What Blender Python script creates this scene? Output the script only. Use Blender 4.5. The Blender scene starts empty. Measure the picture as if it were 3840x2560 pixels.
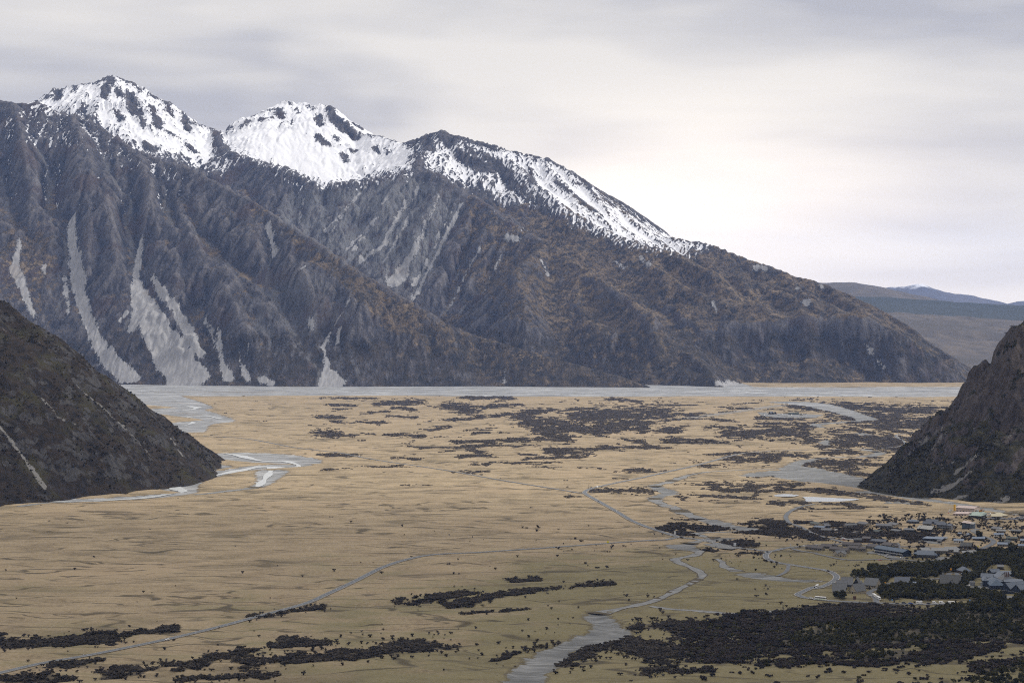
import bpy, bmesh, math, random
import numpy as np
from mathutils import Vector

# ------------------------------------------------------------------ camera, sky, sun, exposure
scn = bpy.context.scene
COL = scn.collection
CAM_H = 290.0                       # eye height above the valley floor
FPX = 7467.0                        # focal length in photo pixels (photo is 3840 wide), 70 mm lens
PITCH = math.atan(107.0 / FPX)      # camera looks slightly down
cam_d = bpy.data.cameras.new('camera'); cam_d.sensor_width = 36.0; cam_d.lens = 70.0
cam_d.clip_start = 1.0; cam_d.clip_end = 90000.0
cam = bpy.data.objects.new('camera', cam_d); COL.objects.link(cam)
cam.location = (0, 0, CAM_H); cam.rotation_euler = (math.pi / 2 - PITCH, 0, 0)
scn.camera = cam

SUN_EL, SUN_AZ = math.radians(36), math.radians(80)   # azimuth measured from +Y (view) towards +X (right)
sun_d = bpy.data.lights.new('sun', 'SUN'); sun_d.energy = 3.6; sun_d.angle = math.radians(10); sun_d.color = (1.0, 0.95, 0.87)
sun = bpy.data.objects.new('sun', sun_d); COL.objects.link(sun)
sdir = Vector((math.sin(SUN_AZ) * math.cos(SUN_EL), math.cos(SUN_AZ) * math.cos(SUN_EL), math.sin(SUN_EL)))
sun.rotation_euler = sdir.to_track_quat('Z', 'Y').to_euler(); sun.location = (3000, 0, 5000)

vs = scn.view_settings
vs.view_transform = 'Standard'; vs.look = 'None'; vs.gamma = 1.0; vs.use_curve_mapping = False; vs.exposure = 0.0
scn.cycles.use_denoising = False
scn.cycles.filter_width = 1.1
scn.cycles.max_bounces = 4; scn.cycles.diffuse_bounces = 2; scn.cycles.glossy_bounces = 2
scn.cycles.transmission_bounces = 2; scn.cycles.volume_bounces = 0; scn.cycles.transparent_max_bounces = 4

world = bpy.data.worlds.new('World'); scn.world = world; world.use_nodes = True
def build_world():
    nt = world.node_tree; nt.nodes.clear(); N = nt.nodes; L = nt.links
    out = N.new('ShaderNodeOutputWorld'); bg = N.new('ShaderNodeBackground')
    tc = N.new('ShaderNodeTexCoord')
    def math_(op, a, b=None, clamp=False):
        n = N.new('ShaderNodeMath'); n.operation = op; n.use_clamp = clamp
        for i, v in enumerate((a, b)):
            if v is None: continue
            if isinstance(v, (int, float)): n.inputs[i].default_value = v
            else: L.new(v, n.inputs[i])
        return n.outputs[0]
    sep = N.new('ShaderNodeSeparateXYZ'); L.new(tc.outputs['Generated'], sep.inputs[0])
    el = math_('MAXIMUM', sep.outputs[2], 0.0)
    def noise(scale, loc, detail, rough):
        mp = N.new('ShaderNodeMapping'); mp.inputs['Scale'].default_value = scale; mp.inputs['Location'].default_value = loc
        mp.inputs['Rotation'].default_value = (0, math.radians(3.5), 0)
        L.new(tc.outputs['Generated'], mp.inputs['Vector'])
        n = N.new('ShaderNodeTexNoise'); n.inputs['Scale'].default_value = 1.0
        n.inputs['Detail'].default_value = detail; n.inputs['Roughness'].default_value = rough; n.inputs['Distortion'].default_value = 0.4
        L.new(mp.outputs[0], n.inputs['Vector']); return n.outputs['Fac']
    broad = noise((4.0, 4.0, 17.0), (2.7, 9.6, 8.1), 3.0, 0.5)
    fine = noise((11.0, 11.0, 80.0), (7.3, 2.2, 0.9), 5.0, 0.55)
    mix = math_('ADD', math_('MULTIPLY', broad, 0.86), math_('MULTIPLY', fine, 0.14))
    ramp = N.new('ShaderNodeValToRGB')
    e = ramp.color_ramp.elements
    e[0].position = 0.37; e[0].color = (0.45, 0.445, 0.475, 1)
    e[1].position = 0.61; e[1].color = (0.80, 0.755, 0.695, 1)
    m = e.new(0.48); m.color = (0.64, 0.615, 0.595, 1)
    L.new(mix, ramp.inputs[0])
    # overcast sky: the cloud deck brightens from the horizon to the zenith
    grad = math_('ADD', math_('MULTIPLY', el, 1.2), 1.0)
    # thin bright cloud in front of the low light, off to the right of the valley
    gx_ = math_('MULTIPLY', math_('SUBTRACT', sep.outputs[0], 0.095), 8.0); gz_ = math_('MULTIPLY', math_('SUBTRACT', sep.outputs[2], 0.050), 22.0)
    front = math_('GREATER_THAN', sep.outputs[1], 0.0)
    glow = math_('MULTIPLY', front, math_('POWER', 2.718, math_('MULTIPLY', math_('ADD', math_('MULTIPLY', gx_, gx_), math_('MULTIPLY', gz_, gz_)), -1.0)))
    low = math_('POWER', 2.718, math_('MULTIPLY', el, -22.0))
    cl0 = N.new('ShaderNodeVectorMath'); cl0.operation = 'SCALE'
    L.new(ramp.outputs[0], cl0.inputs[0]); L.new(grad, cl0.inputs['Scale'])
    gl = N.new('ShaderNodeVectorMath'); gl.operation = 'SCALE'; gl.inputs[0].default_value = (0.92, 0.77, 0.56); L.new(glow, gl.inputs['Scale'])
    lo = N.new('ShaderNodeVectorMath'); lo.operation = 'SCALE'; lo.inputs[0].default_value = (0.90, 0.74, 0.52); L.new(low, lo.inputs['Scale'])
    ad = N.new('ShaderNodeVectorMath'); ad.operation = 'ADD'; L.new(gl.outputs[0], ad.inputs[0]); L.new(lo.outputs[0], ad.inputs[1])
    cl = N.new('ShaderNodeVectorMath'); cl.operation = 'ADD'; L.new(cl0.outputs[0], cl.inputs[0]); L.new(ad.outputs[0], cl.inputs[1])
    sky = N.new('ShaderNodeTexSky'); sky.sky_type = 'NISHITA'; sky.sun_disc = False
    sky.sun_elevation = SUN_EL; sky.sun_rotation = SUN_AZ
    sk = N.new('ShaderNodeVectorMath'); sk.operation = 'SCALE'; L.new(sky.outputs[0], sk.inputs[0]); sk.inputs['Scale'].default_value = 0.10
    mx = N.new('ShaderNodeMix'); mx.data_type = 'RGBA'
    mx.inputs[0].default_value = 0.94                       # cloud cover
    L.new(sk.outputs[0], mx.inputs[6]); L.new(cl.outputs[0], mx.inputs[7])
    L.new(mx.outputs[2], bg.inputs['Color']); bg.inputs['Strength'].default_value = 1.0
    L.new(bg.outputs[0], out.inputs['Surface'])
build_world()

# ------------------------------------------------------------------ helpers
def ray(u, v):
    a = (u - 1920.0) / FPX; b = (1280.0 - v) / FPX
    c, s = math.cos(PITCH), math.sin(PITCH)
    return np.array([a, c + b * s, -s + b * c])
def at_depth(u, v, D):
    d = ray(u, v); t = D / d[1]; return np.array([0, 0, CAM_H]) + d * t
def on_plane(u, v, z=0.0):
    d = ray(u, v); t = (z - CAM_H) / d[2]; return np.array([0, 0, CAM_H]) + d * t
def to_px(x, y, z):
    c, s = math.cos(PITCH), math.sin(PITCH)
    dz = z - CAM_H
    f = y * c - dz * s; up = y * s + dz * c
    return 1920.0 + FPX * x / f, 1280.0 - FPX * up / f
OV = 3840.0 / 2352.0                 # overview reading scale

_rs = np.random.RandomState(7)
_perm = _rs.permutation(256).astype(np.int64)
_ga = _rs.rand(256) * 2 * np.pi; _gx, _gy = np.cos(_ga), np.sin(_ga)
def perlin(x, y, seed=0):
    xi = np.floor(x).astype(np.int64); yi = np.floor(y).astype(np.int64)
    xf = x - xi; yf = y - yi
    u = xf * xf * xf * (xf * (xf * 6 - 15) + 10); v = yf * yf * yf * (yf * (yf * 6 - 15) + 10)
    def g(ix, iy, fx, fy):
        h = _perm[(_perm[(ix + seed * 37) & 255] + iy + seed * 101) & 255]
        return _gx[h] * fx + _gy[h] * fy
    n00 = g(xi, yi, xf, yf); n10 = g(xi + 1, yi, xf - 1, yf); n01 = g(xi, yi + 1, xf, yf - 1); n11 = g(xi + 1, yi + 1, xf - 1, yf - 1)
    a = n00 + u * (n10 - n00); b = n01 + u * (n11 - n01)
    return (a + v * (b - a)) * 1.41
def fbm(x, y, oct=5, seed=0, gain=0.5):
    r = 0; a = 1.0; t = 0
    for i in range(oct):
        r = r + a * perlin(x, y, seed + i); t += a; a *= gain; x = x * 2.03 + 13.1; y = y * 2.03 + 7.7
    return r / t
def ridged(x, y, oct=5, seed=0, gain=0.5):
    r = 0; a = 1.0; t = 0; w = 1.0
    for i in range(oct):
        n = (1 - np.abs(perlin(x, y, seed + i))) ** 2
        r = r + a * n * w; t += a; w = np.clip(n * 1.6, 0, 1); a *= gain; x = x * 2.07 + 5.3; y = y * 2.07 + 9.1
    return r / t
def smooth(a, b, x):
    t = np.clip((x - a) / (b - a), 0, 1); return t * t * (3 - 2 * t)
def bilinear(A, fx, fy):
    ny, nx = A.shape
    fx = np.clip(fx, 0, nx - 1.001); fy = np.clip(fy, 0, ny - 1.001)
    x0 = fx.astype(np.int64); y0 = fy.astype(np.int64); dx = fx - x0; dy = fy - y0
    return (A[y0, x0] * (1 - dx) + A[y0, x0 + 1] * dx) * (1 - dy) + (A[y0 + 1, x0] * (1 - dx) + A[y0 + 1, x0 + 1] * dx) * dy
def seg_dist(X, Y, pts, ws=None):
    """distance to a polyline; with ws: smallest (distance - width), widths linear along it"""
    best = np.full(X.shape, 1e9)
    for i in range(len(pts) - 1):
        ax, ay = pts[i][:2]; bx, by = pts[i + 1][:2]
        dx, dy = bx - ax, by - ay; l2 = dx * dx + dy * dy + 1e-9
        t = np.clip(((X - ax) * dx + (Y - ay) * dy) / l2, 0, 1)
        d = np.hypot(X - ax - t * dx, Y - ay - t * dy)
        if ws is not None: d = d - (ws[i] + t * (ws[i + 1] - ws[i]))
        np.minimum(best, d, out=best)
    return best
def seg_dist_sparse(X, Y, pts, ws, reach, best):
    """like seg_dist but only touches points near each segment (flat arrays)"""
    for i in range(len(pts) - 1):
        ax, ay = pts[i][:2]; bx, by = pts[i + 1][:2]
        r = max(ws[i], ws[i + 1]) + reach
        m = np.nonzero((X > min(ax, bx) - r) & (X < max(ax, bx) + r) & (Y > min(ay, by) - r) & (Y < max(ay, by) + r))[0]
        if not len(m): continue
        dx, dy = bx - ax, by - ay; l2 = dx * dx + dy * dy + 1e-9
        xs, ys = X[m], Y[m]
        t = np.clip(((xs - ax) * dx + (ys - ay) * dy) / l2, 0, 1)
        d = np.hypot(xs - ax - t * dx, ys - ay - t * dy) - (ws[i] + t * (ws[i + 1] - ws[i]))
        best[m] = np.minimum(best[m], d)
    return best

def grid_mesh(name, X, Y, Z, attrs, mat, keep=None):
    ny, nx = X.shape
    co = np.stack([X, Y, Z], -1).reshape(-1, 3).astype(np.float32)
    idx = np.arange(nx * ny).reshape(ny, nx)
    q = np.stack([idx[:-1, :-1], idx[:-1, 1:], idx[1:, 1:], idx[1:, :-1]], -1).reshape(-1, 4)
    attrs = {k: np.asarray(v).reshape(-1) for k, v in attrs.items()}
    if keep is not None:
        kq = (keep[:-1, :-1] | keep[:-1, 1:] | keep[1:, 1:] | keep[1:, :-1]).reshape(-1)
        q = q[kq]; used = np.zeros(nx * ny, bool); used[q.reshape(-1)] = True
        remap = np.cumsum(used) - 1; q = remap[q]; co = co[used]; attrs = {k: v[used] for k, v in attrs.items()}
    me = bpy.data.meshes.new(name)
    me.vertices.add(len(co)); me.vertices.foreach_set('co', co.reshape(-1))
    me.loops.add(len(q) * 4); me.loops.foreach_set('vertex_index', q.reshape(-1).astype(np.int32))
    me.polygons.add(len(q)); me.polygons.foreach_set('loop_start', np.arange(0, len(q) * 4, 4, dtype=np.int32))
    me.polygons.foreach_set('loop_total', np.full(len(q), 4, dtype=np.int32))
    me.polygons.foreach_set('use_smooth', np.ones(len(q), bool))
    me.update(calc_edges=True)
    for k, v in attrs.items():
        a = me.attributes.new(k, 'FLOAT', 'POINT'); a.data.foreach_set('value', v.astype(np.float32))
    ob = bpy.data.objects.new(name, me); COL.objects.link(ob); me.materials.append(mat); ob['kind'] = 'structure'
    return ob

class NT:
    """small node-tree helper"""
    def __init__(s, name):
        s.m = bpy.data.materials.new(name); s.m.use_nodes = True
        s.t = s.m.node_tree; s.t.nodes.clear(); s.N = s.t.nodes; s.L = s.t.links
        s.out = s.N.new('ShaderNodeOutputMaterial'); s.b = s.N.new('ShaderNodeBsdfPrincipled')
        s.L.new(s.b.outputs[0], s.out.inputs[0]); s.b.inputs['Specular IOR Level'].default_value = 0.15
        s.b.inputs['Roughness'].default_value = 0.9
        s.pos = s.N.new('ShaderNodeNewGeometry')
    def put(s, sock, v):
        if isinstance(v, (int, float)): sock.default_value = v
        elif isinstance(v, tuple): sock.default_value = v if len(v) == 4 or sock.type == 'VECTOR' else (*v, 1)
        else: s.L.new(v, sock)
    def attr(s, n):
        a = s.N.new('ShaderNodeAttribute'); a.attribute_name = n; return a.outputs['Fac']
    def mapv(s, scale, loc=(0, 0, 0), rot=(0, 0, 0), src=None):
        m = s.N.new('ShaderNodeMapping'); m.inputs['Scale'].default_value = scale; m.inputs['Location'].default_value = loc
        m.inputs['Rotation'].default_value = rot
        s.L.new(src or s.pos.outputs['Position'], m.inputs[0]); return m.outputs[0]
    def noise(s, size, detail=4, rough=0.55, stretch=(1, 1, 1), loc=(0, 0, 0), dist=0.0, rot=(0, 0, 0)):
        n = s.N.new('ShaderNodeTexNoise'); n.inputs['Scale'].default_value = 1.0
        n.inputs['Detail'].default_value = detail; n.inputs['Roughness'].default_value = rough; n.inputs['Distortion'].default_value = dist
        s.L.new(s.mapv(tuple(k / size for k in stretch), loc, rot), n.inputs['Vector']); return n.outputs['Fac']
    def vor(s, size, stretch=(1, 1, 1), feature='F1'):
        n = s.N.new('ShaderNodeTexVoronoi'); n.feature = feature; n.inputs['Scale'].default_value = 1.0
        s.L.new(s.mapv(tuple(k / size for k in stretch)), n.inputs['Vector']); return n.outputs[0]
    def math(s, op, a, b=0.0, clamp=False):
        n = s.N.new('ShaderNodeMath'); n.operation = op; n.use_clamp = clamp; s.put(n.inputs[0], a); s.put(n.inputs[1], b); return n.outputs[0]
    def ss(s, lo, hi, x):
        n = s.N.new('ShaderNodeMapRange'); n.interpolation_type = 'SMOOTHSTEP'
        s.put(n.inputs['Value'], x); n.inputs['From Min'].default_value = lo; n.inputs['From Max'].default_value = hi
        return n.outputs[0]
    def mix(s, f, a, b):
        n = s.N.new('ShaderNodeMix'); n.data_type = 'RGBA'; s.put(n.inputs[0], f); s.put(n.inputs[6], a); s.put(n.inputs[7], b); return n.outputs[2]
    def ramp(s, f, stops):
        n = s.N.new('ShaderNodeValToRGB'); e = n.color_ramp.elements
        for i, (p, c) in enumerate(stops):
            k = e[i] if i < 2 else e.new(p)
            k.position = p; k.color = (*c, 1)
        s.L.new(f, n.inputs[0]); return n.outputs[0]
    def bump(s, h, dist, strength=1.0):
        n = s.N.new('ShaderNodeBump'); n.inputs['Strength'].default_value = strength; n.inputs['Distance'].default_value = dist
        s.L.new(h, n.inputs['Height']); s.L.new(n.outputs[0], s.b.inputs['Normal'])
    def color(s, c): s.put(s.b.inputs['Base Color'], c)

def simple_mat(name, col, rough=0.7, var=0.12, size=3.0, spec=0.25, metallic=0.0):
    t = NT(name); n = t.noise(size, 3)
    lo = tuple(c * (1 - var) for c in col); hi = tuple(min(1, c * (1 + var)) for c in col)
    t.color(t.mix(n, lo, hi)); t.b.inputs['Roughness'].default_value = rough
    t.b.inputs['Specular IOR Level'].default_value = spec; t.b.inputs['Metallic'].default_value = metallic
    return t.m
# ------------------------------------------------------------------ the mountain range across the valley
def ridge3(pts):
    """(overview u, v, distance km, side slope) -> 3D points"""
    out = []
    for u, v, D, s in pts:
        p = at_depth(u * OV, v * OV, D * 1000.0); out.append((p[0], p[1], max(p[2], 0.0), s))
    return out
def on_base(u, v, base_v, s=0.83):
    """distance of a crest point seen at (u,v) whose face runs down to the flat at base_v with slope s"""
    Db = on_plane(u * OV, base_v * OV)[1]; k = (1173.0 - v * OV) / FPX
    return (Db + CAM_H / s) / (1 - k / s) / 1000.0
_sky = [(-330, 330, 11.6), (-150, 290, 11.5), (0, 262, 11.4), (80, 235, 11.35), (120, 208, 11.3), (180, 197, 11.3), (230, 186, 11.3), (265, 177, 11.3), (300, 188, 11.3), (330, 207, 11.3), (385, 237, 11.3), (440, 274, 11.3), (490, 300, 11.3), (512, 302, 11.35), (560, 284, 11.4), (620, 250, 11.45), (655, 234, 11.5), (700, 240, 11.5),
    (765, 245, 11.45), (800, 280, 11.35), (835, 312, 11.2), (870, 311, 11.1), (920, 326, 11.0), (940, 325, 10.95), (985, 310, 10.9), (1020, 300, 10.85), (1050, 315, 10.8), (1110, 327, 10.75), (1150, 345, 10.7), (1200, 352, 10.7), (1260, 364, 10.65), (1310, 392, 10.55), (1340, 412, 10.5), (1380, 457, 10.4), (1430, 496, 10.3),
    (1500, 538, 10.15), (1560, 553, 10.0), (1640, 567, 9.9), (1720, 596, 9.75), (1800, 626, 9.6), (1900, 656, 9.5), (1960, 681, 9.4), (2030, 716, 9.2), (2090, 752, 9.0), (2130, 786, 8.85), (2160, 800, 8.75), (2178, 815, 8.65), (2195, 850, 8.5)]
def sky_slope(u): return float(np.interp(u, [0, 200, 300, 500, 560, 700, 770, 840, 900, 1000, 2000, 2150], [.8, .75, .82, .85, .6, .6, .85, .85, .7, .8, .8, 1.0]))
R_SKY = ridge3([(u, v, D, sky_slope(u)) for u, v, D in _sky])
def auto(pts, base, s=0.83):
    return ridge3([(u, v, on_base(u, v, base(u), s), s) for u, v in pts])
basev = lambda u: 876 + 10 * min(max((u - 280) / 500.0, 0), 1)
R_1 = auto([(-260, 250), (-120, 225), (0, 233), (35, 240), (62, 238), (100, 248), (130, 258), (172, 262), (215, 282), (245, 306), (310, 346), (350, 360), (420, 382), (480, 410), (520, 436), (600, 480), (680, 530), (760, 582), (850, 640),
    (950, 700), (1020, 742)], basev) + ridge3([(1100, 772, 8.25, .8), (1180, 797, 8.12, .7), (1300, 830, 8.0, .6), (1420, 862, 7.9, .5), (1480, 884, 7.8, .5)])
R_1c = ridge3([(100, 248, 10.0, .8), (88, 240, 10.7, .8), (80, 236, 11.35, .8)])
R_2 = ridge3([(490, 297, 11.3, .75), (500, 312, 11.1, .8), (520, 345, 10.9, .8), (550, 357, 10.8, .8), (600, 371, 10.6, .8), (660, 386, 10.45, .8), (700, 406, 10.35, .8), (745, 426, 10.25, .8), (797, 420, 10.25, .8), (863, 406, 10.28, .8),
    (954, 391, 10.3, .8), (1000, 400, 10.2, .8), (1040, 425, 10.05, .8), (1082, 446, 9.95, .8), (1150, 500, 9.7, .8), (1250, 560, 9.4, .78), (1350, 620, 9.05, .76), (1450, 690, 8.7, .74), (1540, 760, 8.35, .74), (1600, 820, 8.1, .75), (1650, 882, 7.85, .75)])
R_2d = ridge3([(954, 391, 10.3, .7), (960, 370, 10.5, .7), (985, 340, 10.7, .7), (1015, 306, 10.85, .7)])
R_3 = ridge3([(1150, 347, 10.7, .75), (1215, 407, 10.4, .75), (1330, 502, 10.0, .72), (1460, 562, 9.7, .7), (1560, 584, 9.5, .65), (1640, 640, 9.2, .6), (1740, 700, 8.9, .6), (1800, 735, 8.7, .6)])
_rib = [[(1340, 414, 10.5), (1420, 520, 10.0), (1500, 600, 9.6), (1580, 690, 9.1)], [(1430, 484, 10.3), (1530, 570, 9.9), (1620, 640, 9.5), (1700, 705, 9.0)], [(1560, 549, 10.0), (1640, 612, 9.7), (1730, 680, 9.2), (1790, 725, 8.8)], [(1640, 569, 9.9), (1740, 640, 9.5), (1830, 700, 9.1), (1860, 728, 8.8)],
    [(1720, 600, 9.75), (1800, 660, 9.4), (1880, 712, 9.0)], [(1800, 630, 9.6), (1870, 672, 9.3), (1930, 715, 8.9)], [(1900, 660, 9.5), (1960, 702, 9.2), (2010, 735, 8.8)], [(1990, 700, 9.3), (2040, 742, 8.95), (2080, 775, 8.7)], [(1250, 366, 10.65), (1330, 460, 10.2), (1400, 520, 9.95)]]
R_RIBS = [ridge3([(u, v, D, .62) for u, v, D in r]) for r in _rib]
R_4 = ridge3([(1535, 735, 8.95, .75), (1590, 742, 8.75, .85), (1680, 738, 8.65, .95), (1760, 733, 8.65, 1.0), (1850, 728, 8.62, 1.15), (1930, 730, 8.6, 1.2), (2000, 738, 8.55, 1.2), (2050, 752, 8.5, 1.1), (2110, 788, 8.45, 1.0), (2150, 820, 8.4, .9), (2205, 868, 8.35, .8)])
# spur ribs on the near faces
R_5 = ridge3([(720, 556, 8.75, .9), (700, 610, 8.55, .95), (760, 700, 8.28, 1.0), (800, 790, 8.1, 1.0), (830, 850, 7.98, 1.0)])
R_6 = ridge3([(560, 458, 9.1, .9), (590, 560, 8.75, .95), (640, 680, 8.42, 1.0), (690, 780, 8.2, 1.0), (700, 850, 8.05, 1.0)])
R_7 = ridge3([(330, 353, 9.55, .95), (350, 450, 9.2, 1.0), (420, 560, 8.85, 1.0), (470, 660, 8.6, 1.0), (500, 760, 8.4, 1.0)])
R_8 = ridge3([(172, 262, 9.9, .95), (200, 370, 9.45, 1.0), (250, 480, 9.1, 1.05), (270, 600, 8.8, 1.05), (300, 700, 8.6, 1.05)])
R_9 = ridge3([(30, 240, 9.95, .95), (60, 350, 9.6, 1.0), (110, 460, 9.25, 1.05), (100, 560, 9.0, 1.05), (110, 660, 8.75, 1.05)])
R_10 = ridge3([(1250, 560, 9.4, .85), (1190, 620, 9.0, .9), (1200, 700, 8.7, .95)])
RIDGES = R_RIBS + [R_SKY, R_1, R_1c, R_2, R_2d, R_3, R_4, R_5, R_6, R_7, R_8, R_9, R_10]

MSTEP = 6.5
def _f(amp, wid, k, ox, oy, L): return [(amp, wid, [(ox + x / k, oy + y / k) for x, y in st]) for st in L]
FORMS = _f(-62, 88, 2.0, 0, 138, [[(45, 430), (20, 520), (60, 700), (100, 800)], [(180, 400), (250, 500), (240, 620), (330, 740), (310, 900), (370, 1080), (420, 1250)], [(300, 450), (210, 560), (220, 700)], [(450, 540), (440, 640), (430, 760)], [(600, 500), (610, 680), (580, 740), (650, 850), (640, 1000), (760, 1180)], [(770, 560), (750, 700), (740, 820), (780, 900)], [(820, 620), (900, 760), (1000, 870), (1200, 1000), (1290, 1150), (1400, 1300), (1480, 1400)], [(1240, 780), (1260, 960), (1330, 1100), (1420, 1250)], [(1560, 1100), (1500, 1250), (1490, 1380)], [(1000, 870), (960, 1000), (920, 1180), (980, 1320)], [(1480, 580), (1500, 660), (1400, 780)], [(2160, 620), (2000, 850), (1900, 1080)], [(1950, 540), (1900, 640), (1780, 800)], [(2230, 860), (2120, 1000), (2060, 1150)], [(1350, 560), (1380, 700), (1330, 800)]]) \
    + _f(52, 100, 2.0, 0, 138, [[(110, 300), (100, 450), (150, 600), (130, 800)], [(330, 430), (390, 620), (420, 760), (400, 900), (420, 1000)], [(530, 430), (540, 600), (520, 780), (570, 850)], [(690, 560), (700, 720), (760, 900), (820, 1050)], [(830, 640), (880, 850), (960, 950), (1060, 1150), (1150, 1300), (1200, 1440)], [(1130, 990), (1250, 1130), (1350, 1300)], [(1330, 970), (1380, 1010), (1440, 1120)], [(1600, 1080), (1640, 1200), (1700, 1350)], [(1850, 540), (1800, 650), (1700, 800)], [(2040, 580), (1950, 760), (1850, 950)], [(1600, 560), (1560, 660), (1480, 780)], [(2250, 760), (2180, 950), (2150, 1100)]]) \
    + _f(-52, 85, 3.2, 1470, 520.6, [[(0, 480), (200, 680), (270, 830), (300, 950), (500, 1080)], [(300, 310), (600, 450), (900, 560), (1050, 640)], [(700, 280), (950, 420), (1150, 560)], [(1350, 800), (1500, 900), (1750, 1120)], [(1820, 880), (1760, 1000), (1850, 1120)], [(150, 250), (350, 400), (560, 500)], [(1300, 450), (1400, 560), (1560, 640)], [(700, 760), (800, 900), (900, 1080)], [(1150, 760), (1100, 900), (1180, 1080)], [(-200, 520), (-60, 700), (40, 860)], [(-420, 420), (-250, 620), (-180, 800)]]) \
    + _f(40, 85, 3.2, 1470, 520.6, [[(450, 330), (900, 500), (1130, 600)], [(1000, 420), (1200, 560), (1330, 650)], [(1450, 680), (1480, 800), (1500, 880)], [(1620, 700), (1660, 820)], [(1250, 700), (1220, 850)], [(320, 700), (420, 800), (520, 960)], [(-80, 560), (60, 760), (140, 900)], [(60, 300), (300, 470), (480, 560)]])
MX0, MX1, MY0, MY1 = -3700.0, 2500.0, 7560.0, 12250.0
def build_range():
    nx = int((MX1 - MX0) / MSTEP) + 1; ny = int((MY1 - MY0) / MSTEP) + 1
    # base form from the ridge network on a half-size grid
    cx = np.arange((nx + 3) // 2 + 2) * MSTEP * 2 + MX0 - MSTEP; cy = np.arange((ny + 3) // 2 + 2) * MSTEP * 2 + MY0 - MSTEP
    X, Y = np.meshgrid(cx, cy)
    wx = 30 * fbm(X / 420, Y / 420, 4, 11); wy = 30 * fbm(X / 420, Y / 420, 4, 23)
    base = np.full(X.shape, -200.0)
    wfade = smooth(8000, 8700, Y)
    jx = fbm(X / 260, Y / 260, 3, 41)
    for ri, R in enumerate(RIDGES):
        top = np.full(X.shape, -900.0); arc = np.zeros(X.shape); dist = np.zeros(X.shape); run = 0.0
        xs = X + wx * wfade; ys = Y + wy * wfade
        for i in range(len(R) - 1):
            a, b = R[i], R[i + 1]
            dx, dy = b[0] - a[0], b[1] - a[1]; l2 = dx * dx + dy * dy
            t = np.clip(((xs - a[0]) * dx + (ys - a[1]) * dy) / l2, 0, 1)
            d = np.hypot(xs - a[0] - t * dx, ys - a[1] - t * dy)
            z = a[2] + t * (b[2] - a[2]); s = a[3] + t * (b[3] - a[3])
            # soft crest, then the slope, slightly concave
            h = z - s * (np.sqrt(d * d + 10 * 10) - 10) * (1 - 0.05 * np.clip(d / 600, 0, 1.5))
            w = h > top; top = np.where(w, h, top); arc = np.where(w, run + t * math.sqrt(l2), arc); dist = np.where(w, d, dist); run += math.sqrt(l2)
        # buttresses and gullies running down from the crest
        side = ri * 7.3
        ga = smooth(15, 260, dist) * smooth(-20, 160, top) * (1 - .62 * smooth(-150, 350, X) * smooth(8500, 8900, Y)) * (1 - .7 * np.clip(np.exp(-(((X + 1180) / 380) ** 2 + ((Y - 10850) / 430) ** 2)), 0, 1))
        q = arc / 210.0 + side + 0.55 * jx
        sharp = lambda a, b, sd: 1 - 2.0 * np.abs(perlin(a, b, sd))
        top = top + ga * (40 * sharp(q * 1.25, dist / 1500.0 + side, 51 + ri) + 20 * sharp(q * 2.9 + .3 * jx, dist / 520.0 + side, 61 + ri) + 13 * sharp(q * 6.3, dist / 210.0 + side, 71 + ri) - 26)
        if R is R_SKY or R is R_1 or R is R_2:
            top = top + smooth(60, 12, dist) * smooth(300, 700, top) * (9 * perlin(arc / 48.0, side, 91) + 9 * sharp(arc / 26.0, dist / 60.0 + side, 93) - 5)
        k = 10.0
        m = np.maximum(base, top); base = m + k * 0.25 * np.clip(1 - np.abs(base - top) / k, 0, 1) ** 2
    gx = np.arange(nx) * MSTEP + MX0; gy = np.arange(ny) * MSTEP + MY0
    X, Y = np.meshgrid(gx, gy)
    Z = bilinear(base, (X - cx[0]) / (MSTEP * 2), (Y - cy[0]) / (MSTEP * 2))
    # ribs and gullies read off the faces: raised or cut along their own lines
    def hit(u, v):
        d = ray(u, v); D = np.arange(7600.0, 12200.0, 9.0); t = D / d[1]; h = bilinear(Z, (d[0] * t - MX0) / MSTEP, (D - MY0) / MSTEP); m = np.nonzero(h > CAM_H + d[2] * t)[0]
        return (d[0] * t[m[0]], D[m[0]]) if len(m) else None
    fxs_, fys_ = X.reshape(-1) + 14 * fbm(X.reshape(-1) / 90, Y.reshape(-1) / 90, 3, 471), Y.reshape(-1) + 14 * fbm(X.reshape(-1) / 90, Y.reshape(-1) / 90, 3, 473)
    add = np.zeros(X.size)
    for amp, wid, st in FORMS:
        pts = []
        for j in range(len(st) - 1):
            for q in range(6):
                f = q / 6.0; p = hit((st[j][0] + f * (st[j + 1][0] - st[j][0])) * OV, (st[j][1] + f * (st[j + 1][1] - st[j][1])) * OV)
                if p and (not pts or math.hypot(p[0] - pts[-1][0], p[1] - pts[-1][1]) < 380): pts.append(p)
        if len(pts) < 3: continue
        n = len(pts); ws = [wid * (.35 + .65 * min(1, 2.2 * min(i + .6, n - .4 - i) / n)) for i in range(n)]
        b = np.full(X.size, 1e3); seg_dist_sparse(fxs_, fys_, pts, ws, 1.0, b)
        m = b < 0; add[m] += amp * np.clip(-b[m] / wid, 0, 1)
    Z = Z + add.reshape(Z.shape)
    bowl = np.exp(-(((X + 1180) / 360) ** 2 + ((Y - 10850) / 420) ** 2)) + 0.8 * smooth(150, 450, X) * smooth(9900, 10300, Y)
    up = smooth(10, 300, Z) * (1 - 0.85 * np.clip(bowl, 0, 1))
    crag = smooth(700, 1000, Z) * (1 - np.clip(bowl, 0, 1))
    Z = Z + crag * 10 * (ridged(X / 60, Y / 80, 4, 97) - 0.55)
    gentle = smooth(-200, 500, X) * smooth(700, 350, Z)            # the grassy right-hand slopes are smoother
    rough = 1 - 0.55 * gentle
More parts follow.
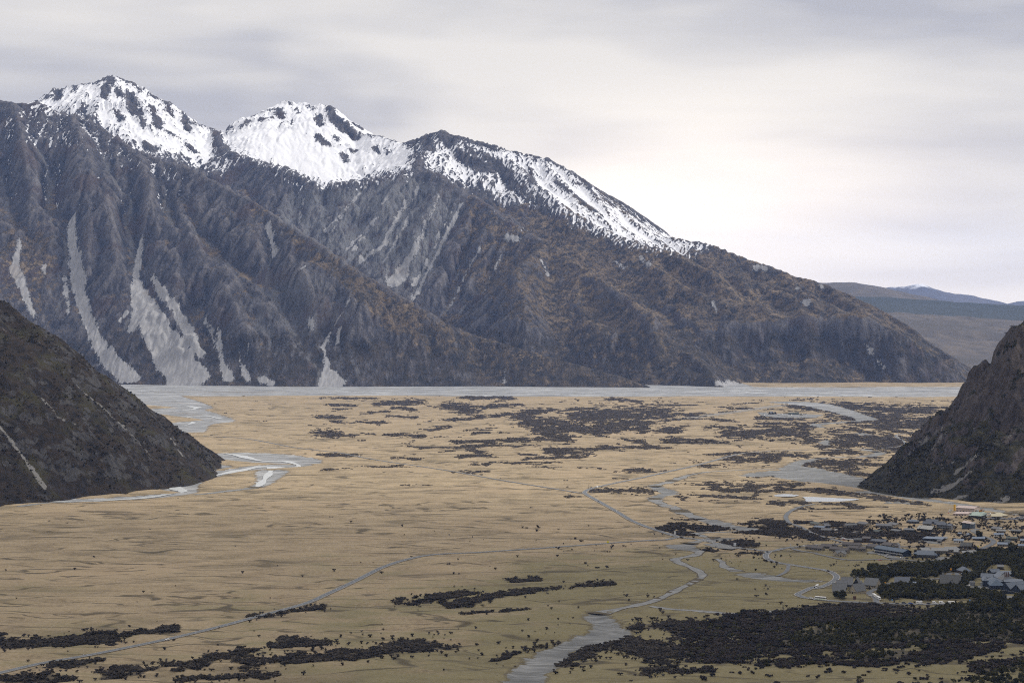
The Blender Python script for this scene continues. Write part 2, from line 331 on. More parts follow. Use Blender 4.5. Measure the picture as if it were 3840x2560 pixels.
    Z = Z + up * rough * (16 * (ridged(X / 260 + 0.25 * fbm(X / 250, Y / 250, 3, 5), Y / 400, 5, 31) - 0.5) + 12 * (ridged(X / 80, Y / 130, 4, 47) - 0.45) + 8 * (1 - 2 * np.abs(perlin(X / 26, Y / 38, 61))))
    toe = np.clip(Z, 0, None)
    Z = np.where(Z < 60, 60 * np.clip(Z / 60, -3, 1) , Z)
    # droplet erosion: gullies, ribs and the debris that leaves them
    H = Z.copy(); H0 = Z.copy(); flow = np.zeros(nx * ny); rng = np.random.RandomState(3)
    Hf = H.reshape(-1)
    for batch in range(9):
        n = 42000
        px = rng.rand(n) * (nx - 3) + 1; py = rng.rand(n) * (ny - 3) + 1
        dxv = np.zeros(n); dyv = np.zeros(n); vel = np.ones(n); water = np.ones(n); sed = np.zeros(n)
        for step in range(75):
            x0 = px.astype(np.int64); y0 = py.astype(np.int64); fx = px - x0; fy = py - y0; k = y0 * nx + x0
            h00 = Hf[k]; h10 = Hf[k + 1]; h01 = Hf[k + nx]; h11 = Hf[k + nx + 1]
            gxv = (h10 - h00) * (1 - fy) + (h11 - h01) * fy; gyv = (h01 - h00) * (1 - fx) + (h11 - h10) * fx
            h = h00 * (1 - fx) * (1 - fy) + h10 * fx * (1 - fy) + h01 * (1 - fx) * fy + h11 * fx * fy
            gl = np.hypot(gxv, gyv) + 1e-6
            dxv = dxv * 0.25 - gxv / gl * 0.75; dyv = dyv * 0.25 - gyv / gl * 0.75
            dl = np.hypot(dxv, dyv) + 1e-6; dxv /= dl; dyv /= dl
            qx = np.clip(px + dxv, 1, nx - 2.01); qy = np.clip(py + dyv, 1, ny - 2.01)
            xi = qx.astype(np.int64); yi = qy.astype(np.int64); gx2 = qx - xi; gy2 = qy - yi; kk = yi * nx + xi
            hn = (Hf[kk] * (1 - gx2) + Hf[kk + 1] * gx2) * (1 - gy2) + (Hf[kk + nx] * (1 - gx2) + Hf[kk + nx + 1] * gx2) * gy2
            dh = hn - h
            cap = np.maximum(-dh, 0.05) * vel * water * 0.55
            over = sed > cap
            amt = np.where(dh > 0, np.minimum(dh, sed), np.where(over, (sed - cap) * 0.25, -np.minimum((cap - sed) * 0.30, np.maximum(-dh, 0) * 0.9)))
            sed = sed - amt
            delta = 0
            for o, w in ((0, (1 - fx) * (1 - fy)), (1, fx * (1 - fy)), (nx, (1 - fx) * fy), (nx + 1, fx * fy)):
                delta = delta + np.bincount(k + o, amt * w, nx * ny)
            Hf += np.clip(delta, -0.30, 0.30)
            flow += np.bincount(k, water, nx * ny)
            vel = np.sqrt(np.clip(vel * vel - dh * 0.12, 0.05, 9)); water *= 0.985
            live = (hn > 1.0) & (qx > 2) & (qx < nx - 4) & (qy > 2) & (qy < ny - 4)
            px, py, dxv, dyv, vel, water, sed = (A[live] for A in (qx, qy, dxv, dyv, vel, water, sed))
    H = Hf.reshape(ny, nx); flow = flow.reshape(ny, nx)
    def blur(A, n=1):
        for _ in range(n):
            P = np.pad(A, 1, mode='edge'); A = (P[1:-1, 1:-1] * 4 + P[:-2, 1:-1] * 2 + P[2:, 1:-1] * 2 + P[1:-1, :-2] * 2 + P[1:-1, 2:] * 2 + P[:-2, :-2] + P[2:, 2:] + P[:-2, 2:] + P[2:, :-2]) / 16
        return A
    H = 0.8 * H + 0.2 * blur(H, 1)
    dep = blur(H - H0, 2)
    return X, Y, H, blur(flow, 1), dep
RX, RY, RZ, RFLOW, RDEP = build_range()
def range_h(x, y): return bilinear(RZ, (x - MX0) / MSTEP, (y - MY0) / MSTEP)
def hit_range(u, v):
    d = ray(u, v); D = np.arange(7600.0, 12200.0, 6.0); t = D / d[1]
    z = CAM_H + d[2] * t; h = range_h(d[0] * t, D); m = np.nonzero(h > z)[0]
    if not len(m): return None
    i = m[0]; return (d[0] * t[i], D[i], z[i])

SCREE = [  # overview strokes (u, v, half-width px): loose grey debris below the cliffs
    [(325, 555, 6), (312, 640, 10), (325, 690, 26), (365, 770, 38), (415, 850, 40), (435, 882, 52)], [(350, 640, 6), (420, 740, 16), (470, 830, 14)], [(320, 690, 12), (300, 770, 16)], [(290, 720, 6), (270, 745, 3)],
    [(165, 505, 9), (170, 600, 13), (180, 660, 17), (200, 740, 13), (240, 815, 18), (290, 862, 22), (315, 873, 12)], [(150, 640, 8), (160, 740, 4)], [(45, 555, 6), (35, 620, 13), (60, 680, 11), (78, 725, 8)],
    [(470, 735, 3), (500, 800, 5), (512, 840, 6), (528, 878, 17)], [(500, 760, 5), (510, 810, 4)], [(545, 785, 2), (556, 840, 4), (572, 880, 13)], [(570, 800, 2), (560, 830, 2)], [(805, 690, 2), (765, 750, 3), (742, 800, 6), (755, 850, 9), (765, 884, 36)], [(712, 738, 7), (722, 765, 2)],
    [(780, 760, 6), (775, 795, 6)], [(1060, 470, 5), (1030, 530, 6), (1000, 590, 7), (960, 670, 6), (945, 692, 5)], [(1110, 560, 2), (1065, 640, 3), (1028, 722, 4)], [(930, 470, 4), (880, 560, 9), (820, 608, 9)], [(870, 500, 4), (780, 590, 7)], [(960, 560, 4), (915, 640, 22), (900, 650, 20)],
    [(985, 600, 4), (940, 670, 8)], [(615, 520, 8), (635, 600, 8)], [(690, 470, 2), (686, 525, 4)], [(765, 420, 3), (750, 500, 5), (700, 540, 4)], [(1165, 543, 10), (1195, 552, 8)], [(1850, 692, 9), (1858, 700, 6)], [(1830, 655, 4), (1835, 668, 3)], [(1650, 883, 10), (1710, 887, 16)],
    [(1160, 850, 2), (1163, 884, 6)], [(1245, 600, 4), (1260, 640, 8)], [(1410, 600, 3), (1440, 620, 6)], [(1470, 590, 4), (1500, 612, 6)], [(1880, 640, 4), (1890, 665, 5)], [(1740, 615, 10), (1765, 622, 4)], [(600, 870, 8), (630, 883, 12)],
    [(840, 430, 3), (720, 560, 5)], [(820, 450, 2), (770, 520, 3), (740, 560, 4)], [(900, 430, 2), (850, 520, 4), (800, 590, 6)], [(960, 430, 2), (930, 520, 3), (870, 620, 5)], [(1010, 450, 2), (970, 540, 3), (920, 640, 4)], [(1000, 470, 2), (940, 590, 5)], [(1040, 480, 2), (985, 600, 3)], [(700, 430, 2), (690, 520, 3)], [(1150, 590, 3), (1100, 690, 2)], [(1640, 700, 5), (1650, 720, 3)], [(700, 610, 9), (690, 620, 5)], [(100, 610, 5), (105, 640, 3)], [(1985, 790, 2), (2040, 860, 3)]]
SNOWF = [  # snow fields (overview outline, amount): firm fields, then broken cover, then streaks
    ([(75, 245), (120, 203), (265, 168), (330, 198), (440, 266), (495, 298), (500, 330), (480, 372), (440, 378), (400, 358), (350, 352), (310, 337), (250, 302), (215, 277), (170, 260), (120, 257)], .95), ([(512, 298), (655, 226), (770, 236), (840, 302), (920, 320), (945, 345), (940, 385), (870, 402), (800, 414), (745, 427), (700, 404), (650, 384), (600, 370), (550, 352), (520, 332)], 1.2),
    ([(1050, 312), (1110, 322), (1200, 343), (1310, 380), (1345, 410), (1400, 455), (1500, 515), (1570, 545), (1640, 563), (1600, 577), (1560, 587), (1480, 574), (1400, 552), (1320, 512), (1260, 472), (1200, 422), (1150, 378), (1090, 348)], .62), ([(945, 322), (1020, 296), (1060, 318), (1150, 400), (1230, 472), (1160, 470), (1100, 432), (1040, 420), (980, 392)], .45), ([(1060, 385), (1140, 420), (1260, 500), (1330, 548), (1480, 600), (1620, 612), (1660, 572), (1560, 585), (1400, 555), (1260, 475), (1120, 390)], -.30), ([(740, 425), (860, 400), (950, 388), (1000, 402), (900, 420), (780, 440)], .1),
    ([(0, 226), (215, 276), (310, 346), (420, 382), (480, 416), (400, 425), (300, 400), (200, 360), (100, 345), (0, 335)], -.35), ([(480, 400), (560, 440), (650, 500), (600, 500), (520, 450)], -.3), ([(440, 375), (520, 345), (560, 375), (520, 410), (470, 400)], .15), ([(1082, 440), (1200, 520), (1230, 548), (1180, 530), (1110, 480)], .15), ([(560, 355), (660, 390), (740, 430), (700, 450), (620, 420)], -.35), ([(0, 330), (300, 400), (480, 420), (400, 520), (0, 470)], -.95)]
def px_strokes(k, ox, oy, L): return [[(ox + x / k, oy + y / k, w / k) for x, y, w in st] for st in L]
ROCKS = px_strokes(4.0, 0, 153, [[(1060, 85, 25), (980, 160, 40), (950, 290, 45)], [(1050, 180, 30), (1120, 290, 40)], [(1200, 270, 45), (1230, 400, 60), (1300, 450, 40)], [(1400, 380, 40), (1440, 470, 50), (1460, 570, 40)], [(1540, 330, 30), (1560, 450, 35)], [(1690, 440, 30), (1730, 540, 45), (1725, 600, 30)], [(540, 220, 35), (530, 320, 35)], [(690, 180, 25), (680, 240, 28)], [(800, 370, 20), (740, 430, 25)], [(1060, 420, 30), (1130, 500, 35)], [(1330, 230, 20), (1480, 310, 25)], [(1560, 600, 35), (1620, 640, 35)], [(1350, 730, 40), (1420, 750, 45)], [(1740, 740, 40), (1790, 800, 45)], [(1990, 600, 30), (2010, 700, 50), (2080, 770, 50)], [(1280, 450, 25), (1330, 570, 30)], [(330, 310, 14), (560, 180, 16), (900, 130, 16), (1060, 85, 22)], [(1070, 90, 18), (1220, 150, 22), (1300, 220, 24)], [(1480, 310, 14), (1640, 360, 18), (1840, 500, 20), (1980, 590, 22)], [(450, 260, 25), (400, 290, 20)], [(850, 480, 14), (700, 420, 10)]]) \
    + px_strokes(4.0, 490, 214, [[(1070, 120, 45), (1130, 250, 70), (1250, 380, 60), (1340, 420, 40)], [(960, 220, 40), (1000, 310, 45)], [(950, 400, 40), (1060, 480, 55)], [(1130, 400, 30), (1150, 430, 30)], [(590, 140, 30), (640, 220, 45)], [(430, 245, 28), (560, 215, 28)], [(250, 320, 22), (340, 240, 22)], [(60, 350, 12), (200, 300, 18)], [(690, 85, 20), (710, 100, 14)], [(770, 140, 25), (790, 190, 22)], [(880, 120, 20), (930, 150, 22)], [(1270, 520, 28), (1310, 540, 30)], [(1200, 580, 40), (1230, 640, 40)], [(1490, 500, 25), (1520, 560, 30)], [(1570, 500, 25), (1600, 560, 25)], [(1940, 410, 45), (2000, 530, 55)], [(2120, 370, 50), (2190, 490, 60)], [(1790, 450, 30), (1880, 440, 35)], [(630, 270, 8), (590, 350, 10)], [(720, 250, 7), (700, 360, 9)], [(1130, 130, 25), (1400, 370, 30)], [(360, 210, 14), (600, 130, 18)]]) \
    + px_strokes(4.0, 1041, 306, [[(120, 60, 20), (250, 90, 35), (420, 160, 25)], [(60, 190, 50), (180, 280, 70), (330, 340, 60)], [(700, 345, 28), (730, 460, 35)], [(1160, 385, 30), (1225, 445, 40)], [(1110, 450, 30), (1150, 470, 25)], [(940, 440, 22), (1100, 560, 25)], [(1130, 570, 30), (1220, 650, 45), (1320, 730, 30)], [(840, 225, 14), (930, 245, 16)], [(1040, 290, 14), (1050, 330, 14)], [(790, 600, 18), (820, 630, 18)], [(380, 250, 40), (520, 400, 50)], [(1380, 600, 15), (1500, 690, 20)], [(1180, 760, 14), (1280, 850, 18)], [(1000, 650, 10), (1260, 835, 12)], [(560, 120, 10), (720, 190, 12)], [(480, 420, 40), (560, 520, 40)]])
def poly_sd(U, V, P):
    d = seg_dist(U, V, P + [P[0]]); return np.where(in_poly2(U, V, P), d, -d)
def in_poly2(U, V, P):
    c = np.zeros(U.shape, bool); n = len(P)
    for i in range(n):
        x1, y1 = P[i]; x2, y2 = P[(i + 1) % n]
        if y1 != y2: c ^= ((y1 > V) != (y2 > V)) & (U < (x2 - x1) * (V - y1) / (y2 - y1) + x1)
    return c
def range_strokes(strokes, reach):
    best = np.full(RX.size, -1e3); xs, ys = RX.reshape(-1), RY.reshape(-1)
    for st in strokes:
        pts, ws = [], []
        for j in range(len(st) - 1):
            for q in range(5):
                f = q / 5.0; u, v, w = (st[j][i] + f * (st[j + 1][i] - st[j][i]) for i in range(3))
                p = hit_range(u * OV, min(v, 884) * OV)
                if p is not None and (not pts or np.hypot(p[0] - pts[-1][0], p[1] - pts[-1][1]) < 420): pts.append(p); ws.append(w * OV * p[1] / FPX)
        if len(pts) > 1:
            b = np.full(RX.size, 1e3); seg_dist_sparse(xs, ys, pts, ws, reach, b); best = np.maximum(best, -b)
    return best.reshape(RX.shape)
def range_attrs():
    gyv, gxv = np.gradient(RZ, MSTEP)
    slope = np.hypot(gxv, gyv)
    # loose debris: traced streams plus what the gullies carried down
    scree = range_strokes(SCREE, 40.0)
    scree = np.clip(scree, -40, 40) / 22.0
    gul = smooth(2.4, 9.0, RDEP) * smooth(450, 700, RX * 0 + RZ) * 0.0
    scree = scree + gul
    # snow: height above a local snow line, less on steep rock, more in gullies and hollows
    lap = np.zeros_like(RZ); lap[1:-1, 1:-1] = RZ[:-2, 1:-1] + RZ[2:, 1:-1] + RZ[1:-1, :-2] + RZ[1:-1, 2:] - 4 * RZ[1:-1, 1:-1]
    U, V = to_px(RX, RY, RZ)
    line = np.interp(RX.reshape(-1), [-3700, -2300, -1500, -900, -200, 300, 700, 1100], [1230, 1200, 1090, 980, 940, 850, 730, 700]).reshape(RX.shape)
    front = smooth(10250, 9800, RY) * smooth(-500, -1100, RX)       # the front wall keeps only streaks
    line = line + 170 * front + 120 * fbm(RX / 260, RY / 260, 4, 71)
    Uo, Vo = U / OV, V / OV
    sn = np.full(RX.shape, -2.2)
    for P, amt in SNOWF:
        us = [p[0] for p in P]; vs_ = [p[1] for p in P]
        m = (Uo > min(us) - 40) & (Uo < max(us) + 40) & (Vo > min(vs_) - 40) & (Vo < max(vs_) + 40)
        sd = poly_sd(Uo[m], Vo[m], P); sn[m] = np.maximum(sn[m], np.interp(sd, [-34, -5, 18], [-2.2, amt - .9, amt]))
    sn = np.where(RY > 11250, np.maximum(sn, np.clip((RZ - line) / 170.0, -2, 1.2)), sn)
    rockm = range_strokes(ROCKS, 30.0)
    crag = np.clip(rockm, -40, 40) / 16.0 + .6 * fbm(RX / 45, RY / 70, 4, 441)
    sn = sn + np.clip(lap * 0.06, -0.5, 0.6)
    B = RZ
    for _ in range(3):
        P = np.pad(B, 3, mode='edge'); B = (P[3:-3, 3:-3] + P[:-6, 3:-3] + P[6:, 3:-3] + P[3:-3, :-6] + P[3:-3, 6:]) / 5
    rib = (RZ - B) / 9.0
    fl = np.log1p(RFLOW); sn = sn + 0.45 * (smooth(3.6, 5.6, fl))
    gentle = smooth(-300, 400, RX)
    grass = smooth(1.05, 0.55, slope + 0.25 * fbm(RX / 120, RY / 120, 4, 81)) * (0.42 + 0.78 * gentle) + 0.25 * fbm(RX / 340, RY / 340, 3, 85)
    grass = grass * smooth(1150, 650, RZ)
    pale = np.zeros(RX.shape)
    for P, amt, arr in ([([(560, 440), (700, 535), (860, 640), (1000, 725), (1150, 790), (1350, 840), (1500, 885), (1300, 885), (1100, 850), (950, 790), (850, 720), (760, 640), (680, 570), (600, 500)], .55, grass), ([(1080, 450), (1250, 560), (1450, 690), (1600, 820), (1650, 885), (1500, 860), (1300, 790), (1150, 720), (1060, 640), (1050, 540)], .45, grass),
            ([(1200, 470), (1400, 560), (1640, 590), (1900, 650), (2140, 770), (2000, 740), (1850, 725), (1700, 730), (1550, 720), (1400, 650), (1280, 580)], .8, grass), ([(0, 500), (140, 540), (120, 700), (60, 740), (0, 690)], .35, grass), ([(680, 430), (800, 440), (930, 410), (1050, 440), (1040, 520), (980, 640), (940, 690), (860, 640), (760, 580), (700, 540), (640, 500)], 1.0, pale), ([(640, 600), (760, 640), (820, 720), (830, 860), (600, 860), (560, 700)], .35, pale)]):
        us = [p[0] for p in P]; vs_ = [p[1] for p in P]; m = (Uo > min(us) - 30) & (Uo < max(us) + 30) & (Vo > min(vs_) - 30) & (Vo < max(vs_) + 30)
        arr[m] = arr[m] + amt * smooth(-14, 16, poly_sd(Uo[m], Vo[m], P) + 22 * fbm(RX[m] / 110, RY[m] / 110, 3, 443))
    grass = grass - .5 * pale
    return {'snow': np.clip(sn, -3, 3), 'scree': scree, 'grass': np.clip(grass, 0, 1), 'steep': np.clip(slope, 0, 2), 'flow': np.clip(fl / 6.0, 0, 1.5), 'rib': np.clip(rib, -2, 2), 'crag': crag, 'pale': np.clip(pale, 0, 1)}

def range_material():
    t = NT('mountain_ground')
    snow, scree, grass, steep, flow = (t.attr(k) for k in ('snow', 'scree', 'grass', 'steep', 'flow'))
    rib, crag, pale = t.attr('rib'), t.attr('crag'), t.attr('pale')
    n1 = t.noise(42, 8, 0.68); n2 = t.noise(190, 5, 0.6, loc=(3, 8, 1)); n3 = t.noise(52, 8, 0.70, stretch=(2.0, .7, .5), loc=(4, 4, 4)); fine = t.noise(11, 6, 0.72)
    rk = t.math('ADD', t.math('ADD', t.math('MULTIPLY', n3, 0.45), t.math('MULTIPLY', n1, 0.25)), t.math('ADD', t.math('MULTIPLY', fine, 0.30), t.math('MULTIPLY', rib, 0.07)))
    rock = t.ramp(rk, [(0.36, (0.020, 0.021, 0.026)), (0.66, (0.140, 0.130, 0.128)), (0.50, (0.058, 0.055, 0.059))])
    rock = t.mix(t.math('MULTIPLY', t.ss(0.50, 0.66, n2), 0.7), rock, (0.062, 0.043, 0.036))
    rock = t.mix(t.math('MULTIPLY', t.ss(0.66, 0.86, t.math('ADD', flow, t.math('MULTIPLY', t.math('SUBTRACT', fine, 0.5), 0.5))), 0.75), rock, (0.135, 0.132, 0.130))
    rock = t.mix(t.math('MULTIPLY', pale, t.ss(0.40, 0.56, t.noise(60, 6, .7, stretch=(2.6, .6, .4), loc=(8, 8, 2)))), rock, t.mix(fine, (0.085, 0.087, 0.092), (0.20, 0.20, 0.20)))
    scrub = t.ramp(n1, [(0.36, (0.016, 0.016, 0.015)), (0.66, (0.060, 0.049, 0.038))])
    tuss = t.ramp(n2, [(0.34, (0.095, 0.074, 0.050)), (0.68, (0.225, 0.168, 0.102)), (0.5, (0.150, 0.112, 0.072))])
    tuss = t.mix(t.ss(0.44, 0.60, t.math('ADD', t.math('MULTIPLY', n1, 0.5), t.math('MULTIPLY', fine, 0.5))), scrub, tuss)
    g = t.math('SUBTRACT', t.math('ADD', grass, t.math('MULTIPLY', t.math('SUBTRACT', n1, 0.5), 1.5)), t.math('MULTIPLY', rib, 0.16))
    col = t.mix(t.ss(0.35, 0.60, g), rock, tuss)
    sepz = t.N.new('ShaderNodeSeparateXYZ'); t.L.new(t.pos.outputs['Position'], sepz.inputs[0])
    low = t.math('ADD', t.ss(330, 120, sepz.outputs[2]), t.math('MULTIPLY', t.math('SUBTRACT', n2, 0.5), 1.6))
    lowf = t.math('MULTIPLY', t.ss(0.45, 0.75, low), t.ss(0.62, 0.46, n3))
    col = t.mix(lowf, col, scrub)
    sc = t.math('ADD', scree, t.math('ADD', t.math('MULTIPLY', t.math('SUBTRACT', n3, 0.5), 3.0), t.math('MULTIPLY', t.math('SUBTRACT', fine, 0.5), 1.8)))
    screec = t.mix(n1, (0.225, 0.225, 0.230), (0.33, 0.325, 0.32)); screec = t.mix(t.ss(0.55, 0.75, n2), screec, (0.23, 0.21, 0.19))
    screec = t.mix(t.math('MULTIPLY', t.ss(0.58, 0.44, t.noise(30, 6, .7, stretch=(3.0, .6, .4), loc=(8, 1, 2))), 0.45), screec, (0.130, 0.132, 0.138))
    col = t.mix(t.ss(-0.05, 0.22, sc), col, screec)
    s = t.math('SUBTRACT', t.math('ADD', snow, t.math('ADD', t.math('MULTIPLY', t.math('SUBTRACT', n3, 0.5), 3.2), t.math('MULTIPLY', t.math('SUBTRACT', fine, 0.5), 2.4))), t.math('MULTIPLY', rib, 0.30))
    ck = t.ss(-0.15, 0.45, t.math('ADD', crag, t.math('ADD', t.math('MULTIPLY', t.math('SUBTRACT', n3, 0.5), 8.0), t.math('MULTIPLY', t.math('SUBTRACT', fine, 0.5), 5.0))))
    s = t.math('SUBTRACT', s, t.math('MULTIPLY', ck, 2.6))
    sf = t.ss(0.12, 0.34, s)
    col = t.mix(sf, col, (0.68, 0.69, 0.72))
    t.color(col)
    cr = t.math('ABSOLUTE', t.math('SUBTRACT', t.noise(38, 5, 0.6, stretch=(1.6, .8, .6), loc=(5, 5, 1)), 0.5))
    h = t.math('ADD', t.math('ADD', t.math('MULTIPLY', n3, 0.6), t.math('MULTIPLY', fine, 0.5)), t.math('MULTIPLY', cr, -2.2))
    h = t.math('MULTIPLY', h, t.math('SUBTRACT', 1.0, t.math('MULTIPLY', t.math('MAXIMUM', sf, t.ss(-0.05, 0.18, sc)), 0.94)))
    t.bump(h, 15.0, 0.9)
    return t.m
RM = range_material()
grid_mesh('mountain_range', RX, RY, RZ, range_attrs(), RM, keep=(RZ > -8))
# ------------------------------------------------------------------ the valley floor: lines read off the photograph, laid out on the ground
def crop(ox, oy, k, pts): return [(ox + p[0] / k, oy + p[1] / k) + tuple(p[2:]) for p in pts]
def ov(pts): return [(p[0] * OV, p[1] * OV) + tuple(p[2:]) for p in pts]
cE = lambda p: crop(2100, 1450, 1.7294, p)
cG = lambda p: crop(1200, 1440, 1.96, p)
c2 = lambda p: crop(2440, 1900, 3.7935, p)
cA = lambda p: crop(3040, 1980, 4.9, p)
cB = lambda p: crop(3440, 1880, 4.9, p)
cC = lambda p: crop(3440, 2100, 4.9, p)
cD = lambda p: crop(2960, 1850, 4.9, p)
c1 = lambda p: crop(2900, 1800, 2.489, p)
c8 = lambda p: crop(0, 1400, 1.8375, p)
def ground(px): return [tuple(on_plane(p[0], p[1])[:2]) for p in px]
def catmull(pts, step):
    """resample a world polyline smoothly; pts are (x, y, ...) tuples"""
    P = [np.array(p, float) for p in pts]; P = [2 * P[0] - P[1]] + P + [2 * P[-1] - P[-2]]
    out = []
    for i in range(1, len(P) - 2):
        n = max(2, int(np.hypot(*(P[i + 1] - P[i])[:2]) / step))
        for k in range(n):
            t = k / n; a, b, c, d = P[i - 1:i + 3]
            out.append(0.5 * (2 * b + (c - a) * t + (2 * a - 5 * b + 4 * c - d) * t * t + (3 * b - a - 3 * c + d) * t ** 3))
    out.append(P[-2]); return [tuple(p) for p in out]

ROADS = {  # name: (pixel polyline, half width m)
 'main_road': (ov([(-60, 1562), (0, 1545), (100, 1522), (200, 1505), (300, 1485), (400, 1464), (500, 1440), (600, 1413), (700, 1386), (760, 1360), (820, 1332), (880, 1302), (940, 1283), (1000, 1273), (1100, 1268), (1250, 1258), (1400, 1247), (1500, 1240)]) + c2([(200, 470), (390, 432)]), 3.5),
 'valley_road': (cE([(2330, 296), (2300, 300), (2200, 308), (2178, 320), (2215, 345), (2240, 372), (2180, 390), (2000, 400), (1700, 406), (1400, 415), (1200, 430), (1100, 450), (900, 505), (700, 550), (550, 585), (400, 615), (240, 650), (180, 668), (160, 684), (175, 700), (250, 742), (370, 810), (470, 870), (600, 920)]) + c2([(390, 424), (640, 458), (760, 480), (900, 510), (1100, 552), (1300, 590), (1500, 612), (1640, 632), (1760, 625), (1850, 600), (2000, 575), (2180, 560), (2352, 543)]) + cD([(200, 968), (450, 945), (700, 938), (950, 925), (1100, 922)]), 3.5),
 'village_road': (c2([(1690, 630), (1640, 680), (1650, 730), (1720, 770), (1850, 800), (2000, 825), (2352, 880)]) + cA([(230, 765), (330, 790), (430, 840), (478, 890), (460, 940), (380, 1000), (250, 1060), (100, 1112)]) + c2([(2352, 1130), (2200, 1190), (2100, 1238), (2105, 1262), (2200, 1293), (2352, 1311)]) + cA([(120, 1312), (400, 1335), (800, 1357), (1200, 1373), (1600, 1388), (1960, 1396)]) + cC([(200, 808), (600, 812), (1080, 803)]), 3.6),
 'old_valley_road': (cG([(1955, 802), (1900, 798), (1700, 765), (1330, 705), (1000, 645), (740, 605), (500, 570), (290, 535), (150, 505), (0, 488)]) + c8([(2000, 505), (1700, 450), (1400, 432)]), 2.8),
 'loop_road': (c2([(2010, 592), (2120, 625), (2352, 660)]) + cA([(120, 475), (300, 512), (500, 558), (700, 583), (1000, 583), (1200, 572), (1650, 575), (1800, 590), (2000, 610)]) + cB([(200, 1095), (400, 1070), (560, 1040)]), 2.6),
 'back_road': (cE([(1650, 760), (1560, 778), (1490, 810), (1464, 845), (1490, 885)]) + cD([(150, 590), (400, 720), (560, 780), (700, 820), (900, 868), (1100, 920), (1300, 940), (1600, 962), (2000, 972), (2350, 980)]) + cB([(300, 852), (640, 878), (1080, 900), (1210, 855), (1370, 780), (1400, 722), (1330, 682), (1150, 622), (1060, 562), (1010, 530), (1120, 505)]), 3.0),
 'lodge_lane': (cD([(720, 818), (900, 795), (1080, 750), (1200, 712), (1320, 695)]), 2.2),
 'hotel_drive': (cA([(1205, 1372), (1200, 1290), (1110, 1235), (1070, 1190), (1110, 1160), (1300, 1080), (1480, 1010)]) + cC([(120, 350), (330, 345), (420, 335)]), 2.8),
 'upper_drive': (cB([(540, 1390), (575, 1350), (590, 1320), (720, 1310), (730, 1350), (800, 1400)]), 2.4),
 'foot_path': (cD([(1970, 905), (2010, 930), (2015, 985), (2035, 1045)]), 1.3),
 'spur_track': (c2([(1960, 830), (1950, 890), (1900, 940), (1800, 985)]), 2.0),
}
AIRSTRIP = (cE([(780, 211), (1000, 180), (1220, 150), (1450, 118)]), 22.0)
APRONS = {  # sealed or gravel yards, px polygons
 'hotel_car_park': cA([(1020, 440), (1120, 430), (1200, 455), (1400, 480), (1640, 545), (1640, 562), (1500, 560), (1400, 545), (1360, 520), (1200, 475), (1060, 465)]),
 'lodge_forecourt': cB([(310, 1045), (430, 1015), (600, 1035), (590, 1055), (430, 1085), (400, 1080)]),
 'school_yard': cB([(20, 740), (60, 715), (250, 715), (450, 760), (420, 790), (150, 765)]),
 'hotel_yard': cC([(950, 490), (1060, 470), (1180, 470), (1320, 500), (1330, 585), (1200, 570), (1060, 545)]),
 'terrace_yard': cC([(1635, 655), (1850, 665), (1840, 690), (1760, 765), (1690, 750), (1640, 700)]),
 'depot_yard': cB([(690, 195), (1040, 205), (1170, 195), (1280, 240), (1350, 265), (1200, 285), (1050, 230), (720, 215)]),
 'airfield_yard': [(2840, 1546), (2920, 1551), (3030, 1553), (3090, 1556), (3060, 1566), (2960, 1568), (2860, 1562)],
 'rest_area': c2([(740, 535), (900, 520), (1120, 560), (1250, 590), (1150, 607), (950, 590)]),
 'turning_circle': cB([(985, 540), (1010, 520), (1090, 515), (1065, 560), (1000, 575)]),
 'upper_car_park': cD([(880, 838), (1000, 820), (1280, 845), (1300, 860), (1000, 852)]),
}
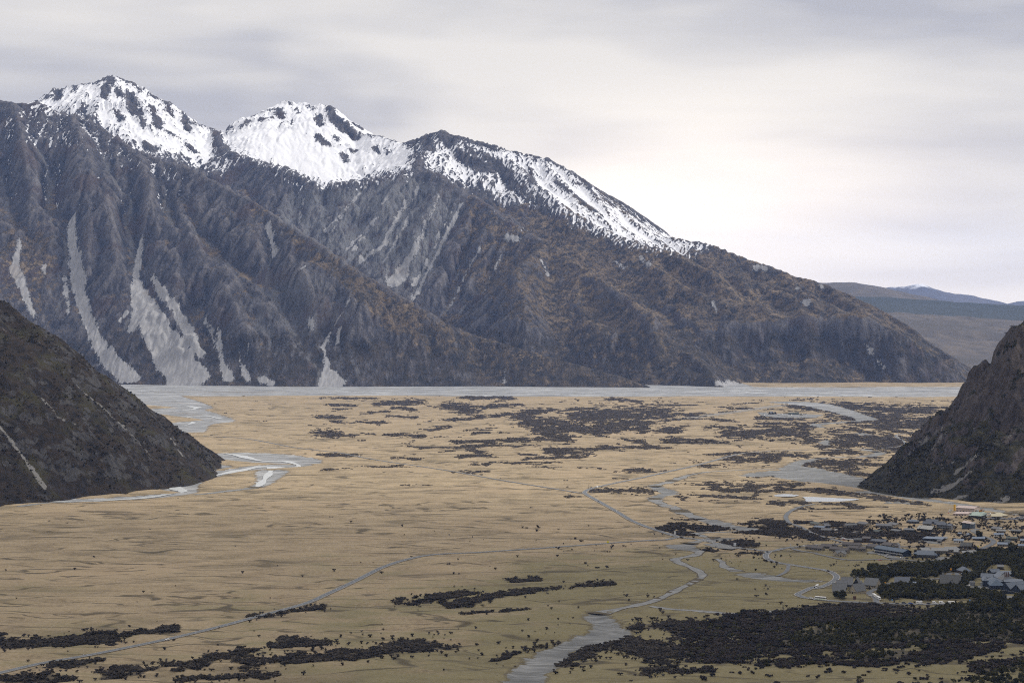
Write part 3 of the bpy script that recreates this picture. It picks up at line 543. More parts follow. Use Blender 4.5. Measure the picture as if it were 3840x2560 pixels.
STREAMS = [  # gravel beds: px polyline with half widths in metres
 ov([(1180, 1600, 20), (1215, 1545, 15), (1260, 1508, 16), (1300, 1488, 11), (1340, 1475, 18), (1395, 1455, 21), (1400, 1438, 13), (1365, 1413, 12), (1420, 1398, 5), (1500, 1380, 4.5), (1560, 1352, 4), (1600, 1332, 4), (1614, 1322, 4.5), (1600, 1308, 4.5), (1560, 1292, 5), (1552, 1283, 6), (1590, 1276, 5), (1606, 1268, 5)]) + c2([(600, 600, 12), (420, 570, 18), (480, 530, 14), (690, 488, 5), (850, 470, 13), (1030, 440, 14), (800, 425, 6), (620, 375, 7), (900, 362, 4), (1250, 350, 5), (1430, 320, 18), (1300, 300, 16), (1050, 260, 14), (900, 210, 15), (700, 165, 10), (560, 120, 9), (420, 60, 11), (350, 15, 9)]) + cE([(690, 770, 9), (620, 738, 9), (640, 705, 12), (715, 690, 14), (650, 660, 14), (610, 640, 10), (700, 620, 8), (750, 602, 9), (850, 570, 6), (1000, 548, 5), (1300, 535, 5), (1520, 530, 10)]),
 cE([(2352, 725, 10), (2200, 695, 20), (2050, 645, 40), (1900, 620, 50), (1700, 590, 70), (1560, 560, 70), (1400, 560, 40), (1250, 575, 26)]), cE([(1700, 580, 50), (1560, 530, 40), (1520, 510, 16), (1580, 482, 16), (1700, 460, 10), (1850, 457, 8), (1980, 450, 14), (2080, 428, 12), (2020, 415, 10), (1960, 405, 8)]),
 cE([(1730, 378, 8), (1720, 352, 14), (1860, 335, 10), (1760, 345, 10)]), cE([(1950, 300, 14), (1990, 312, 16)]), cE([(1690, 262, 10), (1660, 244, 18), (1830, 228, 18), (1990, 214, 30), (1900, 180, 36), (1800, 150, 44), (1640, 115, 60), (1500, 100, 70)]),
 c1([(900, 110, 26), (1150, 130, 20), (1400, 175, 16), (1700, 215, 12), (2000, 268, 12), (2330, 318, 10), (2500, 335, 10)]),
 c2([(940, 738, 2), (1020, 780, 4), (1040, 840, 5), (1250, 920, 8), (1450, 965, 14), (1800, 1015, 16), (2200, 1040, 13)]) + cA([(120, 970, 8), (215, 975, 3)]),
 c2([(0, 1410, 3), (250, 1450, 6), (600, 1470, 4), (900, 1500, 6), (1200, 1512, 4), (1600, 1500, 4), (1800, 1475, 4), (2352, 1475, 4)]),
 c8([(1480, 560, 60), (1700, 565, 80), (1900, 590, 80), (2080, 612, 40), (2140, 618, 10)]), c8([(2050, 630, 30), (1850, 640, 40), (1620, 665, 22), (1450, 700, 20), (1300, 745, 24), (1230, 790, 30), (1300, 815, 14), (1100, 840, 24), (800, 862, 26), (480, 872, 34), (200, 870, 34), (-100, 870, 34)]), c8([(1880, 670, 30), (1830, 740, 16), (1750, 785, 10), (1600, 805, 8), (1450, 825, 8), (1330, 835, 8)]), c8([(1450, 640, 40), (1330, 660, 40), (1280, 700, 20)]),
 c8([(480, 885, 8), (330, 890, 7), (130, 915, 5)]),
 c8([(1330, 400, 30), (1300, 350, 60), (1450, 330, 60), (1500, 315, 40), (1350, 285, 70), (1200, 250, 90), (1350, 235, 50), (1150, 200, 110), (1000, 150, 120), (950, 120, 160)]),
]
WATER = [  # running water, px polyline with half widths in metres
 c8([(1420, 525, 4), (1500, 540, 12), (1640, 560, 14), (1760, 590, 16), (1850, 600, 18), (1960, 600, 12), (2060, 632, 10), (1960, 650, 16), (1880, 640, 20), (1780, 640, 22), (1650, 665, 18), (1520, 690, 12), (1400, 715, 12), (1300, 738, 10), (1220, 760, 16), (1215, 790, 16), (1260, 808, 12), (1150, 828, 14), (1000, 850, 14), (800, 864, 13), (640, 876, 10)]),
 c8([(1880, 640, 14), (1850, 690, 10), (1800, 750, 10), (1760, 780, 8), (1650, 798, 5), (1560, 810, 5)]), c8([(1580, 778, 3), (1480, 805, 7), (1380, 838, 8), (1300, 830, 8)]), c8([(490, 882, 4), (380, 884, 8), (250, 900, 6), (130, 922, 3)]), c8([(640, 876, 6), (480, 876, 14), (200, 874, 15), (-60, 880, 15)]), c8([(1800, 615, 4), (1600, 620, 3), (1420, 635, 3)]),
 c8([(1050, 215, 6), (1250, 218, 10), (1350, 230, 16), (1320, 245, 10), (1170, 262, 6)]), c8([(1530, 310, 8), (1420, 290, 14), (1300, 298, 10), (1240, 315, 10), (1330, 332, 10), (1290, 350, 8), (1240, 358, 6)]), c8([(880, 130, 6), (1000, 118, 12), (1200, 108, 16), (1500, 112, 14), (2000, 104, 14), (2352, 106, 12)]),
 cG([(0, 58, 10), (250, 45, 12), (500, 40, 10)]), cG([(800, 25, 8), (1200, 30, 14), (1500, 28, 14), (1800, 38, 10)]), cE([(0, 45, 8), (400, 38, 14), (800, 35, 16), (1100, 25, 18), (1300, 40, 18), (1600, 55, 18), (1900, 72, 16), (2352, 82, 14)]), cE([(300, 22, 6), (700, 20, 8), (1100, 18, 8)]), cE([(1100, 25, 6), (1200, 15, 8), (900, 10, 6)]),
 [(2880, 1470, 4), (3100, 1476, 14), (3300, 1486, 14), (3560, 1493, 10)],
]
PONDS = [cD([(240, 62), (380, 58), (500, 65), (750, 76), (1000, 90), (1200, 92), (1280, 103), (1270, 112), (1150, 126), (1000, 140), (850, 150), (700, 156), (480, 156), (330, 150), (268, 142), (300, 118), (295, 100)]), c1([(0, 142), (40, 133), (110, 128), (200, 133), (245, 142), (190, 152), (90, 153), (20, 150)]), c2([(0, 0), (1, 0), (1, 1)])[:0]]

road_w = {k: (catmull(ground(p), 9.0), w) for k, (p, w) in ROADS.items()}
strip_w = catmull(ground(AIRSTRIP[0]), 25.0)
def wline(px):
    q = [(*on_plane(p[0], p[1])[:2], p[2]) for p in px]
    return catmull(q, 12.0)
stream_w = [wline(p) for p in STREAMS]
water_w = [wline(p) for p in WATER]

# ---- shrub thickets: strokes in photo pixels (u, v, half height px) with a fill density
THICK = []
def th(conv, *strokes):
    for pts, t, dens in strokes: THICK.append(([(p[0], p[1]) for p in conv(pts)], t, dens))
kG, kE = 1 / 1.96, 1 / 1.7294
th(cG, ([(10, 105), (420, 105)], 5 * kG, .5), ([(440, 150), (720, 130)], 14 * kG, .9), ([(540, 175), (680, 190)], 8 * kG, .9), ([(80, 150), (240, 160)], 7 * kG, .8), ([(100, 285), (440, 285)], 9 * kG, .7), ([(0, 240), (150, 250)], 9 * kG, .8), ([(320, 215), (460, 205)], 7 * kG, .8), ([(500, 240), (700, 245)], 5 * kG, .7),
   ([(990, 165), (1110, 200)], 20 * kG, 1), ([(840, 170), (1000, 160)], 4 * kG, .9), ([(1060, 100), (1400, 105)], 9 * kG, .9), ([(1200, 170), (1440, 150)], 9 * kG, .9), ([(940, 270), (1300, 235), (1700, 195)], 10 * kG, .9), ([(800, 340), (930, 320)], 9 * kG, .9), ([(1500, 240), (1650, 330), (1780, 400)], 26 * kG, 1), ([(1700, 280), (2050, 355)], 20 * kG, 1), ([(1000, 432), (1440, 410), (1830, 400)], 11 * kG, .95), ([(1050, 458), (1600, 450)], 6 * kG, .9), ([(1050, 530), (1250, 520)], 11 * kG, .95), ([(1120, 490), (1180, 505)], 12 * kG, .9),
   ([(1700, 490), (1930, 500)], 15 * kG, .95), ([(1490, 552), (1900, 540)], 6 * kG, .8), ([(1250, 582), (1750, 575)], 5 * kG, .8), ([(1980, 230), (2350, 220)], 28 * kG, .8), ([(2080, 320), (2350, 330)], 26 * kG, .85), ([(1760, 205), (1840, 188), (2000, 180)], 4 * kG, .9), ([(1860, 240), (1940, 255), (1990, 240)], 6 * kG, .9), ([(2130, 110), (2350, 130)], 8 * kG, .7), ([(0, 365), (140, 380)], 18 * kG, .8), ([(520, 375), (740, 385)], 9 * kG, .7), ([(600, 430), (650, 432)], 7 * kG, .8), ([(530, 543), (720, 552)], 5 * kG, .9), ([(0, 515), (240, 525)], 9 * kG, .95), ([(2060, 790), (2350, 770)], 11 * kG, .85), ([(1130, 590), (1230, 592)], 8 * kG, .8), ([(880, 500), (960, 495)], 4 * kG, .8), ([(1480, 520), (1600, 522)], 5 * kG, .8), ([(2290, 625), (2350, 622)], 7 * kG, .9))
th(cE, ([(190, 200), (620, 170)], 38 * kE, .8), ([(300, 250), (500, 240)], 28 * kE, .9), ([(0, 270), (250, 290)], 14 * kE, .9), ([(620, 285), (750, 290)], 9 * kE, .9), ([(700, 345), (990, 360)], 12 * kE, .75), ([(480, 350), (600, 392)], 10 * kE, .8), ([(30, 412), (400, 395)], 7 * kE, .9), ([(0, 425), (150, 440)], 14 * kE, .8), ([(960, 265), (1170, 270)], 8 * kE, .9), ([(1000, 215), (1130, 228)], 7 * kE, .7), ([(1130, 310), (1500, 285)], 26 * kE, .85), ([(1500, 305), (1750, 380)], 26 * kE, .8), ([(1350, 240), (1650, 255)], 9 * kE, .7), ([(1300, 205), (1560, 210)], 7 * kE, .7),
   ([(1560, 122), (2350, 160)], 22 * kE, .85), ([(1900, 205), (2330, 240)], 38 * kE, .9), ([(1900, 335), (2200, 365)], 42 * kE, .97), ([(1750, 350), (1900, 385)], 16 * kE, .9), ([(2230, 330), (2290, 340)], 22 * kE, .97), ([(1700, 430), (1930, 430)], 12 * kE, .85), ([(1150, 482), (1330, 475)], 22 * kE, .85), ([(1340, 445), (1580, 455)], 13 * kE, .8), ([(1600, 505), (2000, 490)], 20 * kE, .9), ([(1650, 540), (1900, 530)], 15 * kE, .9), ([(1850, 560), (2050, 570)], 9 * kE, .9), ([(480, 537), (580, 540)], 5 * kE, 1), ([(1000, 640), (1520, 640)], 18 * kE, .8), ([(1050, 665), (1420, 672)], 16 * kE, .85),
   ([(1450, 658), (1650, 665), (1900, 695), (2150, 725), (2350, 752)], 10 * kE, .97), ([(800, 722), (1250, 712)], 15 * kE, .7), ([(1380, 752), (1560, 755)], 11 * kE, .9), ([(230, 668), (600, 682)], 12 * kE, .85), ([(1550, 795), (1720, 797)], 9 * kE, 1), ([(1790, 790), (1950, 795)], 6 * kE, 1), ([(1920, 778), (2130, 785)], 4.5 * kE, 1), ([(1700, 762), (1900, 766)], 5 * kE, 1), ([(1210, 882), (1480, 880)], 14 * kE, .95), ([(1260, 930), (1480, 945), (1700, 965)], 26 * kE, .95), ([(770, 905), (1060, 912)], 15 * kE, .8), ([(660, 930), (880, 962)], 9 * kE, .9), ([(750, 855), (900, 860)], 6 * kE, .8), ([(1520, 880), (1740, 885)], 8 * kE, .97), ([(1640, 940), (1920, 935)], 14 * kE, .95), ([(1850, 962), (2340, 972)], 20 * kE, .95), ([(1080, 1015), (1260, 1022)], 14 * kE, 1), ([(920, 1060), (985, 1060)], 8 * kE, 1), ([(1150, 1085), (1280, 1085)], 8 * kE, 1), ([(50, 708), (130, 710)], 4 * kE, .9), ([(1740, 900), (1900, 905)], 8 * kE, .8))
th(ov, ([(0, 1478), (120, 1478), (240, 1466)], 17, .95), ([(230, 1462), (400, 1448)], 6, .8), ([(110, 1532), (225, 1520)], 8, .9), ([(0, 1560), (140, 1562)], 14, .9), ([(240, 1548), (420, 1530), (560, 1500)], 12, .75), ([(420, 1560), (600, 1550)], 10, .5), ([(560, 1520), (700, 1515), (850, 1500), (1010, 1482)], 16, .9), ([(700, 1520), (760, 1512)], 14, .9), ([(640, 1490), (700, 1480)], 10, .7), ([(860, 1498), (990, 1480)], 13, .7), ([(580, 1418), (740, 1395)], 6, .8), ([(940, 1386), (1070, 1362)], 11, .85), ([(1040, 1388), (1180, 1365), (1280, 1352), (1390, 1338)], 7, .85), ([(1170, 1330), (1230, 1330)], 5, .8), ([(1060, 1412), (1200, 1402)], 4, .5), ([(1120, 1515), (1190, 1500)], 6, .6), ([(1270, 1530), (1330, 1505), (1420, 1478)], 15, .65), ([(1480, 1480), (1560, 1500), (1700, 1512)], 24, .95), ([(1420, 1450), (1500, 1430)], 10, .4), ([(1500, 1440), (1560, 1445)], 12, .7), ([(1200, 1495), (1300, 1475)], 6, .2), ([(660, 1470), (750, 1480)], 8, .4))
# brown scrub belt and the evergreen belt below the village
th(ov, ([(1480, 1492), (1650, 1498), (1850, 1490), (2050, 1470), (2250, 1455), (2420, 1440)], 26, .97), ([(1560, 1442), (1700, 1455), (1850, 1430), (2100, 1420), (2420, 1410)], 26, .96), ([(1640, 1440), (1800, 1410), (1960, 1398), (2200, 1400), (2420, 1395)], 14, .95), ([(1750, 1525), (1880, 1525), (2100, 1520), (2240, 1500)], 12, .96), ([(1480, 1540), (1620, 1545)], 12, .6), ([(2250, 1535), (2420, 1510)], 18, .3))
SCRUBP = [ov(P) for P in ([(1690, 1405), (1850, 1398), (2000, 1392), (2352, 1385), (2420, 1385), (2420, 1490), (2300, 1472), (2150, 1482), (1950, 1500), (1800, 1492), (1600, 1465), (1520, 1445), (1640, 1428)], [(1460, 1502), (1520, 1480), (1700, 1482), (1860, 1500), (1720, 1530), (1520, 1527)], [(1770, 1530), (1900, 1505), (2100, 1495), (2250, 1480), (2280, 1495), (2150, 1520), (1900, 1532)])]
GREEN = []   # evergreen trees: px polygons
def poly(conv, pts): GREEN.append([(p[0], p[1]) for p in conv(pts)])
poly(ov, [(1935, 1338), (1960, 1322), (2000, 1305), (2060, 1300), (2130, 1302), (2170, 1300), (2210, 1285), (2240, 1272), (2330, 1266), (2420, 1264), (2420, 1392), (2235, 1384), (2230, 1375), (2080, 1378), (2035, 1378), (1985, 1365), (1960, 1380), (1920, 1375), (1912, 1360), (1925, 1345)])
poly(ov, [(1795, 1478), (1850, 1440), (1960, 1432), (2100, 1425), (2150, 1400), (2420, 1390), (2420, 1470), (2250, 1470), (2050, 1482), (1900, 1488)])
poly(ov, [(1950, 1505), (2100, 1490), (2150, 1492), (2060, 1515), (1960, 1520)])
poly(ov, [(2230, 1568), (2290, 1540), (2352, 1525), (2420, 1520), (2420, 1610), (2230, 1610)])
CLEAR = []   # openings in the trees: around lodges, drives and parking, px ellipses (u, v, ru, rv)
for u, v, ru, rv in [(3205, 2205, 95, 40), (3272, 2225, 22, 28), (3372, 2185, 45, 20), (3312, 2140, 24, 9), (3560, 2175, 55, 22), (3630, 2146, 26, 16), (3690, 2200, 50, 22), (3745, 2150, 55, 34), (3740, 2200, 110, 32), (3800, 2215, 90, 26), (3760, 2195, 70, 25), (3670, 2215, 40, 14), (3570, 2165, 20, 10), (3785, 2250, 25, 14), (3255, 2155, 20, 10), (3520, 2180, 70, 14), (3210, 2245, 50, 10), (3700, 2178, 45, 14), (3760, 2128, 14, 8), (3430, 2170, 40, 8)]: CLEAR.append((u, v, ru, rv))

def in_poly(U, V, P):
    c = np.zeros(U.shape, bool); n = len(P)
    for i in range(n):
        x1, y1 = P[i]; x2, y2 = P[(i + 1) % n]
        if y1 == y2: continue
        c ^= ((y1 > V) != (y2 > V)) & (U < (x2 - x1) * (V - y1) / (y2 - y1) + x1)
    return c
def thicket(x, y, with_halo=False):
    """0..1 shrub density on the flat"""
    U, V = to_px(x, y, 0 * x)
    d = np.zeros(x.shape); halo = np.zeros(x.shape)
    nz = fbm(x / 38, y / 60, 4, 131)
    nz2 = fbm(x / 150, y / 230, 3, 141); nz = nz + .55 * fbm(x / 11, y / 17, 3, 145)
    for pts, t, dens in THICK:
        us = [p[0] for p in pts]; vs_ = [p[1] for p in pts]
        m = np.nonzero((U > min(us) - 4 * t - 20) & (U < max(us) + 4 * t + 20) & (V > min(vs_) - 3 * t) & (V < max(vs_) + 3 * t))[0]
        if not len(m): continue
        q = [(p[0] / 3.0, p[1]) for p in pts]
        e = seg_dist(U[m] / 3.0, V[m], q)
        f = smooth(1.30, 0.70, e / t + 2.3 * nz[m] + 0.9 * nz2[m] + (1 - dens) * 0.5)
        d[m] = np.maximum(d[m], f * (0.35 + 0.65 * dens)); halo[m] = np.maximum(halo[m], smooth(3.2, 1.0, e / t + 1.2 * nz[m]))
    for P in SCRUBP:
        m = in_poly(U + 90 * nz, V + 14 * nz2 + 8 * nz, P); d = np.maximum(d, m * (.35 + .62 * smooth(.30, -.02, nz + .6 * nz2)))
    far = smooth(3000, 3900, y) * smooth(6900, 6300, y)
    d = np.maximum(d, far * 0.85 * smooth(0.26, 0.40, fbm(x / 150, y / 190, 5, 151, .6) + 0.14 * smooth(-400, 900, x) - .10 * smooth(-300, -900, x)))
    if with_halo: return d, halo
    return d

# ---- the sheet itself
def axis(core0, core1, step, far, grow):
    a = list(np.arange(core0, core1 + 1, step)); s = step
    lo, hi = [], []
    p = core0
    while p > far[0]: s *= grow; p -= s; lo.append(p)
    s = step; p = core1
    while p < far[1]: s *= grow; p += s; hi.append(p)
    return np.array(lo[::-1] + a + hi)
gxs = axis(-1500.0, 1500.0, 8.0, (-25000.0, 25000.0), 1.035)
rows = [1250.0]
while rows[-1] < 8700: rows.append(rows[-1] + max(5.0, rows[-1] * 0.0033))
s_ = 30.0
while rows[-1] < 35500: s_ *= 1.08; rows.append(rows[-1] + s_)
s_ = 8.0; pre = []; p_ = 1250.0
while p_ > -4500: s_ *= 1.12; p_ -= s_; pre.append(p_)
gys = np.array(pre[::-1] + rows)
GX, GY = np.meshgrid(gxs, gys)
fxs, fys = GX.reshape(-1), GY.reshape(-1)
INF = np.full(fxs.shape, 60.0)
road_d = INF.copy()
for k, (pts, w) in road_w.items(): seg_dist_sparse(fxs, fys, pts, [w] * len(pts), 60.0, road_d)
seg_dist_sparse(fxs, fys, strip_w, [24.0] * len(strip_w), 60.0, road_d)
stream_d = INF.copy()
for pts in stream_w: seg_dist_sparse(fxs, fys, pts, [p[2] if p[2] > 9.5 else -4.0 for p in pts], 60.0, stream_d)
creek_d = INF.copy()
for pts in stream_w: seg_dist_sparse(fxs, fys, pts, [p[2] for p in pts], 60.0, creek_d)
water_d = INF.copy()
for pts in water_w: seg_dist_sparse(fxs, fys, pts, [p[2] for p in pts], 60.0, water_d)
U_, V_ = to_px(fxs, np.maximum(fys, 100.0), 0 * fxs)
# the wide braided bed along the foot of the range
edge = 6960 + 90 * fbm(fxs / 700, fys / 900, 4, 171) + np.interp(fxs, [-2400, -1800, -1400, 0, 1400, 2400], [-500, -300, 40, 0, -60, 120])
bed = np.clip((fys - edge), -60, 60)
far_grass = smooth(900, 1100, fxs) * (7900 + 60 * fbm(fxs / 400, fys / 150, 3, 175))
bed = np.where((fxs > 950) & (fys > 7820 + 80 * fbm(fxs / 500, fys / 300, 3, 177)), -60, bed)
gravel = np.maximum(-stream_d, np.where(fys < 9500, bed, -60.0))
gravel = np.clip(gravel, -60, 60)
pond_in = np.zeros(fxs.shape, bool)
for P in PONDS:
    if P: pond_in |= in_poly(U_, V_, P)
apron = np.zeros(fxs.shape, bool)
for P in APRONS.values(): apron |= in_poly(U_, V_, P)
flat = smooth(2, 16, road_d) * smooth(-2, 14, water_d) * smooth(0, 14, creek_d) * np.where(pond_in | apron, 0.0, 1.0)
# small relief of the old river terraces and channels
warp = 0.7 * fbm(fxs / 260, fys / 260, 3, 181)
chan = np.abs(perlin(fxs / 240 + warp, fys / 110 + warp, 191)); chan2 = np.abs(perlin(fxs / 90 + warp, fys / 42 - warp, 195))
relief = 2.4 * smooth(0.0, 0.22, chan) + 0.9 * smooth(0.0, 0.25, chan2) + 1.4 * fbm(fxs / 300, fys / 300, 3, 197) - 2.2
near_only = smooth(7000, 6000, fys)
fan = 9.0 * smooth(500, 900, fxs) * smooth(1900, 1500, fys)
GZf = relief * flat * near_only - 1.6 * smooth(-3, 6, gravel) * smooth(2, 16, road_d) - 0.5 * np.where(pond_in, 1.0, 0.0)
# grassy bank below the village road
GZf = np.where(fys > 8600, GZf - 0.0, GZf)
thick = np.zeros(fxs.shape)
core = np.nonzero((np.abs(fxs) < 2600) & (fys > 1300) & (fys < 8000))[0]
thick[core] = thicket(fxs[core], fys[core])
thick *= smooth(-3, 5, -gravel + 0 * thick) * smooth(0.5, 5, road_d)
green = 0.4 * fbm(fxs / 160, fys / 200, 4, 201) + 0.50 * smooth(3000, 1800, fys) + 0.65 * smooth(2900, 2100, fys) * smooth(-400, 350, fxs) - 0.12  # olive grass; the near end is also darkened to stand in for cloud shade
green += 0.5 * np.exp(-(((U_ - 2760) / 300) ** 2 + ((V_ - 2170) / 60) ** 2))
GZ = GZf.reshape(GX.shape)
def ground_h(x, y):
    fx = np.interp(x, gxs, np.arange(len(gxs))); fy = np.interp(y, gys, np.arange(len(gys)))
    return bilinear(GZ, np.atleast_1d(fx), np.atleast_1d(fy))
def gh(x, y): return float(ground_h(x, y)[0])

def ground_material():
    t = NT('valley_ground')
    grav, thickA, greenA = t.attr('gravel'), t.attr('thick'), t.attr('green')
    wet = t.attr('channel')
    big = t.noise(260, 5, 0.6, loc=(9, 1, 0)); mid = t.noise(34, 6, 0.65, stretch=(.55, 1, 1)); fine = t.noise(4.5, 5, 0.7); tiny = t.noise(1.3, 3, 0.7)
    tus = t.ramp(t.math('ADD', t.math('MULTIPLY', mid, 0.45), t.math('ADD', t.math('MULTIPLY', fine, 0.35), t.math('MULTIPLY', tiny, 0.20))), [(0.33, (0.105, 0.078, 0.047)), (0.67, (0.415, 0.328, 0.210)), (0.5, (0.284, 0.223, 0.140))])
    tus = t.mix(t.math('MULTIPLY', t.ss(0.48, 0.66, big), 0.55), tus, (0.350, 0.268, 0.170))
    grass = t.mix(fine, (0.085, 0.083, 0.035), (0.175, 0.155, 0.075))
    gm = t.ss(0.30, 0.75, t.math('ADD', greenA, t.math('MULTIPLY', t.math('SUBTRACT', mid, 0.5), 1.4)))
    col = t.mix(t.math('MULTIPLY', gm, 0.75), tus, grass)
    # dark stony, mossy lines along the old channels
    def lines(size, loc, w, rot):
        n = t.noise(size, 3, 0.5, stretch=(.26, 1, 1), loc=loc, dist=.3, rot=(0, 0, rot)); return t.ss(w, w * .25, t.math('ABSOLUTE', t.math('SUBTRACT', n, 0.5)))
    patch = t.noise(150, 4, 0.6, stretch=(.5, 1, 1), loc=(2, 2, 5))
    l1 = t.math('MULTIPLY', lines(110, (1, 5, 0), .014, .10), t.ss(0.42, 0.58, patch)); l2 = t.math('MULTIPLY', lines(55, (7, 2, 0), .016, -.07), t.ss(0.58, 0.44, patch)); l3 = t.math('MULTIPLY', lines(200, (3, 9, 0), .008, .04), t.ss(.36, .5, mid))
    ln = t.math('MULTIPLY', t.math('MAXIMUM', t.math('MAXIMUM', l1, l2), l3), t.ss(0.25, 0.55, t.math('ADD', t.math('MULTIPLY', mid, .6), t.math('MULTIPLY', fine, .4))))
    col = t.mix(t.math('MULTIPLY', ln, 0.88), col, (0.060, 0.049, 0.030))
    soft = t.math('MULTIPLY', t.ss(0.34, 0.06, t.math('ADD', wet, t.math('MULTIPLY', t.math('SUBTRACT', mid, 0.5), 0.9))), t.ss(0.45, 0.62, patch))
    col = t.mix(t.math('MULTIPLY', soft, 0.45), col, (0.085, 0.072, 0.042))
    # stones and tiny dark shrubs
    sp = t.math('MULTIPLY', t.ss(0.66, 0.74, t.noise(2.6, 2, 0.5, loc=(5, 3, 2))), t.ss(0.50, 0.66, t.noise(46, 4, 0.6, stretch=(.45, 1, 1), loc=(1, 7, 3))))
    col = t.mix(t.math('MULTIPLY', sp, 0.8), col, (0.050, 0.044, 0.038))
    # shrub litter under the thickets
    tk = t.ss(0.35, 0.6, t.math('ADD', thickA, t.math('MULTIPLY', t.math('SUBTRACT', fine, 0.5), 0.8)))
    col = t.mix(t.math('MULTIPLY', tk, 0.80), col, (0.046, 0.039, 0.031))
    # gravel
    g = t.math('ADD', grav, t.math('ADD', t.math('MULTIPLY', t.math('SUBTRACT', t.noise(24, 5, 0.65, stretch=(.6, 1, 1)), 0.5), 34.0), t.math('MULTIPLY', t.math('SUBTRACT', fine, 0.5), 7.0)))
    gc = t.ramp(t.noise(16, 6, 0.7, stretch=(.4, 1, 1), loc=(3, 1, 1)), [(0.33, (0.105, 0.108, 0.108)), (0.68, (0.265, 0.267, 0.262)), (0.5, (0.178, 0.181, 0.179))])
    gc = t.mix(t.attr('silt'), gc, t.ramp(t.noise(60, 6, 0.7, stretch=(.3, 1, 1), loc=(3, 1, 1)), [(0.36, (0.15, 0.155, 0.16)), (0.62, (0.40, 0.405, 0.405))]))
    gc = t.mix(t.math('MULTIPLY', t.ss(0.56, 0.72, t.noise(420, 5, 0.6, stretch=(.35, 1, 1), loc=(6, 6, 6))), t.ss(40, 59, grav)), gc, (0.150, 0.118, 0.080))
    gb = t.math('MAXIMUM', lines(26, (2, 8, 0), .05, .3), lines(60, (5, 1, 0), .03, -.3)); gc = t.mix(t.math('MULTIPLY', gb, 0.55), gc, (0.085, 0.088, 0.085))
    gf = t.ss(-1.0, 1.2, g)
    bank = t.math('MULTIPLY', t.ss(-5.0, -1.5, g), t.math('SUBTRACT', 1.0, gf))
    col = t.mix(t.math('MULTIPLY', bank, 0.55), col, (0.060, 0.046, 0.030))
    col = t.mix(gf, col, gc)
    t.color(col)
    hh = t.math('ADD', t.math('MULTIPLY', fine, 0.8), t.math('MULTIPLY', mid, 1.4))
    t.bump(hh, 1.2, 0.8)
    return t.m
chanA = np.minimum(chan / 0.6, chan2 / 0.45)
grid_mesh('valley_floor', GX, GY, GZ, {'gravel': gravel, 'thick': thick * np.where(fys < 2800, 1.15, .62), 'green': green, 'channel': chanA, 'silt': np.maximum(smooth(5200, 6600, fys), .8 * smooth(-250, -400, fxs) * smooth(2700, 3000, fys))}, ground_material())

# ---- water sheets
def water_material():
    t = NT('river_water'); n = t.noise(5, 4, 0.6, stretch=(.5, 1, 1))
    t.color(t.mix(n, (0.34, 0.36, 0.365), (0.50, 0.515, 0.51))); t.b.inputs['Roughness'].default_value = 0.38; t.b.inputs['Specular IOR Level'].default_value = 0.6
    t.bump(t.noise(3.0, 3, 0.6), 0.25, 0.6); return t.m
WM = water_material()
def ribbon(name, pts, widths, dz, mat, jit=0.0, seed=0, parent=None, off=0.0):
    rng = random.Random(seed); V, F = [], []
    for i, p in enumerate(pts):
        a = np.array(pts[max(i - 1, 0)][:2]); b = np.array(pts[min(i + 1, len(pts) - 1)][:2]); d = b - a; d = d / (np.hypot(*d) + 1e-9); n = np.array([-d[1], d[0]])
        w1 = widths[i] * (1 + jit * (rng.random() - .5)); w2 = widths[i] * (1 + jit * (rng.random() - .5))
        for k, w in ((-1, w1), (1, w2)):
            q = np.array(p[:2]) + n * (k * w + off); V.append((q[0], q[1], gh(q[0], q[1]) if dz is None else dz))
    for i in range(len(pts) - 1): F.append((2 * i, 2 * i + 1, 2 * i + 3, 2 * i + 2))
    me = bpy.data.meshes.new(name); me.from_pydata(V, [], F); me.materials.append(mat)
    ob = bpy.data.objects.new(name, me); COL.objects.link(ob)
    if parent: ob.parent = parent
    else: ob['kind'] = 'structure'
    return ob
for i, pts in enumerate(water_w): ribbon('river', pts, [p[2] * (.72 if p[1] < 6000 else 1.0) * (.8 + .3 * math.sin(q * .45 + i)) for q, p in enumerate(pts)], -0.9 - 0.02 * i, WM, 0.15, i)
def flat_poly(name, px, z, mat):
    P = [on_plane(u, v) for u, v in px]; me = bpy.data.meshes.new(name)
    me.from_pydata([(p[0], p[1], z) for p in P], [], [tuple(range(len(P)))]); me.materials.append(mat)
    ob = bpy.data.objects.new(name, me); COL.objects.link(ob); ob['kind'] = 'structure'; return ob
creek_m = NT('creek_gravel'); creek_m.color(creek_m.ramp(creek_m.noise(5, 6, 0.7, stretch=(.6, 1, 1)), [(0.34, (0.115, 0.118, 0.118)), (0.66, (0.285, 0.287, 0.282)), (0.5, (0.190, 0.193, 0.191))])); creek_m.bump(creek_m.noise(1.5, 4), .3, .6)
bank_m = NT('creek_bank'); bank_m.color(bank_m.mix(bank_m.noise(4, 4), (0.045, 0.036, 0.022), (0.10, 0.082, 0.05)))
for i, pts in enumerate(stream_w):
    run = []
    for q, p in enumerate(list(pts) + [None]):
        if p is not None and p[2] <= 11.0: run.append(p)
        else:
            if len(run) > 2:
                ww = [r[2] * (1 + .35 * math.sin(k * 1.3 + i) * math.sin(k * .37)) for k, r in enumerate(run)]
                b = ribbon('stream_bank', run, [w + 1.3 for w in ww], None, bank_m.m, .5, i); b.location.z = .10
                r_ = ribbon('stream_bed', run, ww, None, creek_m.m, .25, i); r_.location.z = .16
            run = []
pond_t = NT('pond_water'); pond_t.color((0.30, 0.33, 0.35, 1)); pond_t.b.inputs['Roughness'].default_value = 0.16; pond_t.b.inputs['Specular IOR Level'].default_value = 0.6
pond_t.bump(pond_t.noise(1.2, 3), 0.12, 0.5)
for P in PONDS:
    if P: flat_poly('pond', P, 0.25, pond_t.m)

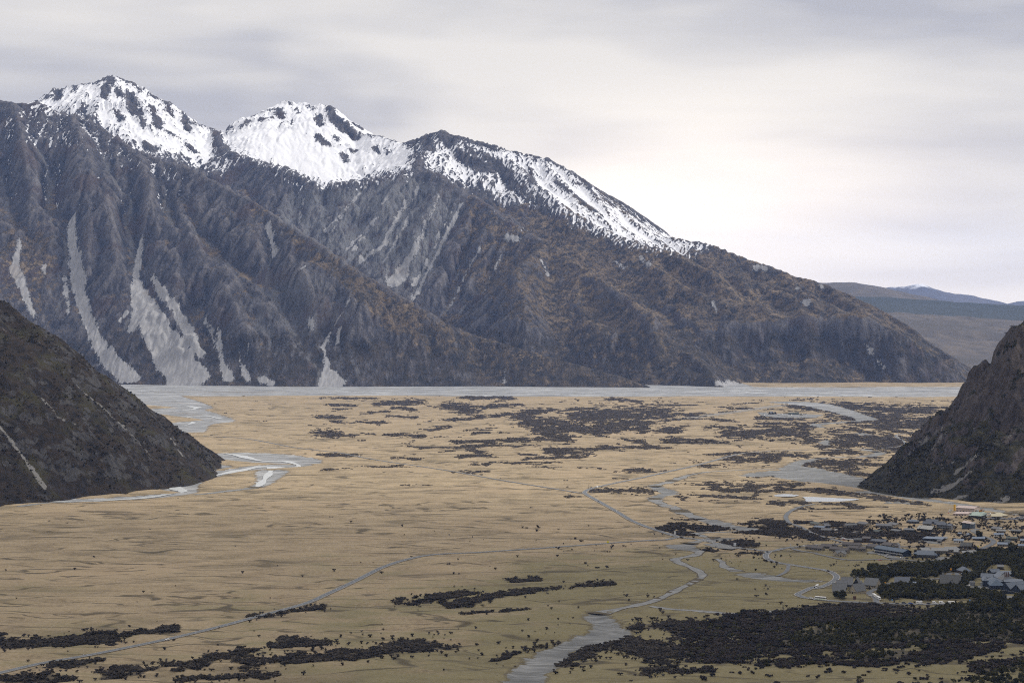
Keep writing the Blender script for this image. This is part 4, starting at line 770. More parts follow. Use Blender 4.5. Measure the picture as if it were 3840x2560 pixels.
# ---- roads
asph = NT('asphalt'); asph.color(asph.ramp(asph.noise(6, 5, 0.65), [(0.35, (0.110, 0.118, 0.128)), (0.65, (0.158, 0.167, 0.178))]))
paint = simple_mat('road_paint', (0.62, 0.62, 0.60), 0.7)
shoulder = NT('gravel_shoulder'); shoulder.color(shoulder.ramp(shoulder.noise(3, 4), [(0.35, (0.12, 0.10, 0.07)), (0.65, (0.22, 0.18, 0.125))]))
for k, (pts, w) in road_w.items():
    kk = list(road_w).index(k)
    r = ribbon('footpath' if k == 'foot_path' else 'road', pts, [w] * len(pts), 0.40 + 0.012 * kk, asph.m)
    sh = ribbon('road_shoulder', pts, [w + 1.0] * len(pts), 0.30 + 0.012 * kk, shoulder.m)
    if k in ('main_road', 'valley_road', 'village_road'):
        for s in (-1, 1): ribbon('edge_line', pts, [0.13] * len(pts), 0.50 + 0.012 * kk, paint, off=s * (w - 0.35), parent=None)
        # dashed centre line
        V, F = [], []; fine_pts = catmull([p[:2] for p in pts], 3.0); acc = 0
        for i in range(len(fine_pts) - 1):
            if (i // 1) % 4: continue
            a, b = np.array(fine_pts[i]), np.array(fine_pts[i + 1]); d = (b - a) / (np.hypot(*(b - a)) + 1e-9); n = np.array([-d[1], d[0]]) * 0.14; j = len(V); z = 0.505 + 0.012 * kk
            V += [(*(a - n), z), (*(a + n), z), (*(b + n), z), (*(b - n), z)]; F.append((j, j + 1, j + 2, j + 3))
        me = bpy.data.meshes.new('centre_line'); me.from_pydata(V, [], F); me.materials.append(paint); o = bpy.data.objects.new('centre_line', me); COL.objects.link(o); o['kind'] = 'structure'
air_m = NT('airstrip_seal'); air_m.color(air_m.ramp(air_m.noise(30, 5), [(0.35, (0.17, 0.155, 0.13)), (0.65, (0.24, 0.22, 0.19))]))
ribbon('airstrip', strip_w, [AIRSTRIP[1]] * len(strip_w), 0.3, air_m.m)
yard = NT('yard_gravel'); yard.color(yard.ramp(yard.noise(4, 5, 0.65), [(0.35, (0.13, 0.135, 0.135)), (0.65, (0.215, 0.215, 0.21))]))
for i, (k, P) in enumerate(APRONS.items()): flat_poly('yard' if 'yard' in k else 'car_park', P, 0.62 + 0.006 * i, yard.m)
# ------------------------------------------------------------------ nearer hills, far hills, and the mountainside the camera stands on
def hill_from_ridges(name, ridges, x0, x1, y0, y1, step, rough, mat, attrs_fn, seed, cliffs=0.0, concave=False):
    X, Y = np.meshgrid(np.arange(x0, x1 + 1, step), np.arange(y0, y1 + 1, step))
    wx = 14 * fbm(X / 130, Y / 130, 4, seed); wy = 14 * fbm(X / 130, Y / 130, 4, seed + 9)
    Z = np.full(X.shape, -80.0)
    for R in ridges:
        top = np.full(X.shape, -500.0); arc = np.zeros(X.shape); dist = np.zeros(X.shape); run = 0.0
        for i in range(len(R) - 1):
            a, b = R[i], R[i + 1]; dx, dy = b[0] - a[0], b[1] - a[1]; l2 = dx * dx + dy * dy
            t = np.clip(((X + wx - a[0]) * dx + (Y + wy - a[1]) * dy) / l2, 0, 1)
            d = np.hypot(X + wx - a[0] - t * dx, Y + wy - a[1] - t * dy)
            z = a[2] + t * (b[2] - a[2]); s = a[3] + t * (b[3] - a[3])
            dd = np.sqrt(d * d + 36) - 6; dd = np.where(dd < 105, dd * 1.45, 152.25 + (dd - 105) * .62) if concave else dd; h = z - s * dd; w = h > top
            top = np.where(w, h, top); arc = np.where(w, run + t * math.sqrt(l2), arc); dist = np.where(w, d, dist); run += math.sqrt(l2)
        q = arc / 75.0 + .5 * wx / 14; ga = smooth(10, 110, dist) * smooth(-5, 50, top)
        top = top + ga * rough * (30 * (ridged(q, dist / 420.0, 3, seed + 21) - .52) + 10 * (ridged(q * 3.3, dist / 140.0, 3, seed + 23) - .45))
        k = 8.0; m = np.maximum(Z, top); Z = m + k * 0.25 * np.clip(1 - np.abs(Z - top) / k, 0, 1) ** 2
    up = smooth(0, 70, Z)
    Z = Z + up * rough * (12 * (ridged(X / 90, Y / 90, 5, seed + 3) - 0.5) + 8 * (ridged(X / 34, Y / 34, 4, seed + 5) - 0.4) + 2.5 * fbm(X / 12, Y / 12, 3, seed + 7))
    if cliffs: Z = Z + up * cliffs * 16 * (smooth(-.12, .12, fbm(X / 60, Y / 60, 4, seed + 13)) - 0.5)
    A = attrs_fn(X, Y, Z)
    ob = grid_mesh(name, X, Y, Z, A, mat, keep=(Z > -6))
    return X, Y, Z, (x0, y0, step), ob

def near_hill_material(name, scrub_lo, scrub_hi, rock_lo, rock_hi, rockiness):
    t = NT(name); steep, streak = t.attr('steep'), t.attr('streak')
    n1 = t.noise(14, 6, 0.65); n2 = t.noise(60, 5, 0.6, loc=(4, 2, 1)); f = t.noise(3.0, 4, 0.7); n3 = t.noise(12, 6, 0.7, stretch=(1.4, 1.4, .45))
    scrub = t.mix(t.ss(0.35, 0.65, n1), scrub_lo, scrub_hi); scrub = t.mix(t.ss(0.5, 0.7, n2), scrub, (0.030, 0.027, 0.012))
    rock = t.ramp(t.math('ADD', t.math('MULTIPLY', n3, 0.65), t.math('MULTIPLY', f, 0.35)), [(0.35, rock_lo), (0.66, rock_hi)])
    r = t.math('ADD', t.math('MULTIPLY', t.math('SUBTRACT', steep, rockiness), 2.0), t.math('MULTIPLY', t.math('SUBTRACT', n1, 0.5), 3.0))
    col = t.mix(t.ss(0.0, 0.35, r), scrub, rock)
    s = t.math('ADD', streak, t.math('MULTIPLY', t.math('SUBTRACT', t.noise(9, 5, 0.65), 0.5), 2.6))
    col = t.mix(t.ss(0.1, 0.45, s), col, t.mix(f, (0.09, 0.087, 0.083), (0.19, 0.185, 0.175)))
    t.color(col); t.bump(t.math('ADD', t.math('MULTIPLY', n1, 1.0), t.math('MULTIPLY', f, 0.5)), 4.0, 0.8); return t.m

def P3(u, v, D, s): p = at_depth(u, v, D); return (p[0], p[1], max(p[2], -2.0), s)
# left: the foot of the long spur
LR = [[P3(u, v, 3500 + 440 * (u / 822.0 if u > 0 else u / 2200.0), .84) for u, v in [(-1400, 560), (-700, 800), (-300, 960), (0, 1127), (100, 1208), (196, 1282), (327, 1380), (441, 1445), (522, 1502), (604, 1567), (686, 1625), (751, 1665), (808, 1708), (822, 1722)]],
      [P3(330, 1520, 3560, 1.0), P3(480, 1660, 3540, 1.0), P3(600, 1760, 3470, 1.0), P3(650, 1825, 3330, 1.0)]]
LSTREAK = [[(270, 1430, 3), (360, 1510, 8), (470, 1610, 6), (540, 1680, 5), (570, 1720, 5)], [(0, 1600, 12), (60, 1680, 10), (120, 1760, 14), (170, 1830, 18)], [(0, 1230, 5), (50, 1255, 3)], [(140, 1280, 4), (200, 1330, 4)], [(40, 1460, 6), (60, 1500, 5)], [(150, 1490, 8), (220, 1560, 6)], [(210, 1560, 6), (330, 1620, 5)], [(640, 1640, 6), (690, 1720, 8)], [(520, 1590, 4), (560, 1630, 3)]]
RR = [[P3(3270, 1838, 3700, .9), P3(3282, 1810, 3640, .9), P3(3350, 1738, 3560, 1.0), P3(3405, 1678, 3520, 1.1), P3(3430, 1645, 3500, 1.15), P3(3480, 1598, 3460, 1.15), P3(3512, 1572, 3440, 1.15), P3(3560, 1506, 3410, 1.15), P3(3605, 1463, 3390, 1.1), P3(3645, 1406, 3370, 1.1), P3(3700, 1368, 3350, 1.1), P3(3755, 1328, 3330, 1.1), P3(3800, 1244, 3310, 1.1), P3(3840, 1212, 3300, 1.1), P3(3960, 1080, 3330, 1.3), P3(4200, 900, 3450, 1.3), P3(4700, 700, 3700, 1.2)],
      [P3(3300, 1790, 3560, .62), P3(3420, 1790, 3380, .6), P3(3560, 1790, 3250, .6), P3(3700, 1760, 3180, .62), P3(3840, 1720, 3120, .65), P3(4100, 1650, 3080, .7)], [P3(3620, 1560, 3330, 1.0), P3(3700, 1640, 3250, .9), P3(3750, 1720, 3180, .8)]]
RSTREAK = [[(3560, 1590, 3), (3480, 1650, 7), (3390, 1720, 5), (3330, 1770, 8)], [(3550, 1620, 6), (3500, 1680, 7), (3450, 1715, 4)], [(3640, 1690, 2), (3580, 1730, 5), (3520, 1770, 3)], [(3760, 1640, 3), (3680, 1700, 6), (3600, 1760, 8), (3560, 1800, 5)], [(3680, 1740, 4), (3560, 1830, 14), (3480, 1850, 10)], [(3780, 1870, 12), (3720, 1900, 16)], [(3700, 1570, 3), (3640, 1610, 3)], [(3660, 1330, 4), (3700, 1310, 3)], [(3620, 1860, 12), (3560, 1880, 10)], [(3830, 1600, 3), (3760, 1660, 3)]]
def streak_attr(strokes, X, Y, Z, meta, lo, hi):
    x0, y0, st = meta
    def hh(x, y): return bilinear(Z, (x - x0) / st, (y - y0) / st)
    out = np.full(X.size, 1e3); xs, ys = X.reshape(-1), Y.reshape(-1)
    D = np.arange(lo, hi, 3.0)
    for s in strokes:
        pts, ws = [], []
        for j in range(len(s) - 1):
            for q in range(6):
                f = q / 6.0; u, v, w = (s[j][i] + f * (s[j + 1][i] - s[j][i]) for i in range(3))
                d = ray(u, v); t = D / d[1]; z = CAM_H + d[2] * t; m = np.nonzero(hh(d[0] * t, D) > z)[0]
                if len(m): pts.append((d[0] * t[m[0]], D[m[0]])); ws.append(w * D[m[0]] / FPX)
        if len(pts) > 1: seg_dist_sparse(xs, ys, pts, ws, 20.0, out)
    return np.clip(-out, -12, 12).reshape(X.shape) / 5.0
def hill_attrs(strokes, meta, lo, hi):
    def f(X, Y, Z):
        gy, gx = np.gradient(Z, meta[2]); return {'steep': np.clip(np.hypot(gx, gy), 0, 2.5), 'streak': streak_attr(strokes, X, Y, Z, meta, lo, hi)}
    return f
LM = near_hill_material('left_hill_ground', (0.007, 0.006, 0.005), (0.024, 0.017, 0.011), (0.010, 0.010, 0.011), (0.066, 0.062, 0.059), 1.1)
RMt = near_hill_material('right_hill_ground', (0.010, 0.010, 0.005), (0.034, 0.029, 0.013), (0.012, 0.010, 0.010), (0.092, 0.076, 0.068), 1.2)
LX, LY, LZ, LMETA, left_hill = hill_from_ridges('left_hillside', LR, -1900, -380, 2900, 4650, 4.5, 0.85, LM, hill_attrs(LSTREAK, (-1900, 2900, 4.5), 3000, 4200), 301)
HX, HY, HZ, HMETA, right_hill = hill_from_ridges('right_hillside', RR, 560, 1600, 2700, 3960, 4.0, 0.9, RMt, hill_attrs(RSTREAK, (560, 2700, 4.0), 2720, 3900), 331, cliffs=1.1, concave=True)

# far terraces and moraine hills down the valley, forest on their crest
def far_hills():
    X, Y = np.meshgrid(np.arange(200, 9000, 40.0), np.arange(9800, 19000, 40.0))
    k = X / Y                                                   # bearing
    A = np.interp(Y.reshape(-1), [9800, 10300, 10900, 11400, 12000, 12600, 13600, 14300, 15000, 16000, 17000, 19000], [-30, -5, 70, 150, 262, 285, 330, 392, 400, 505, 540, 300]).reshape(X.shape)
    B = np.interp(Y.reshape(-1), [9800, 10300, 10900, 11400, 12000, 12600, 13600, 14300, 15000, 16000, 17000, 19000], [-30, -5, 40, 100, 205, 235, 270, 328, 325, 250, 200, 100]).reshape(X.shape)
    f = smooth(0.17, 0.26, k)
    Z = A * (1 - f) + B * f
    Z = Z + smooth(10, 120, Z) * (34 * (ridged(X / 900, Y / 900, 5, 401) - .45) + 10 * fbm(X / 200, Y / 200, 4, 411))
    wood = smooth(12500, 12800, Y + 250 * fbm(X / 500, Y / 500, 4, 421)) * smooth(15300, 14900, Y)
    t = NT('far_hill_ground'); n = t.noise(120, 6, 0.65); n2 = t.noise(500, 5, .6, loc=(2, 3, 4))
    c = t.ramp(n, [(0.35, (0.060, 0.054, 0.048)), (0.65, (0.120, 0.100, 0.078))]); c = t.mix(t.ss(.45, .62, n2), c, (0.07, 0.062, 0.05))
    w = t.math('ADD', t.attr('wood'), t.math('MULTIPLY', t.math('SUBTRACT', n, .5), 1.0))
    t.color(t.mix(t.ss(.4, .6, w), c, (0.036, 0.042, 0.038))); t.bump(n, 20, .6)
    Z = Z + wood * 9 * (fbm(X / 60, Y / 60, 3, 431) + .5)
    grid_mesh('far_hills', X, Y, Z, {'wood': wood}, t.m, keep=(Z > -12))
far_hills()
def distant_range():
    pts = [(2700, 1090), (2900, 1075), (3040, 1078), (3137, 1069), (3239, 1071), (3325, 1077), (3370, 1073), (3420, 1072), (3455, 1066), (3492, 1077), (3553, 1094), (3615, 1114), (3696, 1137), (3740, 1148), (3778, 1143), (3840, 1128), (3960, 1115), (4200, 1090), (4700, 1085)]
    R = [P3(u, v, 30000, .3) for u, v in pts]
    X, Y = np.meshgrid(np.arange(2500, 13000, 80.0), np.arange(26500, 33500, 80.0)); Z = np.full(X.shape, -50.0)
    for i in range(len(R) - 1):
        a, b = R[i], R[i + 1]; dx, dy = b[0] - a[0], b[1] - a[1]; t = np.clip(((X - a[0]) * dx + (Y - a[1]) * dy) / (dx * dx + dy * dy), 0, 1)
        d = np.hypot(X - a[0] - t * dx, Y - a[1] - t * dy); Z = np.maximum(Z, a[2] + t * (b[2] - a[2]) - .24 * d)
    Z = Z + smooth(0, 300, Z) * 110 * (ridged(X / 1500, Y / 1500, 5, 441) - .62)
    t = NT('distant_mountain_ground'); sp = t.N.new('ShaderNodeSeparateXYZ'); t.L.new(t.pos.outputs['Position'], sp.inputs[0]); n = t.noise(300, 5, .65)
    h = t.math('ADD', sp.outputs[2], t.math('MULTIPLY', n, 240.0)); t.color(t.mix(t.ss(775, 835, h), t.mix(n, (0.05, 0.05, 0.05), (0.12, 0.10, 0.08)), (0.7, 0.71, 0.74)))
    grid_mesh('distant_mountains', X, Y, Z, {}, t.m, keep=(Z > -20))
distant_range()
def own_mountain():
    X, Y = np.meshgrid(np.arange(-5000, 5001, 60.0), np.arange(-4400, 701, 60.0))
    Z = np.interp(Y.reshape(-1), [-4400, -3600, -2600, -40, 40, 420, 700], [1500, 1690, 1500, 292, 255, 5, -40]).reshape(X.shape)
    Z = Z + smooth(60, 400, np.hypot(X, Y)) * smooth(0, 120, Z) * 90 * (ridged(X / 500, Y / 500, 5, 451) - .5)
    r = np.hypot(X, Y); Z = np.where(r < 240, np.minimum(Z, 284 - np.maximum(Y, 0) * .62 + 0 * r), Z)
    A = {'steep': np.full(X.shape, .8), 'streak': np.full(X.shape, -2.0)}
    grid_mesh('viewpoint_mountainside', X, Y, Z, A, LM, keep=(Z > -10))
own_mountain()
# ------------------------------------------------------------------ buildings
def mat_cache():
    c = {}
    def get(name, col, rough=0.6, spec=0.3):
        if name not in c: c[name] = simple_mat(name, col, rough, 0.16, 2.5, spec)
        return c[name]
    return get
MC = mat_cache()
ROOFC = {'blue': (0.070, 0.098, 0.135), 'slate': (0.075, 0.085, 0.105), 'grey': (0.105, 0.110, 0.115), 'lightblue': (0.145, 0.180, 0.235), 'brown': (0.070, 0.062, 0.060), 'dark': (0.045, 0.047, 0.050), 'green': (0.065, 0.075, 0.066), 'pale': (0.27, 0.27, 0.255), 'pink': (0.42, 0.34, 0.31), 'mint': (0.26, 0.32, 0.28), 'cream': (0.40, 0.36, 0.25), 'palegrey': (0.175, 0.180, 0.180), 'steel': (0.105, 0.125, 0.155), 'midgrey': (0.115, 0.118, 0.125), 'charcoal': (0.060, 0.062, 0.062)}
WALLC = {'beige': (0.30, 0.265, 0.20), 'stone': (0.17, 0.155, 0.13), 'brown': (0.060, 0.045, 0.035), 'dark': (0.028, 0.030, 0.034), 'white': (0.50, 0.50, 0.48), 'blue': (0.075, 0.095, 0.125), 'pink': (0.38, 0.31, 0.27), 'grey': (0.14, 0.145, 0.15), 'navy': (0.022, 0.030, 0.045)}
roofm = lambda k: MC('roof_' + k, ROOFC[k], 0.55, 0.25)
wallm = lambda k: MC('wall_' + k, WALLC[k], 0.8, 0.2)
glass_m = MC('window_glass', (0.018, 0.022, 0.028), 0.15, 0.5)
trim_m = MC('white_trim', (0.58, 0.58, 0.56), 0.6, 0.3)

def mesh_obj(name, V, F, mat, parent=None, smooth_=False):
    me = bpy.data.meshes.new(name); me.from_pydata([tuple(map(float, v)) for v in V], [], F); me.materials.append(mat); me.update()
    o = bpy.data.objects.new(name, me); COL.objects.link(o)
    if parent is not None: o.parent = parent
    return o
def box_vf(x0, x1, y0, y1, z0, z1):
    V = [(x0, y0, z0), (x1, y0, z0), (x1, y1, z0), (x0, y1, z0), (x0, y0, z1), (x1, y0, z1), (x1, y1, z1), (x0, y1, z1)]
    return V, [(3, 2, 1, 0), (4, 5, 6, 7), (0, 1, 5, 4), (1, 2, 6, 5), (2, 3, 7, 6), (3, 0, 4, 7)]
def extrude_vf(section, a, b, axis):
    """section: list of (s, z); extruded from a to b along axis ('x' or 'y')"""
    n = len(section); V = []
    for t in (a, b):
        for s, z in section: V.append((t, s, z) if axis == 'x' else (s, t, z))
    F = [tuple(range(n)), tuple(range(2 * n - 1, n - 1, -1))] + [(i, i + n, (i + 1) % n + n, (i + 1) % n) for i in range(n)]
    return V, F
def empty(name, loc, rz, label, cat, group=None):
    o = bpy.data.objects.new(name, None); COL.objects.link(o); o.location = loc; o.rotation_euler = (0, 0, rz)
    o['label'] = label; o['category'] = cat
    if group: o['group'] = group
    return o
FOOT = []       # building footprints (x, y, radius) for the planting
def volume(root, x0, x1, y0, y1, z0, eave, rise, kind, wm, rm, nwin=0, oh=0.6, storeys=1, door=True, gable_win=False):
    cx, cy = (x0 + x1) / 2, (y0 + y1) / 2
    if kind in ('gable', 'cross'):
        if kind == 'gable': s0, s1, a, b, ax = y0, y1, x0, x1, 'x'
        else: s0, s1, a, b, ax = x0, x1, y0, y1, 'y'
        sm = (s0 + s1) / 2; hw = (s1 - s0) / 2; sl = rise / hw
        V, F = extrude_vf([(s0, z0 - 1.5), (s1, z0 - 1.5), (s1, eave), (sm, eave + rise - 0.02), (s0, eave)], a, b, ax)
        wall = mesh_obj('wall', V, F, wm, root)
        e = eave - oh * sl; th_ = 0.28
        V, F = extrude_vf([(s0 - oh, e + .05), (s1 + oh, e + .05), (s1 + oh, e + th_), (sm, eave + rise + th_), (s0 - oh, e + th_)], a - oh, b + oh, ax)
        V, F = extrude_vf([(s0 - oh, e + .03), (sm, eave + rise + .03), (s1 + oh, e + .03), (s1 + oh, e + th_), (sm, eave + rise + th_), (s0 - oh, e + th_)], a - oh, b + oh, ax)
        roof = mesh_obj('roof', V, F, rm, root)
        rd = extrude_vf([(sm - .18, eave + rise + th_ - .06), (sm + .18, eave + rise + th_ - .06), (sm + .1, eave + rise + th_ + .08), (sm - .1, eave + rise + th_ + .08)], a - oh, b + oh, ax)
        mesh_obj('ridge_cap', *rd, rm, roof)
    elif kind == 'shed':
        V, F = extrude_vf([(y0, z0 - 1.5), (y1, z0 - 1.5), (y1, eave + rise), (y0, eave)], x0, x1, 'x'); wall = mesh_obj('wall', V, F, wm, root)
        sl = rise / (y1 - y0); th_ = 0.26
        V, F = extrude_vf([(y0 - oh, eave - oh * sl + .03), (y1 + oh, eave + rise + oh * sl + .03), (y1 + oh, eave + rise + oh * sl + th_), (y0 - oh, eave - oh * sl + th_)], x0 - oh, x1 + oh, 'x'); roof = mesh_obj('roof', V, F, rm, root)
    elif kind in ('hip', 'pyramid'):
        V, F = box_vf(x0, x1, y0, y1, z0 - 1.5, eave); wall = mesh_obj('wall', V, F, wm, root)
        r = min((x1 - x0), (y1 - y0)) / 2 * (0.98 if kind == 'pyramid' else 0.9); xa, xb = (x0 + r, x1 - r) if x1 - x0 >= y1 - y0 else (cx, cx)
        ya, yb = (cy, cy) if x1 - x0 >= y1 - y0 else (y0 + r, y1 - r)
        V = [(x0 - oh, y0 - oh, eave + .02), (x1 + oh, y0 - oh, eave + .02), (x1 + oh, y1 + oh, eave + .02), (x0 - oh, y1 + oh, eave + .02), (xa, ya, eave + rise), (xb, yb, eave + rise)]
        if x1 - x0 >= y1 - y0: F = [(0, 1, 5, 4), (1, 2, 5), (2, 3, 4, 5), (3, 0, 4), (3, 2, 1, 0)]
        else: F = [(0, 1, 4), (1, 2, 5, 4), (2, 3, 5), (3, 0, 4, 5), (3, 2, 1, 0)]
        roof = mesh_obj('roof', V, F, rm, root)
    elif kind == 'arch':
        n = 9; hw = (y1 - y0) / 2
        sec = [(y0, z0 - 1.0)] + [(cy - hw * math.cos(math.pi * i / n), eave + rise * math.sin(math.pi * i / n)) for i in range(n + 1)] + [(y1, z0 - 1.0)]
        V, F = extrude_vf(sec, x0, x1, 'x'); wall = mesh_obj('wall', V, F, wm, root)
        sec = [(cy - (hw + .15) * math.cos(math.pi * i / n), eave + (rise + .18) * math.sin(math.pi * i / n)) for i in range(n + 1)]
        sec = sec + [(cy - (hw + .02) * math.cos(math.pi * i / n), eave + (rise + .03) * math.sin(math.pi * i / n)) for i in range(n, -1, -1)]
        V, F = extrude_vf(sec, x0 - .3, x1 + .3, 'x'); roof = mesh_obj('roof', V, F, rm, root)
    else:
        V, F = box_vf(x0, x1, y0, y1, z0 - 1.5, eave); wall = mesh_obj('wall', V, F, wm, root)
        V, F = box_vf(x0 - oh, x1 + oh, y0 - oh, y1 + oh, eave + .02, eave + .34); roof = mesh_obj('roof', V, F, rm, root)
    L = x1 - x0
    for st in range(storeys):
        fl = z0 + st * 2.9
        for i in range(nwin):
            c = x0 + L * (i + .5) / nwin; w = min(1.6, L / nwin * .62); is_door = door and st == 0 and i == nwin // 2
            h0, h1 = (fl + .1, fl + 2.1) if is_door else (fl + .9, fl + 2.15)
            if kind == 'arch' and h1 > eave + .6: continue
            wn = mesh_obj('door' if is_door else 'window', *box_vf(c - w / 2, c + w / 2, y0 - .06, y0 + .02, h0, h1), glass_m, root)
            if L / max(nwin, 1) > 2.2: mesh_obj('frame', *box_vf(c - w / 2 - .1, c + w / 2 + .1, y0 - .085, y0 - .065, h1, h1 + .16), trim_m, wn)
    return wall, roof
def frame_of(conv, a, b):
    (ua, va), (ub, vb) = conv([a, b]); A = on_plane(ua, va); B = on_plane(ub, vb)
    d = B - A; rz = math.atan2(d[1], d[0]); L = float(np.hypot(d[0], d[1])); return A, B, rz, L
def building(name, label, cat, conv, vols, group=None):
    """vols: (a, b, depth, eave, rise, roof kind, wall, roof colour, windows[, storeys]) - a, b: ends of the front foot in photo reading"""
    A, B, rz, L = frame_of(conv, vols[0][0], vols[0][1]); z = gh((A[0] + B[0]) / 2, (A[1] + B[1]) / 2)
    root = empty(name, (A[0], A[1], z), rz, label, cat, group)
    c, s = math.cos(-rz), math.sin(-rz)
    for v in vols:
        a, b, dep, eave, rise, kind, wk, rk, nw = v[:9]; st = v[9] if len(v) > 9 else 1
        A2, B2, rz2, L2 = frame_of(conv, a, b)
        ox, oy = A2[0] - A[0], A2[1] - A[1]; lx, ly = c * ox - s * oy, s * ox + c * oy
        holder = root
        before = set(bpy.data.objects)
        volume(root, 0, L2, 0, dep, 0, eave, rise, kind, wallm(wk), roofm(rk), nw, storeys=st)
        dr = rz2 - rz
        for o in root.children:
            if o in before: continue
            o.location = (lx, ly, 0.0); o.rotation_euler = (0, 0, dr)
        m = (A2 + B2) / 2; nx_, ny_ = -math.sin(rz2), math.cos(rz2)
        k = max(1, int(L2 / max(dep, 4)))
        for i in range(k):
            f = (i + .5) / k; p = A2 + (B2 - A2) * f; FOOT.append((p[0] + nx_ * dep / 2, p[1] + ny_ * dep / 2, max(dep, L2 / k) * .62 + 1.2))
    return root

Bd = building
# --- staff housing and motels behind the scrub (upper row)
Bd('barrack', 'beige barrack with green grey roof beside two small blue roofed huts', 'house', cD, [((372, 580), (528, 607), 9, 3.0, 1.6, 'gable', 'beige', 'green', 8)])
Bd('house', 'low house with plain grey gable roof behind the green roofed barrack', 'house', cD, [((575, 600), (720, 603), 10, 2.6, 2.0, 'gable', 'grey', 'grey', 4)])
Bd('hut', 'smaller of two blue roofed huts below the green roofed barrack', 'hut', cD, [((448, 640), (514, 648), 8, 2.6, 1.4, 'gable', 'brown', 'lightblue', 2)])
Bd('hut', 'larger of two blue roofed huts below the green roofed barrack', 'hut', cD, [((530, 655), (634, 663), 8, 2.6, 1.4, 'gable', 'brown', 'lightblue', 3)])
Bd('house', 'small two tone dark house beside the blue roofed huts', 'house', cD, [((655, 647), (745, 650), 7, 4.0, 1.5, 'gable', 'dark', 'midgrey', 3)])
Bd('house', 'grey roofed long house at the edge of the scrub below the blue roofed huts', 'house', cD, [((585, 698), (770, 702), 9, 2.7, 1.8, 'gable', 'brown', 'midgrey', 4)])
Bd('shed', 'pale arched roof shed with wide openings near the lodge lane', 'shed', cD, [((1035, 642), (1165, 640), 9, 2.4, 2.6, 'arch', 'stone', 'grey', 2), ((1150, 628), (1245, 628), 8, 2.6, 1.6, 'gable', 'grey', 'grey', 2)])
Bd('barrack', 'beige barrack with dark gable end behind the arched shed', 'house', cD, [((1245, 598), (1412, 622), 9, 3.0, 1.8, 'gable', 'beige', 'midgrey', 7)])
Bd('barrack', 'longest grey barrack with white window row above the scrub', 'house', cD, [((1590, 642), (1870, 655), 10, 3.0, 1.9, 'gable', 'grey', 'midgrey', 9)])
Bd('barrack', 'brown barrack with dark gable end behind the longest barrack', 'house', cD, [((1800, 602), (1950, 632), 10, 3.0, 1.8, 'gable', 'beige', 'midgrey', 5)])
Bd('house', 'dark brown house half hidden in scrub at the end of the lodge lane', 'house', cD, [((1548, 728), (1690, 735), 9, 2.8, 2.2, 'gable', 'dark', 'green', 4)])
Bd('house', 'stepped pale grey roof house among tall scrub near the lodge lane', 'house', cD, [((1858, 705), (1940, 712), 9, 2.4, 1.4, 'gable', 'brown', 'grey', 2), ((1935, 712), (2015, 722), 9, 2.2, 1.4, 'gable', 'brown', 'grey', 2)])
Bd('house', 'flat pale roofed house with dark open porch in the scrub', 'house', cD, [((2095, 698), (2275, 706), 9, 2.8, 1.0, 'shed', 'dark', 'grey', 5)])
Bd('house', 'blue grey hip roofed house alone at the top of the village grass', 'house', cD, [((2150, 552), (2330, 564), 11, 2.8, 2.2, 'hip', 'dark', 'steel', 5)])
# --- visitor building and motel units
Bd('community_hall', 'low dark brown hall with raised central tower and strip skylight', 'hall', cD, [((1340, 915), (1478, 920), 14, 5.4, 1.6, 'gable', 'brown', 'brown', 5), ((1182, 906), (1338, 912), 12, 2.8, 1.8, 'gable', 'brown', 'charcoal', 5), ((1480, 920), (1758, 938), 12, 2.6, 2.0, 'gable', 'brown', 'slate', 6)])
Bd('motel_unit', 'brown roofed motel unit at the bend of the loop road', 'motel', cD, [((292, 1032), (470, 1050), 10, 3.0, 2.2, 'gable', 'stone', 'brown', 6), ((478, 1052), (596, 1060), 10, 2.8, 2.0, 'gable', 'stone', 'brown', 3)])
Bd('motel_unit', 'brown motel unit with cross gable behind the middle motel unit', 'motel', cD, [((582, 1012), (770, 1020), 10, 3.0, 2.2, 'gable', 'stone', 'brown', 6), ((775, 1010), (895, 1012), 11, 2.8, 2.4, 'cross', 'stone', 'brown', 3)])
Bd('motel_unit', 'middle brown motel unit behind the pale gabled house', 'motel', cD, [((730, 1062), (930, 1080), 10, 3.0, 2.2, 'gable', 'stone', 'brown', 6), ((936, 1082), (1062, 1090), 10, 2.8, 2.0, 'gable', 'stone', 'brown', 3)])
Bd('motel_unit', 'brown motel unit in the row nearest the dark hall', 'motel', cD, [((972, 982), (1160, 990), 10, 3.0, 2.2, 'gable', 'stone', 'brown', 6), ((1166, 990), (1292, 996), 10, 2.8, 2.0, 'gable', 'stone', 'brown', 3)])
Bd('motel_unit', 'brown motel unit between the hall row and the two storey lodge', 'motel', cD, [((1066, 1040), (1250, 1056), 10, 3.0, 2.2, 'gable', 'stone', 'brown', 6), ((1256, 1056), (1392, 1062), 10, 2.8, 2.0, 'gable', 'stone', 'brown', 3)])
Bd('motel_house', 'pale stone house with stepped grey gable roof on the motel lawn', 'house', cD, [((870, 1165), (1022, 1170), 12, 3.2, 2.6, 'cross', 'beige', 'grey', 3), ((806, 1140), (880, 1158), 12, 3.4, 3.0, 'cross', 'beige', 'grey', 1)])
Bd('motel_unit', 'short brown motel unit touching the end of the two storey lodge', 'motel', cD, [((1412, 1012), (1590, 1030), 11, 3.0, 2.4, 'gable', 'stone', 'brown', 5)])
Bd('chalet', 'brown chalet of joined gable roofs behind the two storey lodge', 'house', cD, [((1690, 985), (1860, 1008), 12, 3.0, 2.6, 'gable', 'stone', 'brown', 4), ((1850, 1005), (1950, 1012), 10, 2.6, 2.2, 'cross', 'stone', 'brown', 2)])
